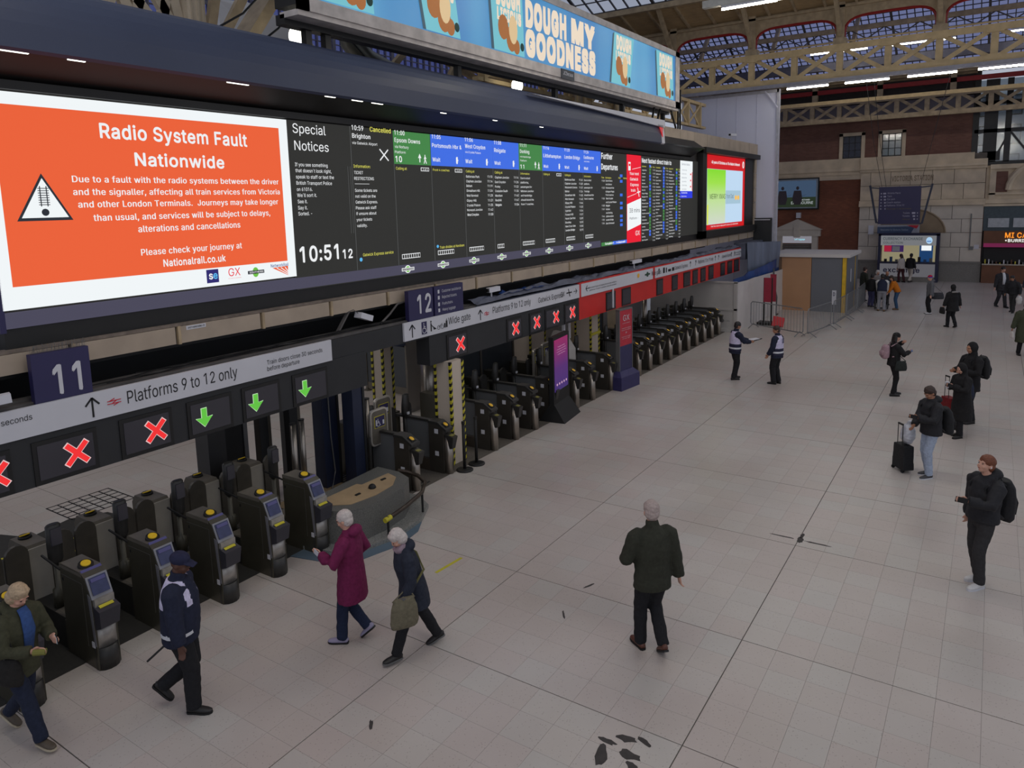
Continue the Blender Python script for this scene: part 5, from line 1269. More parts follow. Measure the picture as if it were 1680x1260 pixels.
for k in range(12):
    x = 15.8+k*1.5; MB().box(x-.06, x+.06, 11.08, 11.3, z0, z1).build('upright', M_cream, pt)
    if k < 11: MB().bar((x, 11.12, z0+.1), (x+1.5, 11.12, z1-.1), .10, .03, up=(0, 1, 0)).build('brace', M_cream, pt); MB().bar((x, 11.17, z1-.1), (x+1.5, 11.17, z0+.1), .10, .03, up=(0, 1, 0)).build('brace', M_cream, pt)
m = MB()
for a, b in [((11, 11.5, 9.0), (17.5, 11.5, 8.6)), ((12.0, 12.5, 9.9), (16.2, 11.3, 8.3)), ((16, 11.4, 10.2), (14.6, 11.4, 8.2)), ((15, 12, 10), (13.2, 12, 8.4)), ((20, 12, 10.8), (26, 12, 9.4)), ((11, 13, 10.4), (22, 13, 10.0))]: m.bar(a, b, .12, .14)
tag(m.build('roof_struts', M_creamd), 'crossing cream roof struts seen between canopy and billboard', 'roof structure')
m = MB(); 
for P in ([(7.2, 10.4, 7.9), (8.0, 10.4, 8.4), (8.7, 10.4, 9.1)], [(8.0, 10.3, 7.8), (8.6, 10.3, 8.25), (9.3, 10.3, 8.9)], [(10.2, 10.58, 9.32), (10.35, 10.5, 8.5), (10.9, 10.4, 8.0)]):
    k_ = int(P[0][0]*10); tag(MB().tube(P, .018, 6).build('hanging_cable', M_black2), {72: 'black cable rising above the canopy left of the white housing', 80: 'black cable crossing the white roof housing', 102: 'black cable beside the silver duct under billboard'}[k_], 'cable')

# ================================================================ WHITE PANEL WALL, SHEETING AND HOARDING
M_pwall = mat('pale_lilac_panel', S(222, 222, 238), .6, 0, .03, .6)
pw = thing('panel_screen_wall', 'tall plain pale lilac panel wall beyond the board end', 'panel wall', (34.6, 10.6, 0))
MB().box(34.56, 34.7, 8.34, 12.8, 0, 9.93).build('sheet', M_pwall, pw)
MB().box(34.50, 34.75, 8.28, 8.38, 0, 10.0).box(34.50, 34.75, 8.3, 12.8, 9.86, 10.0).build('edge_frame', mat('pale_edge_frame', S(176, 176, 186), .5), pw)
MB().bar((34.52, 8.34, 9.2), (34.52, 8.9, 9.95), .05, .06).build('corner_brace', M_pwall, pw)
for k in range(4): MB().box(34.545, 34.56, 9.25+k*.92, 9.27+k*.92, 0, 9.86).build('seam', mat('panel_seam', S(204, 204, 220), .6), pw)
gb = MB().box(34.3, 34.5, 8.45, 9.25, 3.05, 4.3); o = tag(gb.build('vent_grille', M_darkbox), 'dark mesh vent box low on the pale panel wall', 'vent')
MB().box(34.28, 34.3, 8.5, 9.2, 4.2, 4.24).build('dashed_edge', M_sign, o)
M_sheet = mat('white_plastic_sheeting', S(206, 200, 196), .45, 0, .05, 1.5, .3)
M_sheetg = mat('dusty_white_sheeting', S(176, 172, 168), .55, 0, .08, 1.2, .3)
def drape(P0, P1, z0, z1, name, lab, m, nx=36, nz=14, amp=.05, parent=None, z0b=None, z1b=None):
    V = []; F = []; a = Vector(P0); b_ = Vector(P1); n_ = Vector((0, 0, 1)).cross(b_-a).normalized()
    for i in range(nx+1):
        for j in range(nz+1):
            u, v = i/nx, j/nz; p = a+(b_-a)*u; za = z0+((z0b if z0b is not None else z0)-z0)*u; zb = z1+((z1b if z1b is not None else z1)-z1)*u
            z = za+(zb-za)*v; q = amp*(noise.noise(Vector((p.x*.9, p.y*.9, z*.5)))+.5*noise.noise(Vector((p.x*2.5+z*.8, p.y*2.5, z))))
            V.append(p+n_*q+Vector((0, 0, z)))
    for i in range(nx):
        for j in range(nz): F.append((i*(nz+1)+j, (i+1)*(nz+1)+j, (i+1)*(nz+1)+j+1, i*(nz+1)+j+1))
    n = len(V); V += [v+n_*-.02 for v in V]; F += [tuple(n+k for k in reversed(f)) for f in F]
    mb = MB(); mb.add(V, F); o = mb.build(name, m, parent, smooth=True); return tag(o, lab, 'sheeting') if lab else o
sh = thing('sheeted_enclosure', 'dusty white sheeted enclosure behind the furthest ticket gates', 'enclosure', (28.3, 9, 0))
drape((28.35, 11.8, 0), (28.35, 8.25, 0), .0, 1.95, 'sheet', None, M_sheetg, parent=sh); drape((28.35, 8.25, 0), (35.2, 8.08, 0), .0, 1.95, 'sheet', None, M_sheet, parent=sh, amp=.04, nx=50, z1b=1.9)
MB().box(28.3, 28.42, 8.2, 8.32, 0, 1.97).box(28.3, 28.4, 8.2, 11.8, 1.93, 1.99).box(28.3, 28.36, 8.2, 11.8, .85, .93).box(28.2, 28.5, 8.2, 9.0, 0, .12).build('frame', M_sheetg, sh)
m = MB(); put_text_x(m, 'gate works site', 9.05, 8.45, .42, .05, 28.24); m.ell((28.24, 8.75, .45), .004, .08, .08, 10, 6); m.build('printed_mark', mat('faded_print', S(90, 90, 92), .6), sh)
dr = drape((13.5, 12.2, 0), (28.3, 12.2, 0), .0, 3.0, 'dust_sheet', 'pale dust sheet wall behind the furthest ticket gates', M_sheetg, nx=50, amp=.05)
# grey and blue tarpaulin wrapped over the enclosure
tr_ = thing('blue_tarpaulin', 'grey blue tarpaulin hanging over the white sheeting at the fascia end', 'tarpaulin', (32, 8.5, 1.9))
drape((31.5, 8.75, 0), (35.0, 8.2, 0), 1.72, 3.35, 'grey_part', None, mat('grey_tarp_wall', S(104, 112, 130), .6, 0, .2, 1.5, .4, stretch=(2, 2, .3)), parent=tr_, nx=40, amp=.12, z0b=2.0, z1b=3.2)
drape((28.5, 8.45, 0), (36.3, 8.2, 0), 1.7, 2.05, 'blue_part', None, mat('blue_tarp', S(36, 70, 130), .45, 0, .2, 2, .3), parent=tr_, nx=40, amp=.10, z0b=1.85, z1b=2.5)
MB().box(31.5, 35, 8.8, 9.3, 2.6, 3.3).build('padding', M_tarp, tr_)
# boarded hoarding
hd = thing('hoarding', 'brown and grey boarded hoarding with white top and yellow strip', 'hoarding', (36.5, 6.8, 0))
M_ply = mat('brown_hoarding_board', S(180, 136, 100), .7, 0, .05, 1.5); M_hgrey = mat('grey_hoarding_board', S(108, 110, 116), .6, 0, .04, 1)
MB().box(35.1, 35.25, 6.82, 8.12, 0, 2.48).build('board', M_ply, hd); MB().box(35.12, 35.25, 8.13, 8.6, .0, 2.48).build('board', mat('dark_brown_board', S(120, 94, 74), .7, 0, .05, 1.5), hd)
MB().box(35.1, 35.25, 5.52, 6.80, 0, 2.48).build('board', M_hgrey, hd); MB().box(35.06, 35.25, 5.36, 5.50, .0, 2.48).build('yellow_strip', mat('yellow_strip', S(220, 176, 36), .5), hd)
MB().box(35.26, 38.2, 5.33, 5.45, 0, 2.48).build('board', M_hgrey, hd); MB().box(37.4, 37.46, 5.31, 5.34, 0, 2.4).build('yellow_strip', mat('yellow_strip', S(220, 176, 36), .5), hd)
MB().box(35.0, 38.3, 5.2, 8.7, 2.48, 2.62).build('top', M_sheet, hd); MB().box(35.3, 38.2, 5.5, 8.6, 0, 2.45).build('infill', M_hgrey, hd)
m = MB(); m.box(35.085, 35.1, 5.72, 5.9, .35, 1.0); o = m.build('notice', M_sign, hd); m = MB(); put_text_x(m, 'D', 5.85, 5.77, .75, .16, 35.08, 1); m.build('lettering', M_navysign, o)
MB().box(36.2, 36.24, 5.30, 5.33, 1.3, 1.9).build('notice', M_sign, hd)
# crowd control barriers
M_galv = mat('galvanised_barrier', S(140, 142, 144), .4, .7, .1, 8)
def barrier(a, b, label):
    a = Vector(a+(0,)); b = Vector(b+(0,)); d = (b-a).normalized(); n_ = Vector((-d.y, d.x, 0)); L = (b-a).length
    t = thing('crowd_barrier', label, 'barrier', tuple((a+b)/2), 'crowd barriers in front of hoarding'); z = Vector((0, 0, 1))
    m = MB(); m.tube([a+z*.22, a+z*1.0, a+d*.08+z*1.08, b-d*.08+z*1.08, b+z*1.0, b+z*.22, b-d*.06+z*.16, a+d*.06+z*.16, a+z*.22], .02, 6); m.build('frame', M_galv, t)
    n = max(6, int(L/.14))
    for k in range(1, n): p = a+d*L*k/n; MB().cyl(p+z*.16, p+z*1.08, .008, n=5).build('upright', M_galv, t)
    for e in (a+d*.15, b-d*.15): MB().bar(e+z*.2, e+n_*.28+z*.02, .03, .02).bar(e+z*.2, e-n_*.28+z*.02, .03, .02).build('foot', M_galv, t)
    return t
barrier((29.6, 8.0), (28.3, 5.72), 'crowd barrier facing the camera left of the others')
barrier((28.25, 5.55), (30.6, 5.15), 'angled crowd barrier nearest the camera at the corner')
barrier((30.8, 5.1), (33.0, 4.98), 'middle crowd barrier running along the grey hoarding')
barrier((33.2, 4.98), (35.4, 4.9), 'crowd barrier further along beside the hoarding corner')
barrier((35.6, 4.9), (38.0, 4.95), 'furthest crowd barrier behind the hoarding corner')
# freestanding red totems inside the enclosure
for k, (x, y, h, w_, lab) in enumerate([(30.6, 7.75, 1.95, .3, 'slim black post sign with red panel inside the barriers'), (32.6, 8.0, 1.75, .25, 'dull red panel leaning on the white sheeting')]):
    t = thing('sign_totem', lab, 'sign', (x, y, 0))
    if k == 0:
        MB().box(x-.04, x+.04, y-.03, y+.02, 0, 1.95).box(x-.04, x+.04, y-.33, y-.28, 0, 1.95).build('post', M_black, t); MB().box(x-.05, x+.05, y-.30, y+.0, .95, 1.95).build('panel', mat('dull_red_panel', S(150, 34, 56), .5), t)
        MB().prism([(x-.3, y+.2, 0), (x+.3, y+.2, 0), (x+.2, y-.4, 0), (x-.2, y-.4, 0)], (0, 0, .12)).build('base', M_black, t)
    else: MB().box(x-.02, x+.02, y-w_, y, .7, 1.9).build('panel', mat('dull_red_panel', S(150, 34, 56), .5), t); MB().box(x-.02, x, y-w_, y, 0, .7).build('foot', M_sheet, t)
t = thing('red_wet_floor_board', 'small tilted red board lying at the post sign foot', 'board', (30.3, 7.1, 0)); MB().hexa([(30.1, 7.3, .05), (30.1, 6.85, .02), (30.4, 6.85, .32), (30.4, 7.3, .38), (30.1, 7.3, .08), (30.1, 6.85, .05), (30.38, 6.85, .36), (30.38, 7.3, .42)]).build('panel', mat('bright_red_board', S(190, 36, 46), .5), t); MB().box(30.25, 30.45, 6.95, 7.2, 0, .2).build('stand', M_black, t)
# folded dark umbrella-like post leaning on sheet
t = thing('folded_stand', 'dark folded stand leaning against the white sheeting', 'stand', (33.4, 7.95, 0)); MB().loft([((33.4, 7.95, 0), .05, .05), ((33.35, 7.95, .8), .10, .09), ((33.3, 8.0, 1.2), .06, .06), ((33.2, 8.02, 2.1), .03, .03)], 8).build('folded_cover', mat('dark_grey_fabric', S(84, 84, 84), .8), t); MB().box(33.25, 33.55, 7.85, 8.05, 0, .04).build('foot', M_black, t)

# ================================================================ COLUMNS, KIOSKS, STANCHIONS NEAR THE GATES
def striped_column(x, y, w_, label, zt=3.0):
    t = thing('striped_column', label, 'column', (x, y, 0))
    MB().box(x-w_/2, x+w_/2, y-w_/2, y+w_/2, 0, zt).build('shaft', mat('column_cream_panel', S(200, 186, 170), .6, 0, .05, 1), t)
    for (cx, cy) in ((x-w_/2, y-w_/2), (x+w_/2, y-w_/2), (x-w_/2, y+w_/2)):
        m = MB(); n = int(zt/.07); r = .024
        m.box(cx-r, cx+r, cy-r, cy+r, 0, zt, 0)
        for k in range(0, n, 2):
            z = k*zt/n; q = r+.003; m.hexa([(cx-q, cy-q, z), (cx+q, cy-q, z+.05), (cx+q, cy+q, z+.05), (cx-q, cy+q, z), (cx-q, cy-q, z+.07), (cx+q, cy-q, z+.12), (cx+q, cy+q, z+.12), (cx-q, cy+q, z+.07)], 1)
        m.build('hazard_tape', [M_black2, M_tape], t)
    return t
striped_column(11.28, 9.05, .38, 'cream column with hazard striped corners by the black stanchions', 2.13)
striped_column(11.62, 11.2, .30, 'second cream striped column further back beside wide gate', 3.4)
striped_column(18.95, 9.9, .5, 'striped cream column behind the red and navy totem', 3.1)
striped_column(17.6, 11.2, .8, 'broad cream boxed column behind the purple QR kiosk', 3.1)
t = MB(); t.box(18.65, 19.25, 9.6, 9.64, 1.35, 1.42); tag(t.build('hazard_tape_band', M_tape), 'hazard tape band tied around the column behind totem', 'tape')
rw = thing('red_wrap', 'red wrap with white lettering behind the far fascia', 'banner', (17.2, 10.7, 1.9)); MB().box(17.15, 18.05, 10.77, 10.8, 1.75, 2.7).build('sheet', mat('red_wrap_sheet', S(178, 38, 44), .6), rw); m = MB(); put_text(m, 'GX', 17.25, 17.95, 1.85, .5, 10.765, 1); m.build('lettering', M_sign, rw)
# dark pillars under the near fascia
M_navyp = mat('navy_painted_steel', S(34, 42, 66), .45, 0, .15, 2); M_char = mat('charcoal_pillar', S(50, 49, 50), .5, 0, .1, 2)
t = thing('fascia_pillar', 'wide charcoal pillar under the fascia below the green arrow', 'pillar', (7.2, 10.8, 0)); MB().box(6.83, 7.16, 10.6, 10.95, 0, 3.3).box(7.16, 7.66, 10.85, 11.1, 0, 3.3).build('casing', M_char, t); MB().box(7.18, 7.62, 10.8, 10.85, .1, 3.2).build('recess_panel', M_black2, t); MB().box(7.66, 7.74, 10.8, 10.86, 0, 3.2).build('steel_edge', M_grey, t)
for k, (x, y, w_, lab) in enumerate([(9.08, 10.3, .36, 'left navy pillar standing behind the granite block'), (9.27, 9.75, .26, 'right navy pillar standing behind the granite block')]):
    t = thing('navy_pillar', lab, 'pillar', (x, y, 0)); MB().box(x-w_/2, x+w_/2, y-.14, y+.14, 0, 2.7).build('shaft', M_navyp, t); MB().box(x+w_/2-.02, x+w_/2+.03, y-.16, y-.12, 0, 2.7).build('edge_strip', M_darkbox, t)
    if k == 0: m = MB(); m.tube([(x-.05, y-.16, 2.2), (x-.03, y-.16, 1.0), (x+.02, y-.17, .3), (x-.15, y-.25, .03)], .015, 6); m.build('conduit', M_grey, t)
for k, (x, y, h) in enumerate([(8.1, 10.9, 3.2), (8.45, 10.5, 3.2), (8.75, 11.0, 2.9)]):
    t = thing('steel_post', ['leftmost dark steel door post behind the nearest gates', 'middle dark steel door post behind the nearest gates', 'right dark steel door post behind the nearest gates'][k], 'post', (x, y, 0), 'door posts behind gates'); MB().box(x-.09, x+.09, y-.08, y+.08, 0, h).build('shaft', M_darkbox, t); MB().box(x+.10, x+.17, y-.06, y+.06, 0, 1.9-.1*k).build('jamb', M_gatetop, t)
for k, (x, y, h, r) in enumerate([(8.0, 9.9, 1.55, .055), (8.35, 10.1, 1.5, .05), (9.62, 9.75, 1.62, .06), (12.55, 10.7, 1.9, .16), (12.9, 11.1, 2.2, .08)]):
    t = thing('steel_tube_post', ['short round steel post left of the navy pillars', 'second short round steel post left of the navy pillars', 'round steel post just right of the navy pillars', 'thick rounded steel gate housing behind the wide gate', 'tall steel post behind the wide gate'][k], 'post', (x, y, 0)); MB().cyl((x, y, 0), (x, y, h), r, n=14).build('tube', M_steel, t, True); MB().cyl((x, y, h), (x, y, h+.02), r+.005, n=14).build('cap', M_black, t)
# glazed gate screens behind the far gates
for k, (a, b, y) in enumerate([(12.9, 13.8, 10.9), (13.8, 15.0, 10.95), (15.0, 16.6, 11.0), (20.2, 21.4, 10.6)]):
    t = thing('glazed_screen', ['dark framed glass screen nearest the wide gate', 'second dark framed glass screen behind the far gates', 'third dark framed glass screen behind the far gates', 'dark framed glass screen behind the red totem'][k], 'screen', ((a+b)/2, y, 0), 'glass screens behind gates'); MB().box(a, a+.07, y-.04, y+.04, 0, 2.9).box(b-.07, b, y-.04, y+.04, 0, 2.9).box(a, b, y-.03, y+.03, .1, .22).box(a, b, y-.03, y+.03, 2.8, 2.9).build('frame', M_gatetop, t); MB().box(a+.07, b-.07, y-.01, y+.01, .22, 2.8).build('pane', M_glassdark, t)
# low glass fence on the platform side
t = thing('glass_balustrade', 'low grey glass fence standing on the platform side floor', 'fence', (15.5, 13.6, 0)); pts = [(14.74, 14.83), (14.68, 13.22), (17.6, 13.1)]
for (x, y) in pts: MB().box(x-.04, x+.04, y-.04, y+.04, 0, 1.45).cyl((x, y, 0), (x, y, .03), .12).build('post', M_gatetop, t)
for a, b in zip(pts[:-1], pts[1:]): MB().bar((a[0], a[1], .75), (b[0], b[1], .75), .02, 1.3).build('pane', M_glassdark, t); MB().bar((a[0], a[1], .16), (b[0], b[1], .16), .05, .2).build('rail', M_gatetop, t)
# blue site fence / train side far behind
t = thing('blue_rail_carriage', 'dark blue carriage side with red posts far behind the gates', 'train', (20, 17.2, 0)); MB().box(14, 32, 17.0, 19.5, .4, 3.6).build('body', mat('deep_blue_carriage', S(34, 52, 84), .4, 0, .2, .8), t)
for k in range(12): MB().box(14.3+k*1.45, 15.4+k*1.45, 16.95, 17.0, 1.9, 2.8).build('window', M_glassdark, t)
for z in (1.1, 1.55, 3.1): MB().box(14, 32, 16.9, 17.0, z, z+.07).build('side_rail', mat('steel_blue_rail', S(90, 110, 140), .4), t)
for k in range(5): MB().box(16.0+k*3, 16.2+k*3, 16.85, 17.0, .4, 3.4).build('red_post', mat('dull_red_post', S(110, 40, 44), .5), t)
MB().box(14, 32, 17.05, 19.4, 0, .4).build('underframe', M_black2, t)
# stanchions
for k, (x, y) in enumerate([(10.98, 8.5), (11.38, 8.5)]):
    t = thing('queue_stanchion', ['front black queue stanchion before the striped column', 'rear black queue stanchion right of the striped column'][k], 'stanchion', (x, y, 0), 'black stanchions')
    MB().lathe((x, y, 0), [(0, .17), (.02, .17), (.035, .12), (.04, .04)], 20).build('base', M_black2, t, True); MB().cyl((x, y, .03), (x, y, .95), .032, n=12).build('pole', M_black2, t, True); MB().cyl((x, y, .95), (x, y, 1.0), .038, n=12).build('belt_head', M_black, t)
# purple QR kiosk (screen faces left/front)
kk = thing('kiosk', 'black digital kiosk with purple and pink lit screen', 'kiosk', (15.1, 8.55, 0))
def rel(o, a, pts): ca, sa = math.cos(a), math.sin(a); return [(o[0]+p[0]*ca-p[1]*sa, o[1]+p[0]*sa+p[1]*ca, p[2]) for p in pts]
A = math.radians(8); O = (15.1, 8.6)
def kbox(mb, x0, x1, y0, y1, z0, z1, m=0): mb.hexa(rel(O, A, [(x0, y0, z0), (x1, y0, z0), (x1, y1, z0), (x0, y1, z0), (x0, y0, z1), (x1, y0, z1), (x1, y1, z1), (x0, y1, z1)]), m)
m = MB(); kbox(m, -.52, .52, .0, .12, .25, 2.06); m.build('casing', M_black2, kk)
m = MB(); m.hexa(rel(O, A, [(-.55, -.28, 0), (.55, -.28, 0), (.55, .4, 0), (-.55, .4, 0), (-.5, 0, .42), (.5, 0, .42), (.5, .12, .42), (-.5, .12, .42)])); m.build('base', M_black2, kk)
pg = bpy.data.materials.new('kiosk_gradient'); pg.use_nodes = True; nt = pg.node_tree; b = nt.nodes['Principled BSDF']; tc = nt.nodes.new('ShaderNodeTexCoord'); sx_ = nt.nodes.new('ShaderNodeSeparateXYZ'); rp = nt.nodes.new('ShaderNodeValToRGB'); nt.links.new(tc.outputs['Generated'], sx_.inputs[0]); nt.links.new(sx_.outputs['Z'], rp.inputs[0]); nt.links.new(rp.outputs[0], b.inputs['Emission Color']); b.inputs['Emission Strength'].default_value = .8; b.inputs['Base Color'].default_value = (.01, .01, .01, 1)
rp.color_ramp.elements[0].color = S(66, 44, 116); rp.color_ramp.elements[1].color = S(150, 34, 96); e = rp.color_ramp.elements.new(.45); e.color = S(86, 40, 116)
m = MB(); kbox(m, -.46, .40, -.012, 0, .72, 1.98); m.build('screen_face', pg, kk)
def ktext(t_, u0, u1, z, h, mm, bold=0):
    q = MB(); put_text(q, t_, u0, u1, z, h, -.016, bold); q.v = rel(O, A, q.v); q.build('lettering', mm, kk)
M_kl = mat('kiosk_lettering', S(214, 170, 200), emit=.8)
for k, (s_, w_) in enumerate([('Tell us about your experience', .26), ('at this station today by scanning', .32), ('the code below or by visiting', .33), ('our website and filling in the form', .28)]): ktext(s_, -w_, w_-.06, 1.78-k*.06, .025, M_kl)
m = MB()
for k in range(5): a = rel(O, A, [(-.33+k*.15, -.016, .88)])[0]; m.ell(a, .03, .006, .03, 8, 6)
m.build('icon', M_kl, kk)
# red and navy totem
tt = thing('totem_sign', 'red and navy totem sign with GX letters on heavy base', 'sign', (18.55, 8.45, 0)); A = math.radians(-6); O = (18.45, 8.42)
m = MB(); kbox(m, -.33, .33, 0, .1, .3, 1.22); m.build('lower_panel', mat('navy_totem', S(48, 46, 86), .5), tt); m = MB(); kbox(m, -.33, .33, 0, .1, 1.22, 2.22); m.build('upper_panel', mat('red_totem', S(190, 44, 60), .5), tt)
m = MB(); kbox(m, -.36, -.33, -.01, .11, .3, 2.24); kbox(m, .33, .36, -.01, .11, .3, 2.24); kbox(m, -.36, .36, -.01, .11, 2.22, 2.25); m.build('frame', M_grey, tt)
m = MB(); kbox(m, -.5, .5, -.15, .35, 0, .38); m.hexa(rel(O, A, [(-.5, -.15, .38), (.5, -.15, .38), (.5, .35, .38), (-.5, .35, .38), (-.36, -.02, .52), (.36, -.02, .52), (.36, .15, .52), (-.36, .15, .52)])); m.build('base', mat('navy_totem_base', S(50, 46, 92), .55), tt)
for s_, u, z, h, bld in [('GX', .17, 1.92, .16, 0), ('GATWICK EXPRESS', .2, 1.84, .02, 0), ('Tickets for the Gatwick', .25, 1.70, .025, 0), ('Express are valid here', .25, 1.65, .025, 0), ('P', .03, 1.55, .05, 1), ('Please use the gates', .24, 1.46, .022, 0), ('on your right', .2, 1.41, .022, 0)]:
    q = MB(); put_text(q, s_, -u, u, z, h, -.014, bld); q.v = rel(O, A, q.v); q.build('lettering', M_sign, tt)
pole = MB(); pole.cyl((18.8, 8.98, 2.2), (18.8, 8.98, 2.75), .03); tag(pole.build('hanging_rod', M_sign), 'short white rod hanging above the totem sign', 'rod')
# grey tented cover by the twin silver leaves
t = thing('pointed_cover', 'pale grey pointed cover hanging on white rods', 'cover', (16.95, 9.6, 1.2)); MB().hexa([(16.5, 9.4, 1.25), (17.3, 9.4, 1.25), (17.5, 10, 1.2), (16.6, 10, 1.2), (16.85, 9.5, 1.75), (16.95, 9.5, 1.75), (17.1, 9.9, 1.75), (16.95, 9.9, 1.75)]).box(16.5, 17.3, 9.4, 10.0, .9, 1.25).build('cover', M_sheetg, t); MB().box(16.85, 16.92, 9.5, 9.57, 1.7, 2.4).box(17.35, 17.4, 9.6, 9.65, 1.5, 2.4).build('rod', M_sign, t)
# granite block with handrail and blue plinth curve
gp = thing('granite_bench', 'curved grey granite block with tan top by the near gates', 'plinth', (8.2, 8.5, 0))
M_gr = mat('speckled_granite', S(98, 98, 94), .45, 0, .35, 60); M_grl = mat('light_granite_step', S(128, 128, 124), .4, 0, .4, 50); M_tan = mat('tan_stone_top', S(170, 146, 112), .6, 0, .1, 4)
outer = [(7.25, 8.9), (7.25, 8.35), (7.4, 8.05), (7.65, 7.92), (8.1, 7.88), (8.6, 7.95), (8.95, 8.15), (9.08, 8.5), (9.08, 9.0)]
MB().prism([(x, y, 0) for x, y in outer], (0, 0, .6)).build('body', M_gr, gp)
inner = [(7.42, 8.72), (7.45, 8.4), (7.62, 8.18), (8.1, 8.1), (8.55, 8.15), (8.85, 8.35), (8.92, 8.6), (8.3, 8.62), (8.28, 8.72)]
MB().prism([(x, y, .6) for x, y in inner], (0, 0, .008)).build('top_inlay', M_tan, gp)
MB().ell((8.28, 8.36, .62), .065, .065, .06, 12, 8).build('black_dome', M_black2, gp, True); MB().box(7.9, 8.0, 8.34, 8.38, .608, .625).box(8.6, 8.7, 8.44, 8.48, .608, .625).build('fixing', M_black, gp)
st1 = [(7.0, 8.62), (7.1, 8.1), (7.45, 7.75), (8.0, 7.6), (8.7, 7.68), (9.2, 7.95), (9.42, 8.35), (9.42, 8.62)]
t = tag(MB().prism([(x, y, 0) for x, y in st1], (0, 0, .07)).build('granite_step', M_grl), 'light speckled granite step around the granite block', 'step')
st2 = [(6.75, 8.62), (6.9, 8.0), (7.25, 7.6), (7.9, 7.42), (8.4, 7.5), (8.7, 7.68), (8.0, 7.6), (7.45, 7.75), (7.1, 8.1), (7.0, 8.62)]
t = tag(MB().prism([(x, y, 0) for x, y in st2], (0, 0, .012)).build('blue_floor_curve', mat('blue_grey_floor_paint', S(86, 104, 118), .6, 0, .1, 2)), 'blue grey curved floor band around the granite step', 'floor marking')
tn = tag(MB().box(7.1, 9.25, 9.0, 10.4, 0, .02).build('tan_floor_base', M_tan), 'tan stone base under the navy pillars', 'floor')
hr = thing('bent_handrail', 'dark bent handrail with hazard taped end by the granite block', 'handrail', (8.6, 7.85, 0)); MB().tube([(7.95, 7.72, .34), (8.4, 7.74, .38), (8.9, 7.82, .42), (9.2, 8.0, .46), (9.3, 8.25, .5), (9.25, 8.45, .55), (9.1, 8.55, .6)], .035, 8).build('rail', mat('bronze_rail', S(64, 54, 46), .4, .4), hr, True)
for x, y in ((7.95, 7.72), (8.9, 7.82)): MB().cyl((x, y, .07), (x, y, .38), .02).build('support', M_black2, hr)
MB().cyl((7.88, 7.72, .335), (8.02, 7.725, .345), .042, n=10).build('hazard_end', M_tape, hr)

# ================================================================ CURRENCY KIOSK, HANGING SIGN, BURRITO SHOP
ce = thing('currency_kiosk', 'lit currency exchange kiosk against the stone wall', 'shop kiosk', (WX-.6, 4.1, 0)); X0 = WX-1.0
M_kf = mat('navy_kiosk_frame', S(40, 42, 70), .5); M_ks = mat('grey_lit_sign', S(150, 152, 156), emit=.55)
MB().box(X0, WX-.3, 5.62, 5.78, 0, 2.85).box(X0, WX-.3, 2.56, 2.74, 0, 2.85).box(X0, WX-.3, 2.56, 5.78, 2.76, 2.9).box(X0-.1, WX-.3, 2.7, 5.65, 1.08, 1.18).box(WX-.4, WX-.3, 2.6, 5.7, 0, 2.8).build('frame', M_kf, ce)
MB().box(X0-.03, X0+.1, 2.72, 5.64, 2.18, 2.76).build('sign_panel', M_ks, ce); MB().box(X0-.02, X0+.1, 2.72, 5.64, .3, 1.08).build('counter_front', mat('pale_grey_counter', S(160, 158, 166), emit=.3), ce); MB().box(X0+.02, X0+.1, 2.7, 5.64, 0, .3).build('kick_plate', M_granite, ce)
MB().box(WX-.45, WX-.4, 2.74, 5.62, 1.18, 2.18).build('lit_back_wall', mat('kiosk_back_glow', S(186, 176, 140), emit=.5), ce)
MB().box(WX-.5, WX-.45, 4.45, 5.5, 1.75, 2.15).build('rate_screen', mat('kiosk_dark_screen', S(60, 36, 90), emit=.8), ce); MB().box(WX-.52, WX-.5, 5.1, 5.5, 1.77, 2.13).build('rate_screen_red', mat('kiosk_red_screen', S(170, 30, 60), emit=.8), ce); MB().box(WX-.52, WX-.5, 4.65, 5.05, 1.8, 2.1).build('screen_logo', M_sign, ce)
MB().box(WX-.5, WX-.45, 2.9, 3.6, 1.18, 2.18).build('blue_panel', mat('kiosk_blue_panel', S(34, 76, 130), emit=.6), ce); MB().box(WX-.53, WX-.5, 2.98, 3.5, 1.85, 2.15).build('small_screen', M_scrwhite, ce)
random.seed(8)
for k in range(9): y = 5.4-k*.3; h = random.uniform(.12, .3); MB().box(X0+.1, X0+.3, y-.1, y+.04, 1.18, 1.18+h).build('counter_item', [M_black2, mat('counter_blue_item', S(50, 80, 120), .5), M_grey][k % 3], ce)
m = MB(); put_text_x(m, 'CURRENCY EXCHANGE', 5.52, 3.42, 2.5, .16, X0-.035, 1); put_text_x(m, 'COLLECTION', 5.5, 4.45, 2.28, .12, X0-.035, 1); m.build('lettering', mat('dark_sign_letter', S(70, 76, 80), emit=.8), ce)
m = MB(); m.ell((X0-.04, 3.08, 2.48), .01, .17, .2, 14, 8); m.build('round_logo', mat('pale_blue_logo', S(170, 206, 236), emit=.95), ce)
m = MB(); m.bar((X0-.055, 3.2, 2.43), (X0-.055, 2.98, 2.43), .008, .05); m.build('logo_swoosh', mat('logo_blue', S(60, 110, 190), emit=.9), ce)
m = MB(); put_text_x(m, 'exchange', 5.45, 3.5, .56, .28, X0-.025, 1); m.build('lettering', M_navysign, ce)
sg = thing('welcome_sign', 'blue white welcome sign above the currency kiosk', 'sign', (WX-.5, 4.8, 2.9)); MB().box(WX-.52, WX-.48, 3.66, 5.92, 2.86, 3.38).build('panel', mat('dull_white_sign', S(170, 172, 180), .5), sg); MB().prism([(WX-.53, 5.92, 2.86), (WX-.53, 4.1, 2.86), (WX-.53, 3.9, 3.3), (WX-.53, 5.92, 3.26)], (-.005, 0, 0)).build('blue_band', mat('slate_blue_band', S(70, 88, 118), .5), sg)
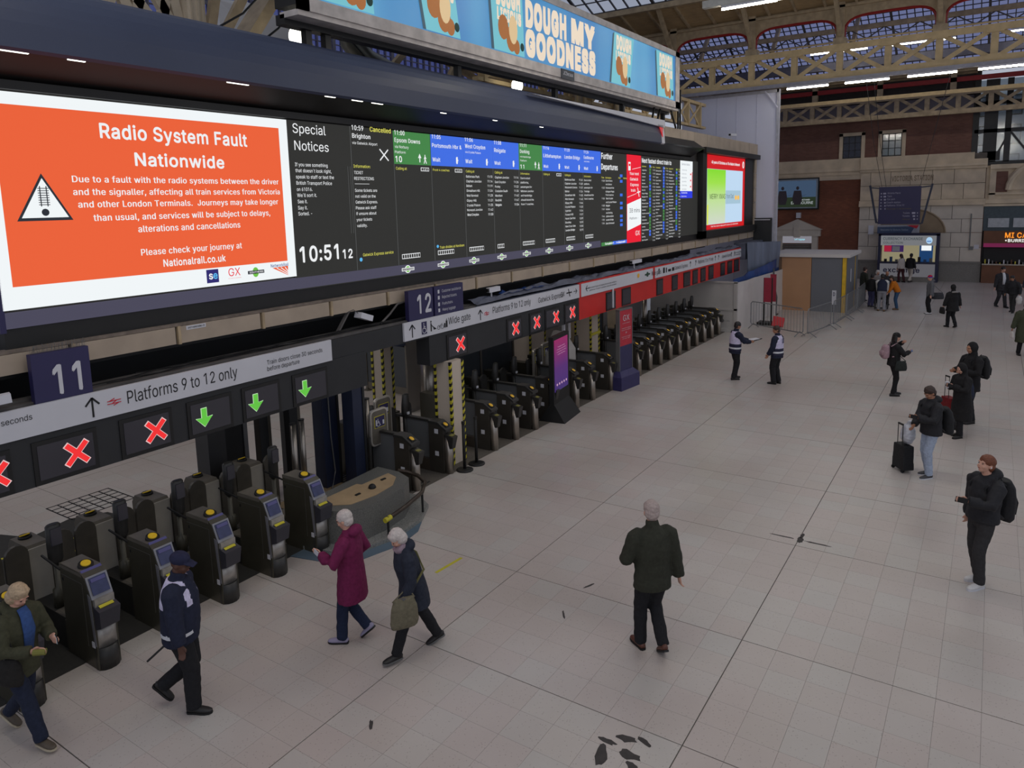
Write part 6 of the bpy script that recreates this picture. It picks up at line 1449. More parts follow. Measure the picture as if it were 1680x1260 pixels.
m = MB(); put_text_x(m, 'Welcome to Victoria Station', 5.75, 4.25, 3.04, .1, WX-.54, 1); m.build('lettering', mat('pale_sign_letter', S(170, 184, 200), .5), sg); m = MB(); m.prism([(WX-.54, 4.35, 3.36), (WX-.54, 3.7, 3.36), (WX-.54, 3.8, 3.16)], (-.004, 0, 0)); m.build('emblem', mat('sign_red', S(200, 30, 50), .5), sg)
MB().box(WX-.50, WX-.1, 4.4, 4.5, 2.95, 3.2).build('bracket', M_black, sg)
hg = thing('hanging_sign', 'large navy hanging direction sign in front of stone wall', 'sign', (44, 4.2, 3.65)); MB().box(43.95, 44.05, 3.24, 5.22, 3.64, 5.62).build('panel', M_navysign, hg)
MB().bar((44, 5.68, 5.72), (44, 5.3, 3.7), .09, .16).bar((44, 2.74, 5.72), (44, 3.14, 3.66), .09, .16).bar((44, 5.64, 5.6), (44, 5.2, 5.55), .06, .06).bar((44, 2.8, 5.6), (44, 3.25, 5.55), .06, .06).bar((44, 5.3, 3.72), (44, 3.14, 3.66), .07, .07).build('side_frame', M_navyp, hg)
MB().bar((44, 5.1, 5.6), (44, 5.6, 8.0), .02).bar((44, 4.9, 5.6), (44, 5.3, 8.0), .02).bar((44, 3.3, 5.6), (44, 2.85, 8.0), .02).bar((44, 5.6, 8.0), (45.3, 6.4, 12.3), .02).bar((44, 5.3, 8.0), (45.3, 6.0, 12.3), .02).bar((44, 2.85, 8), (45.3, 2.1, 12.3), .02).build('suspension_wire', M_black, hg)
m = MB()
for s_, y0, w_, z in [('Victoria Place', 4.82, .62, 5.24), ('Taxis', 4.82, .22, 5.08), ('Car park', 4.82, .38, 4.92), ('Coach station', 4.84, .66, 4.75), ('Platforms 15 to 19', 4.84, .84, 4.59)]: put_text_x(m, s_, y0, y0-w_, z, .09, 43.945)
for s_, y1, w_, z in [('Toilets', 3.72, .32, 4.18), ('Tickets', 3.72, .34, 4.02)]: put_text_x(m, s_, y1+w_, y1, z, .09, 43.945)
for k in range(6): m.box(43.94, 43.95, 5.08, 5.14, 5.24-k*.163, 5.30-k*.163); m.box(43.94, 43.95, 4.88, 5.02-.02*k, 5.23-k*.163, 5.31-k*.163)
for k in range(3): m.box(43.94, 43.95, 3.34, 3.38, 4.18-k*.16, 4.25-k*.16); m.box(43.94, 43.95, 3.46, 3.62-.04*k, 4.17-k*.16, 4.26-k*.16)
m.build('lettering', mat('sign_letter_grey', S(170, 168, 186), .5), hg)
m = MB(); put_text_x(m, 'Passenger & refreshments', 4.84, 3.66, 4.42, .07, 43.945); put_text_x(m, 'Waiting room', 4.05, 3.7, 3.86, .07, 43.945); m.build('lettering', mat('dull_yellow_letter', S(110, 100, 60), .5), hg)
# burrito shop and door pier
bd = thing('shopfront', 'burrito shop with amber lit name at right edge', 'shop', (WX-.3, -1.5, 0)); M_wood = mat('dark_brown_wood', S(110, 70, 46), .6, 0, .15, 2)
MB().box(WX-.15, WX, -3, .48, 3.0, 4.4).build('upper_wall', mat('slate_shopfront', S(70, 82, 88), .6), bd)
for a, b in ((-.75, .25), (-2.0, -.95)): MB().box(WX-.2, WX-.15, a, b, 3.2, 3.72).build('fanlight', mat('pale_fanlight', S(176, 180, 184), .5, emit=0), bd)
MB().box(WX-.35, WX, -3, .42, 2.3, 3.0).build('sign_board', M_wood, bd); MB().box(WX-.4, WX, -3, .4, 2.08, 2.3).build('lit_pink_strip', mat('magenta_strip', S(130, 40, 84), emit=.6), bd)
struct(MB().box(WX+1.5, WX+1.8, -14, .7, -.05, 4.1).box(WX, WX+1.6, .40, .50, -.05, 4.1).build('shop_back_wall', M_black2)); MB().box(WX-.05, WX+1.4, -3, .38, 1.2, 2.1).build('dark_interior', M_black2, bd); MB().box(WX-.35, WX, -3, .42, 0, 1.05).build('counter', M_wood, bd); MB().box(WX-.4, WX, -3, .42, 1.05, 1.12).build('counter_top', M_steel, bd)
random.seed(6)
for k in range(12): y = .3-k*.18; MB().box(WX-.3, WX-.2, y-.06, y, 1.12, 1.12+random.uniform(.06, .3)).build('counter_item', [mat('yellow_item', S(200, 190, 60), .5), M_sign, M_grey, M_wood][k % 4], bd)
m = MB(); put_text_x(m, 'MI CASA', -.6, -2.1, 2.62, .28, WX-.36, 1); m.build('lettering', mat('amber_neon', S(240, 140, 40), emit=1.2), bd); m = MB(); put_text_x(m, 'BURRITOS', -.75, -2.0, 2.38, .16, WX-.36, 1); m.ell((WX-.36, -.66, 2.46), .01, .04, .04); m.build('lettering', mat('white_neon', S(226, 226, 220), emit=1.2), bd)
dp = MB().box(WX-.15, WX, .5, 1.35, 1.2, 4.0); o = tag(dp.build('brick_pier', M_brickg), 'narrow brown brick pier left of the burrito shop', 'pier'); MB().box(WX-.22, WX-.15, 1.05, 1.12, 2.0, 4.0).box(WX-.24, WX-.15, .9, 1.12, 1.9, 2.1).build('conduit', M_grey, o); MB().box(WX-.2, WX-.15, .62, .86, 1.95, 2.2).build('switch_box', M_sign, o)
t = MB().box(WX-.32, WX-.1, 6.15, 6.45, 2.8, 3.35); tag(t.build('wall_heater', M_sign), 'white box unit on stone wall left of welcome sign', 'wall unit')
t = MB().box(WX-.3, WX, 10.5, 10.75, 3.85, 4.2); tag(t.build('wall_light', M_sign), 'small pale wall unit above the pediment doorway', 'wall unit')
# ================================================================ TICKET GATES
M_bezel = mat('silver_screen_bezel', S(140, 140, 146), .4, .4); M_tscreen = mat('ticket_screen_blue', S(52, 58, 96), .25, 0, .2, 14); M_tlabel = mat('violet_label', S(82, 80, 132), .4, 0, .05, 3)
M_gatefar = mat('far_gate_body', S(66, 62, 56), .38, .25, .12, 3); M_trim = mat('gate_grey_trim', S(96, 94, 90), .4, .3, .1, 6)
def near_gate():
    t = thing('ticket_gate', 'x', 'ticket gate', (0, 0, 0), 'nearest ticket gates with yellow readers'); w = .125
    # side profile (y, z) of the front pedestal, extruded over its width
    P = [(.50, .42), (.50, 1.10), (.46, 1.14), (.0, 1.14), (-.06, 1.10), (-.16, .88), (-.19, .62), (-.19, .30), (-.19, .06), (-.19, 0), (.52, 0), (.52, .42)]
    MB().prism([(-w, y, z) for y, z in P], (2*w, 0, 0)).build('front_pedestal', M_gate, t)
    MB().box(-w-.004, w+.004, .04, .49, 1.138, 1.15).box(-w-.004, -w+.004, .0, .5, 1.10, 1.15).build('top_plate', M_gatetop, t)
    MB().box(-w-.003, -w, -.0, .006, .25, 1.02).box(-w-.003, -w, .0, .5, 1.015, 1.02).build('seam', M_trim, t)
    MB().hexa([(-w-.004, -.19, .30), (-w-.004, -.15, .30), (-w-.004, -.10, .92), (-w-.004, -.16, .9), (-w, -.19, .30), (-w, -.15, .30), (-w, -.10, .92), (-w, -.16, .9)]).build('edge_trim', M_bezel, t)
    MB().cyl((0, .14, 1.15), (0, .13, 1.18), .085, .082, 18).build('reader_base', M_black2, t, True); MB().cyl((0, .135, 1.178), (0, .13, 1.195), .056, .052, 18).build('card_reader', M_yellow, t, True)
    MB().hexa([(-.115, -.012, 1.115), (.115, -.012, 1.115), (.115, .04, 1.152), (-.115, .04, 1.152), (-.115, -.02, 1.12), (.115, -.02, 1.12), (.115, .035, 1.162), (-.115, .035, 1.162)]).build('violet_label', M_tlabel, t)
    b_ = MB().hexa([(-.12, -.168, .86), (.12, -.168, .86), (.12, -.065, 1.095), (-.12, -.065, 1.095), (-.12, -.18, .865), (.12, -.18, .865), (.12, -.075, 1.108), (-.12, -.075, 1.108)]).build('screen_bezel', M_bezel, t)
    MB().hexa([(-.095, -.172, .905), (.095, -.172, .905), (.095, -.082, 1.085), (-.095, -.082, 1.085), (-.095, -.182, .91), (.095, -.182, .91), (.095, -.092, 1.092), (-.095, -.092, 1.092)]).build('ticket_screen', M_tscreen, b_)
    MB().hexa([(-.08, -.118, 1.04), (.08, -.118, 1.04), (.08, -.097, 1.078), (-.08, -.097, 1.078), (-.08, -.125, 1.045), (.08, -.125, 1.045), (.08, -.106, 1.083), (-.08, -.106, 1.083)]).build('screen_banner', M_tlabel, b_)
    MB().box(-.11, .11, -.215, -.17, .76, .87).build('slot_plate', M_silver, t); MB().hexa([(-.08, -.262, .772), (.08, -.262, .772), (.08, -.225, .79), (-.08, -.225, .79), (-.08, -.264, .778), (.08, -.264, .778), (.08, -.227, .796), (-.08, -.227, .796)]).build('yellow_slot', M_tape, t)
    MB().hexa([(-.105, -.29, .54), (.105, -.29, .54), (.12, -.18, .50), (-.12, -.18, .50), (-.12, -.32, .755), (.12, -.32, .755), (.12, -.18, .79), (-.12, -.18, .79)]).build('ticket_box', mat('plum_grey_moulding', S(56, 55, 62), .45, 0, .06, 4), t)
    MB().loft([((0, -.17, .26), .118, .05), ((0, -.17, .54), .118, .05)], 12).build('front_plate', M_silver, t, True)
    MB().loft([((0, -.14, 0), .13, .12), ((0, -.14, .27), .128, .11)], 14).build('bumper', M_gate2, t, True)
    MB().box(-w-.006, -w, -.15, -.09, .27, .34).build('white_sticker', M_sign, t); MB().box(-w-.006, -w, .44, .46, .94, .98).build('side_lock', M_black2, t)
    # low skirt, display post, rear pedestal, paddles
    MB().prism([(-.10, .52, 0), (-.10, 1.32, 0), (-.10, 1.32, .42), (-.10, .52, .42)], (.20, 0, 0)).box(-.11, .11, .52, 1.32, .40, .43).build('skirt', M_gate2, t)
    MB().hexa([(-.11, .52, .43), (.11, .52, .43), (.11, .8, .43), (-.11, .8, .43), (-.10, .52, .46), (.10, .52, .46), (.08, .76, .46), (-.08, .76, .46)]).build('skirt_top', M_gatetop, t)
    p = MB().loft([((0, .88, .43), .075, .075), ((0, .88, .66), .07, .07), ((0, .88, .68), .035, .035), ((0, .88, 1.0), .032, .032)], 12).build('display_post', M_gate, t, True)
    MB().loft([((0, .87, .98), .05, .05), ((0, .87, 1.04), .085, .06), ((0, .87, 1.2), .088, .06), ((0, .86, 1.23), .092, .06), ((0, .86, 1.48), .088, .055), ((0, .86, 1.50), .07, .04)], 14).build('display_head', M_gate2, p, True)
    MB().box(-.06, .06, .785, .81, 1.25, 1.46).build('display_face', M_sigglass, p)
    MB().prism([(-w, 1.32, 0), (-w, 1.86, 0), (-w, 1.86, 1.02), (-w, 1.78, 1.13), (-w, 1.36, 1.13), (-w, 1.32, 1.10)], (2*w, 0, 0)).build('rear_pedestal', M_gatetop, t)
    MB().box(-w+.0, w-.0, 1.295, 1.32, .0, 1.10).build('steel_face', mat('dull_steel_face', S(156, 150, 138), .45, .1, .1, 3), t)
    MB().cyl((0, 1.66, 1.13), (0, 1.66, 1.16), .08, .075, 14).build('reader_base', M_black2, t, True); MB().cyl((0, 1.665, 1.158), (0, 1.67, 1.172), .06, n=14).build('card_reader', M_yellow, t, True)
    for s in (-1, 1):
        Q = []; x0, x1 = .13, .395
        for k in range(9): a = math.pi*k/8; Q.append((s*((x0+x1)/2+(x1-x0)/2*math.cos(a)), 1.26, 1.08+.14*math.sin(a)))
        Q = [(s*x1, 1.26, .30)]+Q+[(s*x0, 1.26, .22)]
        MB().prism(Q, (0, .05, 0)).build('paddle', mat('dark_rubber_paddle', S(70, 65, 56), .45, 0, .2, 5), t)
    MB().bar((-.12, .95, 1.12), (-.12, .5, 1.06), .02).build('cable', M_black2, t)
    return reg(t)
def far_gate():
    t = thing('ticket_gate', 'x', 'ticket gate', (0, 0, 0), 'far ticket gates with steel posts'); w = .11
    MB().prism([(-w, y, z) for y, z in [(.0, 0), (.36, 0), (.36, 1.0), (.12, 1.0), (.0, .93)]], (2*w, 0, 0)).build('front_pedestal', M_gatefar, t)
    MB().hexa([(-w-.005, -.08, .86), (w+.005, -.08, .86), (w+.005, .16, .985), (-w-.005, .16, .985), (-w-.005, -.08, .905), (w+.005, -.08, .905), (w+.005, .14, 1.035), (-w-.005, .14, 1.035)]).box(-w-.005, w+.005, .14, .37, .985, 1.035).box(-.05, .05, .37, 1.3, .985, 1.03).build('top_cover', M_gate2, t)
    MB().hexa([(-.055, -.035, .925), (.055, -.035, .925), (.055, .075, .985), (-.055, .075, .985), (-.055, -.045, .945), (.055, -.045, .945), (.055, .065, 1.01), (-.055, .065, 1.01)]).build('reader_base', M_black2, t); m_ = MB(); m_.ell((0, .012, .985), .045, .055, .012, 14, 6, R=Matrix.Rotation(math.radians(29), 3, 'X')); m_.build('card_reader', mat('amber_reader', S(244, 190, 50), .45), t, True)
    MB().hexa([(-.05, -.17, .52), (.05, -.17, .52), (.07, -.02, .50), (-.07, -.02, .50), (-.075, -.22, .76), (.075, -.22, .76), (.09, -.02, .80), (-.09, -.02, .80)]).build('ticket_box', M_gate2, t)
    MB().hexa([(-.05, -.17, .772), (.05, -.17, .772), (.05, -.10, .786), (-.05, -.10, .786), (-.05, -.17, .776), (.05, -.17, .776), (.05, -.10, .790), (-.05, -.10, .790)]).build('slot_label', mat('dull_slot_label', S(130, 124, 60), .5), t)
    MB().cyl((0, -.05, 0), (0, -.05, .74), .085, n=14).build('steel_post', M_steel, t, True)
    MB().box(-.02, .02, .36, 1.0, .24, .985).build('glass_panel', mat('grey_gate_panel', S(104, 106, 108), .3, 0, .05, 2), t); MB().box(-w, w, .36, 1.7, 0, .24).build('skirt', mat('gate_brown_grey', S(78, 70, 62), .4, .3, .1, 4), t)
    for z in (.80, .35): MB().box(-w-.006, -w, .12, .21, z, z+.09).build('white_sticker', M_sign, t)
    p = MB().cyl((0, 1.05, .24), (0, 1.05, 1.06), .04, n=10).build('display_post', M_gate2, t, True)
    MB().loft([((0, 1.05, 1.0), .06, .05), ((0, 1.05, 1.08), .095, .07), ((0, 1.04, 1.25), .095, .07), ((0, 1.03, 1.45), .08, .05), ((0, 1.03, 1.47), .05, .03)], 12).build('display_head', M_gate2, p, True)
    MB().box(-.03, .03, .96, .985, 1.05, 1.10).build('display_light', M_sign, p)
    MB().box(-w, w, 1.3, 1.9, 0, 1.05).build('rear_pedestal', M_gate, t)
    for s in (-1, 1):
        Q = []; x0, x1 = .12, .36
        for k in range(7): a = math.pi*k/6; Q.append((s*((x0+x1)/2+(x1-x0)/2*math.cos(a)), 1.2, 1.1+.12*math.sin(a)))
        MB().prism([(s*x1, 1.2, .3)]+Q+[(s*x0, 1.2, .3)], (0, .04, 0)).build('paddle', M_gate2, t)
    return reg(t)
g = near_gate(); labs = ['ticket gate behind the blond woman at the left edge', 'ticket gate nearest the camera right of the blond woman', 'second nearest ticket gate, left of the staff man', 'ticket gate just right of the staff man in navy cap', 'ticket gate between staff man and purple coat woman', 'ticket gate touching the granite block']
for k, x in enumerate([3.06, 3.875, 4.69, 5.505, 6.32, 7.13]):
    o = g if k == 0 else copy_tree(g); o.location = (x, 8.5, 0); o['label'] = labs[k]
fg = far_gate(); xs_ = [9.72, 10.72, 12.27, 13.10, 13.93, 14.76, 15.95, 16.85, 18.0, 19.9, 20.75, 21.6, 22.45, 23.3, 24.15, 25.0, 25.85, 26.7, 27.55]
fl_ = ['steel posted ticket gate left of the wide gate', 'ticket gate right of the wide gate beside the striped column', 'first ticket gate right of the stanchions', 'second ticket gate right of the stanchions', 'third ticket gate right of the stanchions', 'fourth ticket gate, partly behind the purple kiosk', 'ticket gate just right of the purple kiosk', 'ticket gate in the middle between kiosk and totem', 'ticket gate just left of the red totem', 'first ticket gate right of the red totem']+[s+' ticket gate right of the red totem' for s in ('second', 'third', 'fourth', 'fifth', 'sixth', 'seventh', 'eighth', 'ninth', 'last')]
for k, x in enumerate(xs_):
    o = fg if k == 0 else copy_tree(fg); o.location = (x, 8.72, 0); o['label'] = fl_[k]
# silver leaves of the wide gates
def leaf(x0, x1, y, lab, grp, zlo=.5, zt=1.52):
    t = thing('wide_gate_leaf', lab, 'gate leaf', ((x0+x1)/2, y, 0), grp)
    def rr(a, b, c, d, r, yy):
        P = []
        for (cx, cz, s) in ((b-r, d-r, 0), (a+r, d-r, 1), (a+r, c+r, 2), (b-r, c+r, 3)):
            for k in range(5): an = math.pi/2*(s+k/4); P.append((cx+r*math.cos(an), yy, cz+r*math.sin(an)))
        return P
    MB().prism(rr(x0, x1, zlo, zt, .09, y), (0, .05, 0)).build('edge', mat('polished_leaf_edge', S(206, 200, 190), .3, .6), t); MB().prism(rr(x0+.03, x1-.03, zlo+.03, zt-.03, .08, y-.006), (0, .01, 0)).build('panel', M_gatetop, t)
    c = (x0+x1)/2; h = .14; MB().box(c-h, c+h, y-.012, y-.006, zt-.36, zt-.13).build('label_border', M_tape, t); MB().box(c-h+.012, c+h-.012, y-.016, y-.012, zt-.348, zt-.142).build('label', M_navysign, t)
    m = MB(); wheelchair(m, c-.05, zt-.33, .15, y-.018); m.box(c-.11, c-.08, y-.02, y-.016, zt-.31, zt-.2); m.box(c+.07, c+.11, y-.02, y-.016, zt-.31, zt-.23); m.build('symbol', M_sign, t)
    MB().cyl(((x0 if x0 < 9.9 or x0 > 17 else x1), y+.05, 0), ((x0 if x0 < 9.9 or x0 > 17 else x1), y+.05, zlo+.2), .03).build('hinge_post', M_gate2, t)
leaf(9.46, 9.92, 9.5, 'left silver wide gate leaf with navy access label', 'silver wide gate leaves', .75, 1.45); leaf(10.0, 10.46, 9.9, 'right silver wide gate leaf with navy access label', 'silver wide gate leaves', .3, 1.5)
leaf(15.75, 16.15, 9.8, 'silver gate leaf just right of the purple kiosk', 'far silver gate leaves', .6, 1.45); leaf(16.35, 16.85, 9.9, 'second silver gate leaf right of the purple kiosk', 'far silver gate leaves', .6, 1.5)
t = thing('gate_post', 'lone grey post rising above the furthest gates', 'post', (24.4, 10.4, 0)); MB().cyl((24.4, 10.4, 0), (24.4, 10.4, 1.95), .09, n=14).build('tube', M_steel, t, True); MB().cyl((24.4, 10.4, 1.95), (24.4, 10.4, 1.97), .095, n=14).build('cap', M_black, t)
# ================================================================ PEOPLE
def remeshed(mb, name, m, parent, vox, smooth=2, wr=0.0, wscale=7.0, facemat=None, seed=0):
    me = bpy.data.meshes.new(name); me.from_pydata([tuple(v) for v in mb.v], [], mb.f); me.update()
    t = bpy.data.objects.new('remesh_source', me); TMP.collection.objects.link(t)
    r = t.modifiers.new('r', 'REMESH'); r.mode = 'VOXEL'; r.voxel_size = vox
    if smooth: q = t.modifiers.new('s', 'SMOOTH'); q.factor = .5; q.iterations = smooth
    dg = tmp_dg()
    nm = bpy.data.meshes.new_from_object(t.evaluated_get(dg)); bpy.data.objects.remove(t, do_unlink=True); bpy.data.meshes.remove(me)
    nm.name = name; w = wloc(parent)
    nv = len(nm.vertices); co = np.empty(nv*3, dtype=np.float32); nm.vertices.foreach_get('co', co); co = co.reshape(-1, 3)
    if wr:
        no = np.empty(nv*3, dtype=np.float32); nm.vertex_normals.foreach_get('vector', no); no = no.reshape(-1, 3); d = np.empty(nv, dtype=np.float32)
        for i, (px, py, pz) in enumerate(co.tolist()):
            d[i] = noise.noise((px*wscale+seed, py*wscale, pz*wscale*1.3))+.5*noise.noise((px*wscale*2.6, py*wscale*2.6+seed, pz*wscale*2.2))
        co = co+no*(d*wr)[:, None]
    co = co-np.array(w, dtype=np.float32); nm.vertices.foreach_set('co', co.astype(np.float32).ravel())
    mm = m if isinstance(m, (list, tuple)) else [m]
    nm.materials.clear()
    for x in mm: nm.materials.append(x)
    if facemat:
        for p in nm.polygons: p.material_index = facemat(p.center+w)
    else: nm.polygons.foreach_set('material_index', [0]*len(nm.polygons))
    nm.polygons.foreach_set('use_smooth', [True]*len(nm.polygons)); nm.update()
    o = bpy.data.objects.new(name, nm); COL.objects.link(o); o.parent = parent; return o

def ik(a, b, l1, l2, pole):
    d = b-a; L = min(d.length, (l1+l2)*.999)
    if d.length < 1e-6: d = Vector((0, 0, -1))
    d = d.normalized(); x = (l1*l1-l2*l2+L*L)/(2*L); h = math.sqrt(max(l1*l1-x*x, 0)); p = pole-d*pole.dot(d)
    if p.length < 1e-5: p = d.orthogonal()
    return a+d*x+p.normalized()*h, a+d*L

def fabric(name, col, rough=.85): return mat(name, col, rough, 0, .16, 30, .06, spec=.25)
SKIN = mat('fair_skin', S(206, 158, 136), .55, 0, .05, 20, spec=.35); SKIN2 = mat('tan_skin', S(170, 122, 96), .55, 0, .05, 20, spec=.35); SKIN3 = mat('dark_skin', S(92, 62, 50), .5, 0, .05, 20, spec=.35)
EYE = mat('eye_dark', S(40, 34, 32), .3); LIP = mat('lip_tone', S(160, 96, 86), .5)

def person(label, x, y, head_deg, H, top, legs, shoe, hair, skin=SKIN, lean=4, fl=(-.09, .0), fr=(.09, .0), liftl=0.0, liftr=0.0, toel=0, toer=0,
           hl=(-.30, .05, .86), hr=(.30, .05, .86), hyaw=0, hpitch=8, hem=.80, bulk=1.0, hairstyle='short', collar=None, near=True, legw=1.14, sleeve=None, flare=0.0, hood=None, shirt=None,
           vest=None, sole=None, crouch=0.0, topmat=None, curl=.6, female=False, belly=0.0, cap=None, twist=0):
    s = H/1.75; a = math.radians(head_deg); Fv = Vector((math.cos(a), math.sin(a), 0)); Rv = Vector((math.sin(a), -math.cos(a), 0)); Z = Vector((0, 0, 1)); O = Vector((x, y, 0))
    root = thing('person', label, 'person', (x, y, 0)); vox = .0095 if near else .016; cv = .015 if near else .02
    def P(r, f, z): return O+Rv*(r*s)+Fv*(f*s)+Z*(z*s)
    la = math.radians(lean); tl = lambda r, f, z: P(r, f+math.sin(la)*(z-.93)+0, .93-crouch+math.cos(la)*(z-.93)) if z > .93 else P(r, f, z-crouch)
    tw = math.radians(twist)
    sw = .17 if female else .19
    shc = tl(0, -.01, 1.405); SL = shc-Rv*(sw*s)*math.cos(tw)+Fv*(sw*s*math.sin(tw)); SR = shc+Rv*(sw*s)*math.cos(tw)-Fv*(sw*s*math.sin(tw))
    HL, HR = tl(-.09, 0, .93), tl(.09, 0, .93)
    ankle = lambda p, lift: P(p[0], p[1], .085+lift)
    AL, AR = ankle(fl, liftl), ankle(fr, liftr); pole = Fv
    KL, AL = ik(HL, AL, .435*s, .425*s, pole); KR, AR = ik(HR, AR, .435*s, .425*s, pole)
    WL, WR = P(*hl), P(*hr)
    EL, WL = ik(SL, WL, .29*s, .26*s, -Fv*.7-Rv*.55-Z*.3); ER, WR = ik(SR, WR, .29*s, .26*s, -Fv*.7+Rv*.55-Z*.3)
    # ---- head frame
    hy = math.radians(hyaw); hp = math.radians(hpitch); hf = (Fv*math.cos(hy)-Rv*math.sin(hy)); hr_ = (Rv*math.cos(hy)+Fv*math.sin(hy)); hf2 = hf*math.cos(hp)-Z*math.sin(hp); hu = hr_.cross(hf2)
    neck = tl(0, .0, 1.47); hc = neck+Z*(.155*s)+hf*(.02*s)+hf2*(.012*s)+Fv*(math.sin(la)*.05*s)
    RM = Matrix((hr_, hf2, hu)).transposed()
    def Hd(r, f, u): return hc+hr_*(r*s)+hf2*(f*s)+hu*(u*s)
    b = MB(); el = lambda c, rx, ry, rz, R=RM, mb=b, n=14, k=10: mb.ell(c, rx*s, ry*s, rz*s, n, k, R=R)
    el(Hd(0, -.008, .025), .076, .094, .092); el(Hd(0, .018, -.02), .060, .074, .082); el(Hd(0, .04, -.072), .036, .040, .032)
    b.loft([(Hd(0, .083, .018), .008*s, .008*s), (Hd(0, .104, -.018), .014*s, .012*s), (Hd(0, .088, -.03), .013*s, .010*s)], 8, side=hr_)
    for q in (-1, 1): el(Hd(q*.076, -.008, -.008), .010, .020, .030); el(Hd(q*.03, .082, .028), .024, .012, .009); el(Hd(q*.035, .06, -.03), .024, .024, .024)
    el(Hd(0, .084, -.052), .022, .010, .008)
    b.loft([(tl(0, -.01, 1.40), .07*s, .06*s), (neck+Z*.02*s, .056*s, .056*s), (Hd(0, -.015, -.055), .054*s, .056*s)], 12, side=Rv)
    # torso inside the clothes
    b.loft([(tl(0, 0, .86), .14*s, .09*s), (tl(0, 0, .95), .155*s, .105*s), (tl(0, 0, 1.10), .125*s, .09*s), (tl(0, 0, 1.28), .15*s, .105*s), (tl(0, -.01, 1.40), .15*s, .08*s), (tl(0, -.01, 1.45), .08*s, .055*s)], 14, side=Rv)
    for (h_, k_, an, q, tdeg, lf) in ((HL, KL, AL, -1, toel, liftl), (HR, KR, AR, 1, toer, liftr)):
        b.loft([(h_+Z*.02*s, .075*s, .075*s), (h_.lerp(k_, .5), .062*s, .062*s), (k_, .048*s, .048*s), (k_.lerp(an, .35), .048*s, .048*s), (an, .034*s, .034*s)], 10, side=Rv)
    hands = []
    for (s_, e_, w_, q) in ((SL, EL, WL, -1), (SR, ER, WR, 1)):
        b.loft([(s_.lerp(shc, .12), .052*s, .052*s), (s_.lerp(e_, .5), .042*s, .042*s), (e_, .036*s, .036*s), (e_.lerp(w_, .4), .036*s, .036*s), (w_, .024*s, .026*s)], 10, side=Fv)
        d = (w_-e_).normalized(); lat = d.cross(Z if abs(d.z) < .8 else Fv); lat = lat.normalized()   # thumb side axis
        side = (Z if abs(d.z) < .8 else Fv); side = (side-d*side.dot(d)).normalized(); nrm = d.cross(side)*q   # palm normal inward
        pc = w_+d*.045*s; b.loft([(w_-d*.01*s, .026*s, .020*s, side), (w_+d*.03*s, .036*s, .016*s, side), (w_+d*.085*s, .040*s, .013*s, side)], 10)
        for i, (off, ln) in enumerate(((.030, .068), (.010, .078), (-.010, .072), (-.029, .056))):
            p0 = w_+d*.078*s+side*off*s; dd = d.copy(); pts = [p0]
            for k in range(3):
                dd = (dd+nrm*(curl*.55)).normalized(); pts.append(pts[-1]+dd*(ln/3*s))
            b.loft([(p, r*s, r*s) for p, r in zip(pts, (.0098, .0092, .0085, .0072))], 7)
        t0 = w_+d*.02*s+side*.028*s; b.loft([(t0, .013*s, .013*s), (t0+(d*.7+side*.6+nrm*.3).normalized()*.035*s, .011*s, .011*s), (t0+(d*.7+side*.6+nrm*.3).normalized()*.035*s+(d+nrm*.5).normalized()*.028*s, .009*s, .009*s)], 7)
        hands.append((w_+d*.07*s+nrm*.022*s, d, side, nrm))
    remeshed(b, 'body', skin, root, vox, 1)
    for q in (-1, 1): MB().ell(Hd(q*.031, .084, .006), .010*s, .006*s, .006*s, 8, 6, R=RM).build('eye', EYE, root, True)
    MB().ell(Hd(0, .0935, -.053), .020*s, .005*s, .006*s, 8, 6, R=RM).build('mouth', LIP, root, True)
    # ---- trousers
    t = MB(); t.loft([(tl(0, 0, .82), .155*s, .11*s), (tl(0, 0, .93), .165*s, .125*s), (tl(0, 0, 1.03), .15*s, .11*s)], 16, side=Rv)
    for (h_, k_, an) in ((HL, KL, AL), (HR, KR, AR)):
        w0, w1, w2 = .088*legw, .068*legw, .060*legw
        t.loft([(h_+Z*.02*s, w0*s, (w0+.01)*s), (h_.lerp(k_, .5), (w0+w1)/2*s, (w0+w1)/2*s), (k_, w1*s, w1*s), (k_.lerp(an, .5), (w1+w2)/2*s, (w1+w2)/2*s), (an-(an-k_).normalized()*-.02*s, w2*s, w2*s)], 12, side=Rv)
    remeshed(t, 'trousers', legs, root, cv, 2, .007*s, 9, seed=x)
    # ---- shoes
    for (an, tdeg, lf, q) in ((AL, toel, liftl, -1), (AR, toer, liftr, 1)):
        pit = math.radians(tdeg); spl = q*.12; df = (Fv*math.cos(spl)+Rv*math.sin(spl)); fw = df*math.cos(pit)-Z*math.sin(pit); uu = Z*math.cos(pit)+df*math.sin(pit); g = an-uu*(.085*s)
        m_ = MB(); V = lambda f, u: g+fw*(f*s)+uu*(u*s)
        m_.loft([(V(-.075, .035), .025*s, .025*s), (V(-.055, .045), .037*s, .042*s), (V(0, .048), .040*s, .046*s), (V(.07, .038), .045*s, .036*s), (V(.13, .032), .046*s, .028*s), (V(.175, .028), .034*s, .020*s), (V(.19, .025), .015*s, .012*s)], 12, side=Rv)
        m_.loft([(V(.0, .04), .042*s, .042*s), (V(-.015, .10), .040*s, .042*s)], 10, side=Rv)
        sh = remeshed(m_, 'shoe', shoe, root, .009, 1)
        so = MB(); pr = [(-.078, .02), (-.06, .036), (0, .037), (.08, .046), (.13, .047), (.17, .036), (.192, .012)]; sd = fw.cross(uu)
        Q = [V(f, .0)+sd*(w*s) for f, w in pr]+[V(f, .0)-sd*(w*s) for f, w in reversed(pr)]; so.prism(Q, uu*(.022*s)); so.build('sole', sole or M_black2, sh)
    # ---- jacket or coat
    j = MB(); u_ = .032*bulk
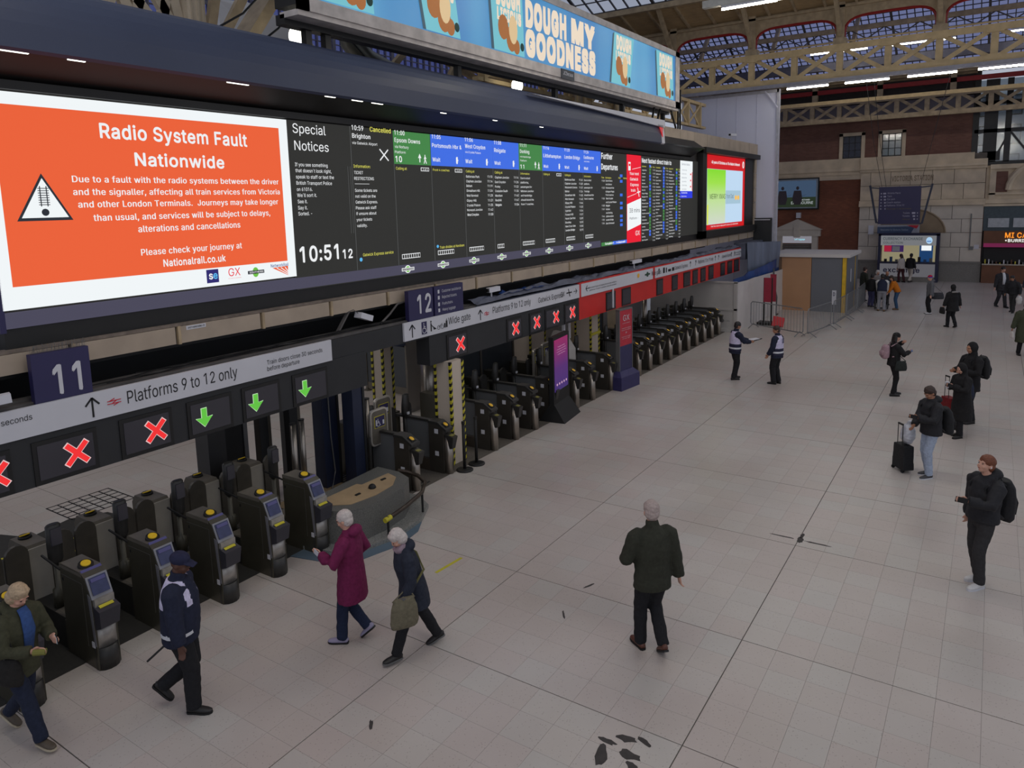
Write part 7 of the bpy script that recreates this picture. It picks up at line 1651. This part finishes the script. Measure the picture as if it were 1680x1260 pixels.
    hw = .172+flare; rings = [(tl(0, 0, hem) if hem > .93 else P(0, 0, hem-crouch), (hw+u_)*s, (.12+u_+flare*.8)*s)]
    if hem < .78: rings.append((P(0, 0, .8-crouch), (.165+u_+flare*.6)*s, (.122+u_+flare*.5)*s))
    rings += [(tl(0, belly*.4, .95), (.16+u_+flare*.3)*s, (.115+u_+belly+flare*.2)*s), (tl(0, belly*.5, 1.08), (.152+u_)*s, (.110+u_+belly)*s), (tl(0, belly*.2, 1.26), (.166+u_)*s, (.118+u_+belly*.4)*s), (tl(0, -.01, 1.40), (.160+u_*.5)*s, (.092+u_*.8)*s), (tl(0, -.012, 1.445), (.118)*s, (.080+u_*.4)*s), (tl(0, -.012, 1.475), (.085)*s, (.070+u_*.3)*s), (tl(0, -.01, 1.50), .068*s, .066*s)]
    j.loft(rings, 20, side=Rv)
    arms = MB() if sleeve else j
    for (s_, e_, w_) in ((SL, EL, WL), (SR, ER, WR)):
        r0 = .050+u_*.75
        arms.loft([(s_.lerp(shc, .55)-Z*.015*s, r0*.8*s, r0*.8*s), (s_.lerp(shc, .12)-Z*.004*s, r0*.98*s, r0*.98*s), (s_.lerp(e_, .10)+(s_-shc)*.04, (r0+.004)*s, (r0+.004)*s), (s_.lerp(e_, .5), (r0-.002)*s, (r0-.002)*s), (e_, (r0-.007)*s, (r0-.007)*s), (e_.lerp(w_, .5), (r0-.012)*s, (r0-.012)*s), (w_.lerp(e_, .03), (r0-.020)*s, (r0-.020)*s)], 12, side=Fv)
    if collar: j.loft([(tl(0, -.012, 1.46), .085*s, .078*s), (tl(0, .0, 1.545), .072*s, .072*s)], 14, side=Rv)
    if hood == 'down':
        j.ell(tl(0, -.10, 1.50), .125*s, .085*s, .070*s, 14, 10, R=Matrix((Rv, Fv, Z)).transposed()); j.ell(tl(0, -.03, 1.485), .115*s, .095*s, .045*s, 14, 8, R=Matrix((Rv, Fv, Z)).transposed())
    if hood == 'up':
        j.ell(Hd(0, -.028, .018), .104*s, .105*s, .128*s, 16, 12, R=RM); j.loft([(tl(0, -.02, 1.44), .10*s, .09*s), (Hd(0, -.03, -.06), .082*s, .080*s)], 14, side=Rv)
    fm = None
    if topmat: fm = lambda c: topmat((c-O).dot(Rv)/s, (c-O).dot(Fv)/s, c.z/s)
    jo = remeshed(j, 'coat' if hem < .7 else 'jacket', top, root, cv, 2, .008*s, 8, fm, seed=y)
    if sleeve: remeshed(arms, 'sleeves', sleeve, root, cv, 2, .006*s, 9)
    if shirt:
        MB().loft([(tl(0, .11+u_, 1.0), .05*s, .015*s), (tl(0, .135+u_*.7, 1.25), .07*s, .015*s), (tl(0, .09+u_*.6, 1.42), .06*s, .02*s), (tl(0, .06, 1.49), .05*s, .03*s)], 12, side=Rv).build('shirt', shirt, root, True)
    if vest:
        v = MB(); k = u_+.012
        v.loft([(tl(0, 0, .88), (.165+k)*s, (.118+k)*s), (tl(0, belly*.5, 1.08), (.148+k)*s, (.108+k+belly)*s), (tl(0, 0, 1.26), (.160+k)*s, (.117+k)*s), (tl(0, -.01, 1.37), (.145+k*.6)*s, (.100+k*.8)*s), (tl(0, -.012, 1.47), (.115)*s, (.085+k*.3)*s)], 20, side=Rv)
        vf = lambda c: vest[1]((c-O).dot(Rv)/s, (c-O).dot(Fv)/s, c.z/s)
        remeshed(v, 'hi_vis_vest', vest[0], root, .012, 1, .003, 8, vf)
    # ---- hair and hats
    hm = MB()
    if hairstyle in ('short', 'bob', 'long', 'bald'):
        if hairstyle == 'bald': hm.ell(Hd(0, -.030, .000), .081*s, .080*s, .078*s, 14, 10, R=RM)
        else: hm.ell(Hd(0, -.014, .048), .089*s, .101*s, .090*s, 16, 12, R=RM); hm.ell(Hd(0, -.042, -.005), .084*s, .070*s, .084*s, 14, 10, R=RM)
        if hairstyle == 'bob':
            hm.ell(Hd(0, -.03, -.02), .096*s, .085*s, .095*s, 14, 10, R=RM); hm.ell(Hd(0, .03, .085), .075*s, .055*s, .032*s, 12, 8, R=RM)
        if hairstyle == 'long':
            for q in (-1, 0, 1): hm.loft([(Hd(q*.055, -.05, .02), .045*s, .045*s), (Hd(q*.07, -.06, -.10), .045*s, .04*s), (tl(q*.08, -.10 if q == 0 else .02, 1.33), .04*s, .035*s)], 10, side=Rv)
        remeshed(hm, 'hair', hair, root, .008, 1, .006*s, 24)
    if cap is not None:
        c = MB()
        if cap[1] == 'cap':
            c.ell(Hd(0, -.012, .055), .090*s, .104*s, .075*s, 16, 10, R=RM); c.loft([(Hd(0, .06, .035), .075*s, .012*s), (Hd(0, .16, .018), .055*s, .008*s)], 12, side=hr_)
        else:
            c.ell(Hd(0, -.012, .055), .092*s, .102*s, .085*s, 16, 10, R=RM)
        fm2 = (lambda cc: 1 if (cc-hc).dot(hu) < .055*s else 0) if len(cap[0]) > 1 else None
        remeshed(c, 'cap' if cap[1] == 'cap' else 'beanie', cap[0], root, .008, 1, 0, 8, fm2)
    return dict(root=root, P=P, tl=tl, hands=hands, Hd=Hd, R=Rv, F=Fv, s=s, O=O, WL=WL, WR=WR)

def phone(h, label, lit=None):
    c, d, sd, n = h; t = thing('phone', label, 'phone', tuple(c)); x = d*.072; y = sd*.036; z = n*.0045
    MB().hexa([c-x-y-z, c+x-y-z, c+x+y-z, c-x+y-z, c-x-y+z, c+x-y+z, c+x+y+z, c-x+y+z]).build('case', M_black2, t)
    z2 = -n*.0055; MB().hexa([c-x*.92-y*.9+z2, c+x*.92-y*.9+z2, c+x*.92+y*.9+z2, c-x*.92+y*.9+z2, c-x*.92-y*.9+z2*.8, c+x*.92-y*.9+z2*.8, c+x*.92+y*.9+z2*.8, c-x*.92+y*.9+z2*.8]).build('screen', lit or M_sigglass, t); return t
def backpack(p, label, col, w=.30, h=.46, d=.17, z=1.16, off=.0):
    P, R, F, s = p['tl'], p['R'], p['F'], p['s']; t = thing('backpack', label, 'backpack', tuple(P(0, -.2, z))); m = MB()
    k = -.155-off
    m.loft([(P(0, k-d*.42, z-h/2), w*.40*s, d*.38*s), (P(0, k-d*.5, z-h*.4), w*.5*s, d*.52*s), (P(0, k-d*.52, z), w*.5*s, d*.55*s), (P(0, k-d*.45, z+h*.32), w*.46*s, d*.45*s), (P(0, k-d*.3, z+h*.5), w*.34*s, d*.3*s)], 16, side=R)
    remeshed(m, 'bag', col, t, .014, 2, .004, 9)
    m = MB(); m.loft([(P(0, k-d*.95, z-h*.32), w*.36*s, .03*s), (P(0, k-d*1.02, z-.02), w*.36*s, .035*s), (P(0, k-d*.9, z+h*.12), w*.3*s, .02*s)], 14, side=R); m.build('front_pocket', col, t, True)
    for q in (-1, 1): MB().tube([P(q*.10, k, z+h*.42), P(q*.115, -.02, 1.475), P(q*.12, .13, 1.36), P(q*.15, .06, 1.14), P(q*.15, k+.03, z-h*.35)], .016*s, 8).build('strap', col, t, True)
    MB().tube([P(-.04, k, z+h*.48), P(0, k-.01, z+h*.58), P(.04, k, z+h*.48)], .008, 6).build('handle', col, t); MB().tube([P(.05, k-d*1.07, z+.1), P(.06, k-d*1.1, z-.02), P(.05, k-d*1.08, z-.14)], .004, 5).build('zip', M_grey, t); return t
def bag(c, label, col, w, h, d, dirv, name='shoulder_bag', hang=None):
    c = Vector(c); dv = Vector(dirv).normalized(); n = Vector((-dv.y, dv.x, 0)); t = thing(name, label, 'bag', tuple(c)); m = MB()
    m.loft([(c-Vector((0, 0, h/2)), w*.48, d*.4, dv), (c-Vector((0, 0, h*.3)), w*.53, d*.55, dv), (c+Vector((0, 0, h*.2)), w*.48, d*.5, dv), (c+Vector((0, 0, h*.5)), w*.38, d*.25, dv)], 14)
    remeshed(m, 'bag', col, t, .012, 1, .005, 10); m = MB(); m.box(c.x-.03, c.x+.03, c.y-.03, c.y+.03, c.z+h*.47, c.z+h*.5); m.build('clasp', M_grey, t)
    if hang: MB().tube([c+dv*w*.4+Vector((0, 0, h*.45))]+[Vector(q) for q in hang]+[c-dv*w*.4+Vector((0, 0, h*.45))], .009, 6).build('strap', col, t, True)
    return t
F_black = fabric('black_puffer_fabric', S(42, 42, 45), .7); F_black2_ = fabric('black_wool', S(36, 35, 36)); F_dk = fabric('charcoal_trousers', S(54, 53, 54)); F_navy = fabric('navy_fabric', S(38, 42, 60)); F_blackt = fabric('black_trousers', S(34, 34, 37))
F_shoe = mat('black_shoe', S(30, 28, 28), .45, 0, .1, 20); F_white = mat('white_trainer', S(210, 208, 206), .5, 0, .05, 20)
H_brown = mat('dark_brown_hair', S(58, 42, 34), .6, 0, .3, 60, .3); H_white = mat('white_hair', S(200, 190, 184), .7, 0, .12, 50, .3); H_ginger = mat('auburn_hair', S(112, 62, 38), .6, 0, .25, 60, .3); H_blond = mat('blond_grey_hair', S(182, 158, 128), .65, 0, .2, 50, .3); H_black = mat('black_hair', S(28, 25, 25), .5, 0, .3, 60, .3); H_grey = mat('grey_hair', S(170, 154, 148), .7, 0, .15, 50, .3)
V_lil = fabric('lilac_white_vest', S(206, 200, 226), .7); V_navy = fabric('vest_navy_band', S(44, 44, 66), .7); V_sil = mat('silver_reflective_band', S(214, 216, 220), .4, 0, .05, 20)

# --- nearest, bottom left: blond woman looking at her phone
p = person('blond woman in olive jacket looking down at a phone at left edge', 2.80, 7.84, -72, 1.68, fabric('olive_jacket', S(66, 66, 50)), fabric('dark_blue_jeans', S(38, 44, 62)), mat('taupe_trainer', S(84, 74, 62), .6), H_blond, lean=7, fl=(-.09, -.34), fr=(.09, .30), liftl=.10, toel=35, hl=(-.10, .36, 1.14), hr=(.13, .36, 1.12), hpitch=32, hem=.74, bulk=1.25, hairstyle='bob', shirt=fabric('blue_pattern_scarf', S(58, 84, 136)), sole=mat('cream_sole', S(186, 174, 150), .6), female=True, hood='down')
phone(p['hands'][0], 'black phone held by the blond woman at left edge', mat('lit_phone_screen', S(150, 160, 170), emit=.8))
bag(p['P'](.20, .10, .92), 'dark slouchy shoulder bag on the blond woman at left', fabric('dark_bag', S(40, 38, 36)), .34, .28, .14, p['F'], hang=[p['tl'](.16, .03, 1.3), p['tl'](.13, -.04, 1.48)])
g = MB(); c, d, sd, n = p['hands'][1]; g.loft([(c-d*.05, .03, .03), (c+d*.06, .035, .03)], 8); tag(g.build('glove', mat('mustard_item', S(120, 118, 52), .7)), 'mustard coloured item held under the blond woman\'s phone', 'glove')
# --- staff man with navy cap
V2f = lambda r, f, z: (2 if .90 < z < .945 else 1 if (z < 1.22 or abs(abs(r)-.115) > .035 and f > -.02) else 0)
p = person('staff man in navy cap and lilac shouldered vest walking right', 3.92, 6.86, -52, 1.755, F_navy, F_blackt, F_shoe, H_black, SKIN3, lean=3, fl=(-.09, -.26), fr=(.09, .10), liftl=.14, toel=48, hl=(-.27, -.02, .80), hr=(.27, .10, .78), hpitch=14, hyaw=-5, hem=.80, bulk=1.65, legw=1.3, hairstyle='none', cap=([fabric('navy_cap', S(40, 42, 66))], 'cap'), vest=([V_lil, F_navy, V_sil], V2f), collar=True, belly=.02)
c, d, sd, n = p['hands'][0]; st_ = MB(); e = c-p['F']*.48+Vector((0, 0, -.42)); st_.tube([c+p['F']*.05+Vector((0, 0, .05)), c, e], .012, 8); tag(st_.build('walking_stick', M_darkbox), 'dark folded stick held low by the staff man', 'stick')
# --- woman in purple coat
p = person('white haired woman in a purple hooded coat walking away left', 5.72, 6.20, 112, 1.66, fabric('plum_coat', S(112, 34, 74)), fabric('deep_navy_trousers', S(34, 42, 66)), mat('lilac_grey_shoe', S(150, 144, 170), .6), H_white, lean=2, fl=(-.08, .14), fr=(.07, -.14), liftr=.10, toer=42, hl=(-.20, .30, 1.24), hr=(.20, .12, 1.02), hpitch=14, hem=.60, bulk=1.35, flare=.03, hood='down', female=True)
t = thing('phone', 'pale phone held up by the woman in purple coat', 'phone', tuple(p['hands'][0][0])); c, d, sd, n = p['hands'][0]; MB().bar(c-d*.05, c+d*.06, .008, .06).build('case', M_sign, t)
# --- woman in navy coat with olive bag
p = person('white haired woman in navy coat bending forward with olive bag', 5.92, 5.40, 150, 1.60, fabric('dark_navy_coat', S(42, 46, 58)), F_blackt, F_shoe, H_white, lean=14, fl=(-.08, .30), fr=(.08, -.32), liftr=.05, toer=22, hl=(-.24, .22, .88), hr=(.24, .05, .86), hpitch=38, hem=.70, bulk=1.4, flare=.05, hood='down', female=True, hairstyle='bob', sole=M_grey)
bag(p['P'](-.34, .24, .80), 'olive grey handbag carried by the woman in navy coat', fabric('olive_bag', S(108, 102, 84)), .32, .34, .12, p['F'], 'handbag', hang=[p['P'](-.26, .22, 1.02), p['P'](-.24, .16, 1.06)])
MB_s = MB(); MB_s.tube([p['P'](-.30, .16, .98), p['tl'](-.16, -.16, 1.2), p['tl'](.02, -.17, 1.36), p['tl'](.10, -.05, 1.48)], .014, 8); tag(MB_s.build('bag_strap', fabric('olive_strap', S(104, 100, 64))), 'olive strap across the navy coat woman\'s back', 'strap')
sc_ = MB(); sc_.loft([(p['tl'](0, -.01, 1.46), .09, .085), (p['tl'](0, .03, 1.53), .075, .08)], 14, side=p['R']); tag(sc_.build('scarf', fabric('checked_scarf', S(150, 130, 140)), smooth=True), 'pale checked scarf around the navy coat woman\'s neck', 'scarf')
# --- grey haired man walking away
p = person('grey haired man in dark olive jacket walking away from camera', 7.36, 3.04, 48, 1.83, fabric('dark_olive_jacket', S(52, 53, 44)), F_blackt, mat('brown_leather_shoe', S(92, 54, 42), .45), H_grey, lean=1, fl=(-.09, .12), fr=(.08, -.10), liftr=.06, toer=30, hl=(-.22, .24, 1.02), hr=(.31, -.04, .82), hpitch=10, hyaw=-12, hem=.78, bulk=1.45, collar=True, legw=1.15)
# --- young man at right looking up
p = person('ginger haired young man with phone and backpack looking up', 10.97, -.10, 134, 1.80, F_black, F_dk, F_white, H_ginger, lean=-3, fl=(-.08, .06), fr=(.10, -.10), hl=(-.14, .37, 1.24), hr=(.26, -.03, .86), hpitch=-16, hem=.90, bulk=1.5, hood='down', legw=1.12, sole=M_sign)
phone(p['hands'][0], 'black phone held out by the ginger haired young man'); backpack(p, 'large black backpack on the ginger haired young man', fabric('black_nylon_bag', S(38, 38, 40), .6), .33, .54, .20, 1.14, .035)
e = MB(); e.ell(p['Hd'](-.088, .0, -.012), .008, .008, .012); tag(e.build('earphone', M_sign), 'white earphone in the ginger haired man\'s ear', 'earphone')
# --- man in light jeans with suitcase
j_ = fabric('pale_blue_jeans', S(164, 176, 196)); sh_ = mat('black_white_trainer', S(60, 60, 64), .5)
p = person('man in black puffer jacket and pale jeans using phone', 14.97, .74, 128, 1.73, F_black, j_, sh_, H_brown, SKIN2, lean=3, fl=(-.09, .06), fr=(.10, -.06), hl=(-.12, .36, 1.20), hr=(.0, .34, 1.02), hpitch=30, hem=.84, bulk=1.6, hood='down', legw=1.12, sole=M_sign)
p2 = p; phone(p['hands'][0], 'phone held by the man in pale jeans'); backpack(p, 'black backpack on the man in pale jeans', fabric('dull_black_bag', S(40, 40, 42), .7), .32, .50, .20, 1.08, .04)
def suitcase(x, y, ang, label, col, h=.52, w=.36, d=.22, handle=.92, trim=None):
    t = thing('suitcase', label, 'suitcase', (x, y, 0)); a = math.radians(ang); D = Vector((math.cos(a), math.sin(a), 0)); N = Vector((-D.y, D.x, 0)); c = Vector((x, y, 0)); Z_ = Vector((0, 0, 1)); m = MB()
    m.hexa([c-D*d/2-N*w/2+Z_*.05, c+D*d/2-N*w/2+Z_*.05, c+D*d/2+N*w/2+Z_*.05, c-D*d/2+N*w/2+Z_*.05, c-D*d*.45-N*w*.46+Z_*h, c+D*d*.45-N*w*.46+Z_*h, c+D*d*.45+N*w*.46+Z_*h, c-D*d*.45+N*w*.46+Z_*h])
    remeshed(m, 'body', col, t, .015, 2, .003, 8)
    for q in (-1, 1):
        MB().cyl(c+N*q*w*.4-D*.012*0-D*d*.4+Z_*.035, c+N*(q*w*.4+.025)-D*d*.4+Z_*.035, .035, n=10).build('wheel', M_black2, t); MB().bar(c+N*q*w*.2-D*d*.35+Z_*(h-.02), c+N*q*w*.2-D*d*.35+Z_*handle, .014).build('handle_bar', M_black, t)
    MB().bar(c-N*w*.2-D*d*.35+Z_*handle, c+N*w*.2-D*d*.35+Z_*handle, .025, .03).build('handle_grip', trim or M_black2, t); MB().bar(c+D*d*.52-N*w*.35+Z_*.18, c+D*d*.52+N*w*.35+Z_*.18, .006, .24).build('front_pocket', col, t); return t
suitcase(15.10, 1.18, -52, 'black cabin suitcase beside the man in pale jeans', fabric('black_case_fabric', S(38, 38, 40), .6))
m = MB(); m.ell((15.14, 1.12, .72), .17, .13, .20, 14, 10); m.loft([((15.14, 1.12, .8), .10, .07), ((15.12, 1.10, .98), .04, .03)], 10)
t = thing('plastic_bag', 'white plastic carrier bag resting on the black suitcase', 'bag', (15.14, 1.12, .52)); remeshed(m, 'bag', mat('white_plastic_bag', S(196, 198, 206), .35, 0, .1, 12, .2), t, .012, 1, .016, 16)
# --- two people behind him
p = person('hooded bearded man in black with backpack and red lanyard', 19.1, .22, 128, 1.86, F_black2_, F_blackt, F_shoe, H_black, SKIN2, lean=0, hl=(-.16, .30, 1.16), hr=(.12, .30, 1.14), hpitch=4, hem=.72, bulk=1.3, hood='up', hairstyle='none')
backpack(p, 'black backpack on the tall hooded man', fabric('black_bag_two', S(36, 36, 38), .6), .30, .48, .18, 1.2, .03); m = MB(); m.box(p['P'](-.1, .34, 1.1).x-.035, p['P'](-.1, .34, 1.1).x+.035, p['P'](-.1, .34, 1.1).y-.02, p['P'](-.1, .34, 1.1).y+.02, 1.06*1.06, 1.18*1.06); tag(m.build('red_tag', mat('bright_red_item', S(200, 30, 50), .5)), 'bright red item in the hooded man\'s hands', 'tag')
suitcase(19.3, .62, -52, 'suitcase with long handle and red top by hooded man', fabric('red_black_case', S(120, 30, 34), .6), .5, .34, .22, 1.0)
p = person('person in long black coat holding phone and white cup', 17.84, .34, 130, 1.62, F_black2_, F_blackt, F_shoe, H_black, SKIN, lean=3, fl=(-.08, .08), fr=(.09, -.05), hl=(-.14, .36, 1.26), hr=(.04, .32, 1.22), hpitch=26, hem=.42, bulk=1.5, flare=.04, hood='up', hairstyle='none')
phone(p['hands'][0], 'phone held by the person in long black coat'); c = p['hands'][1][0]; t = thing('paper_cup', 'white lidded cup held by person in long coat', 'cup', tuple(c)); MB().cyl(c-Vector((0, 0, .05)), c+Vector((0, 0, .07)), .032, .042, 14).build('cup', M_sign, t); MB().cyl(c+Vector((0, 0, .07)), c+Vector((0, 0, .085)), .045, n=14).build('lid', M_sign, t)
bag(p['P'](.22, -.28, 1.02), 'navy tote bag behind the long black coat', fabric('navy_tote', S(40, 46, 64)), .34, .34, .14, p['F'], 'tote_bag', hang=[p['tl'](.19, -.08, 1.46)])
# --- woman with pink backpack
p = person('woman with black beret, pink rucksack and dark shoulder bag', 20.88, 1.96, -58, 1.66, F_black2_, fabric('black_leggings', S(32, 31, 33)), F_shoe, H_black, SKIN, lean=2, fl=(-.08, .10), fr=(.10, -.04), hl=(-.08, .26, 1.46), hr=(.10, .36, 1.24), hpitch=6, hem=.84, bulk=1.2, hairstyle='long', cap=([F_black2_], 'beanie'), female=True, legw=.95)
backpack(p, 'dusty pink rucksack on the woman with black beret', fabric('dusty_pink_bag', S(168, 138, 146), .6), .30, .36, .20, 1.24, .0); bag(p['P'](.24, .08, .88), 'dark shoulder bag on the woman with pink rucksack', fabric('bottle_dark_bag', S(46, 50, 48)), .30, .26, .12, p['F'], hang=[p['tl'](.20, .0, 1.2), p['tl'](.12, -.02, 1.48)])
c = p['hands'][1][0]; m = MB(); m.ell(c, .035, .035, .04, 10, 8); tag(m.build('snack_item', mat('pale_blue_wrapper', S(120, 136, 170), .4), smooth=True), 'pale blue wrapped item held by woman with pink rucksack', 'snack')
# --- two staff in lilac vests
V1f = lambda r, f, z: 1 if (z < .95 or 1.0 < z < 1.10) else (2 if .95 <= z <= 1.0 else 0)
p = person('bearded staff man in lilac vest holding out papers', 20.78, 6.05, -48, 1.69, F_navy, F_blackt, F_shoe, H_black, SKIN2, lean=4, fl=(-.11, .06), fr=(.10, -.08), hl=(-.06, .46, 1.14), hr=(.12, .42, 1.14), hpitch=18, hem=.80, bulk=1.45, legw=1.3, vest=([V_lil, V_navy, V_sil], V1f), collar=True)
c, d, sd, n = p['hands'][0]; t = MB(); t.bar(c-p['F']*.12+Vector((0, 0, .04)), c+p['F']*.22+Vector((0, 0, .07)), .22, .006); tag(t.build('papers', M_sign), 'white papers held by the left vested staff man', 'papers'); t = MB(); t.bar(c-Vector((0, 0, .02)), c+p['F']*.34+Vector((0, 0, .06)), .03, .02); tag(t.build('baton', M_darkbox), 'dark baton held under the papers by staff man', 'baton')
p = person('staff man in lilac vest seen from behind at centre', 20.75, 4.86, 78, 1.66, F_navy, F_blackt, F_shoe, H_brown, SKIN2, lean=1, fl=(-.10, .04), fr=(.09, -.02), hl=(-.24, .16, .90), hr=(.22, .20, .92), hpitch=8, hyaw=42, hem=.80, bulk=1.45, legw=1.3, vest=([V_lil, V_navy, V_sil], V1f), collar=True)
m = MB(); c0 = p['tl'](.0, -.19, 1.33); R_2 = p['R']; 
for a_, b_ in (((-.03, -.06), (-.03, .06)), ((-.03, .06), (.03, .06)), ((.03, .06), (.03, -.06)), ((.03, -.06), (-.03, -.06))): m.bar(c0+R_2*(a_[0]-.02)+Vector((0, 0, a_[1])), c0+R_2*(b_[0]-.02)+Vector((0, 0, b_[1])), .014, .014)
m.build('back_symbol', M_navysign, p['root'])
# --- background walkers
far = dict(near=False)
p = person('person in grey jacket with red and blue woolly hat', 36.2, 2.12, 110, 1.70, fabric('grey_jacket', S(100, 100, 104)), F_blackt, F_white, H_brown, lean=1, hr=(.30, -.02, .84), hem=.80, cap=([fabric('crimson_wool', S(176, 24, 60)), fabric('blue_wool', S(62, 82, 190))], 'beanie'), hairstyle='none', hood='down', **far)
bag(p['P'](.15, -.36, .80), 'dark holdall carried by the person in grey jacket', fabric('dark_holdall', S(62, 62, 66)), .48, .28, .2, p['F'], 'holdall', hang=[p['tl'](.16, 0, 1.46)])
p = person('person in black hooded coat walking away near centre right', 32.8, 1.14, 38, 1.68, F_black2_, F_blackt, F_shoe, H_brown, lean=1, fl=(-.09, .12), fr=(.08, -.12), liftr=.04, toer=20, hl=(-.34, .06, .86), hr=(.34, .02, .86), hem=.68, bulk=1.5, flare=.05, hood='up', hairstyle='none', **far)
MB().loft([(p['tl'](0, -.12, 1.43), .14, .07), (p['tl'](0, -.1, 1.49), .12, .07)], 12, side=p['R']).build('fur_trim', fabric('grey_fur_trim', S(140, 136, 134)), p['root'], True)
bag(p['P'](-.42, .02, .72), 'black bag held by the hooded walker', F_black2_, .3, .26, .1, p['F'], 'handbag')
p = person('man in dark suit and white shirt walking by burrito shop', 39.5, -.46, 215, 1.86, fabric('charcoal_suit', S(50, 49, 52)), fabric('charcoal_suit', S(50, 49, 52)), F_shoe, H_black, SKIN, fl=(-.09, .2), fr=(.09, -.14), liftr=.03, shirt=fabric('white_shirt', S(206, 206, 210)), hem=.72, **far)
p = person('bending person in black jacket near right edge', 38.0, -.90, 160, 1.66, F_black, F_dk, F_shoe, H_black, SKIN2, lean=20, fl=(-.09, .15), fr=(.09, -.2), hl=(-.30, .12, .86), hpitch=20, hem=.84, bulk=1.5, hood='down', **far)
t = thing('white_bag', 'crumpled white bag held by the bending person', 'bag', tuple(p['P'](-.3, .2, .5))); m = MB(); c = p['P'](-.3, .18, .62); m.ell(c, .12, .12, .2, 10, 8); remeshed(m, 'bag', M_sheet, t, .02, 1, .02, 12)
p = person('grey haired person in dark top at the right edge', 40.2, -1.6, 170, 1.72, fabric('slate_coat', S(58, 60, 70)), F_blackt, F_shoe, H_grey, SKIN, hairstyle='bob', hem=.72, **far)
p = person('person in long olive coat with red scarf at right edge', 27.95, -1.02, 200, 1.74, fabric('olive_long_coat', S(64, 68, 52)), F_blackt, F_shoe, H_black, SKIN2, lean=4, fl=(-.08, .1), fr=(.09, -.1), hl=(-.30, .12, .88), hr=(.34, .0, .86), hem=.44, bulk=1.5, flare=.03, collar=True, shirt=fabric('rust_scarf', S(170, 70, 50)), **far)
bag(p['P'](.38, .08, .70), 'pale carrier bag held by the person in olive coat', M_sheet, .26, .22, .08, p['F'], 'carrier_bag')
p = person('woman in white jacket and dark red trousers by currency kiosk', 48.9, 4.42, 60, 1.70, fabric('cream_jacket', S(190, 180, 172)), fabric('maroon_trousers', S(74, 40, 44)), F_shoe, H_brown, SKIN2, fl=(-.08, .1), fr=(.08, -.15), hem=.84, hairstyle='long', bulk=1.4, female=True, **far)
p = person('person in black jacket and white trousers by currency kiosk', 49.0, 3.98, -30, 1.72, F_black2_, fabric('cream_trousers', S(186, 176, 164)), F_shoe, H_black, SKIN3, fl=(-.09, .22), fr=(.09, -.2), liftr=.04, hem=.84, bulk=1.3, **far)
p = person('woman in dark green coat and pink top by the hoarding', 39.4, 5.20, -50, 1.70, fabric('dark_green_coat', S(54, 56, 48)), F_dk, F_shoe, H_brown, SKIN, fl=(-.08, .12), fr=(.08, -.12), hem=.62, bulk=1.2, shirt=fabric('pink_top', S(196, 140, 136)), female=True, **far)
p = person('person in dark bobbed hair and jeans beside the wheelchair', 37.5, 4.62, -30, 1.56, F_black2_, fabric('violet_blue_jeans', S(70, 70, 104)), F_shoe, H_black, SKIN, lean=8, hem=.84, hairstyle='bob', female=True, **far)
p = person('bald man in black jacket behind the wheelchair group', 38.5, 4.10, 215, 1.62, F_black, F_blackt, F_shoe, H_brown, SKIN2, hem=.84, bulk=1.4, hairstyle='none', hood='down', **far)
p = person('white haired person at the back of the wheelchair group', 38.9, 4.55, 215, 1.62, fabric('pale_grey_coat', S(136, 130, 128)), F_blackt, F_shoe, H_white, SKIN, hem=.7, hairstyle='bob', **far)
p = person('bending person in navy and white jacket with grey trousers', 36.3, 4.02, 5, 1.74, F_navy, fabric('grey_sweatpants', S(138, 138, 144)), mat('tan_boot', S(130, 100, 70), .6), H_black, SKIN3, lean=32, fl=(-.12, .05), fr=(.12, -.05), hl=(-.16, .50, .78), hr=(.2, .52, .74), hpitch=30, hem=.90, bulk=1.5, sleeve=fabric('white_sleeves', S(206, 204, 200)), legw=1.15, **far)
p = person('woman in mustard jacket and blue jeans leaning over wheelchair', 37.0, 3.46, 100, 1.62, fabric('mustard_jacket', S(196, 112, 30)), fabric('mid_blue_jeans', S(56, 84, 116)), mat('tan_boot', S(130, 100, 70), .6), H_brown, SKIN, lean=26, hl=(-.2, .42, .86), hr=(.14, .44, .86), hpitch=30, hem=.88, bulk=1.2, hairstyle='long', female=True, **far)
# wheelchair in the middle of that group
wc = thing('wheelchair', 'black wheelchair in the middle of the huddled group', 'wheelchair', (37.0, 4.1, 0))
for q in (-.26, .26):
    m = MB(); c = Vector((37.05, 4.1+q, .29)); m.tube([c+Vector((.29*math.cos(t), 0, .29*math.sin(t))) for t in [k*math.pi/10 for k in range(21)]], .016, 6); m.build('wheel', M_black2, wc, True)
    for k in range(8): t = k*math.pi/8; MB().bar(c-Vector((.28*math.cos(t), 0, .28*math.sin(t))), c+Vector((.28*math.cos(t), 0, .28*math.sin(t))), .004).build('spoke', M_grey, wc)
    m = MB(); m.tube([(37.2, 4.1+q*.9, .95), (37.1, 4.1+q*.9, .9), (37.05, 4.1+q*.9, .5), (36.7, 4.1+q*.9, .48), (36.6, 4.1+q*.9, .12)], .014, 6).cyl((36.65, 4.1+q*.8, .07), (36.65, 4.1+q*.8+.02, .07), .07, n=12); m.build('frame', M_black, wc)
MB().box(36.7, 37.08, 3.88, 4.32, .47, .52).build('seat', M_black2, wc); MB().box(37.04, 37.1, 3.88, 4.32, .52, .92).build('backrest', M_black2, wc); MB().box(36.45, 36.65, 3.92, 4.28, .09, .12).build('footplate', M_black, wc)
# ---------------------------------------------------------------- tidy up
bpy.data.objects.remove(_to, do_unlink=True); bpy.data.scenes.remove(TMP)
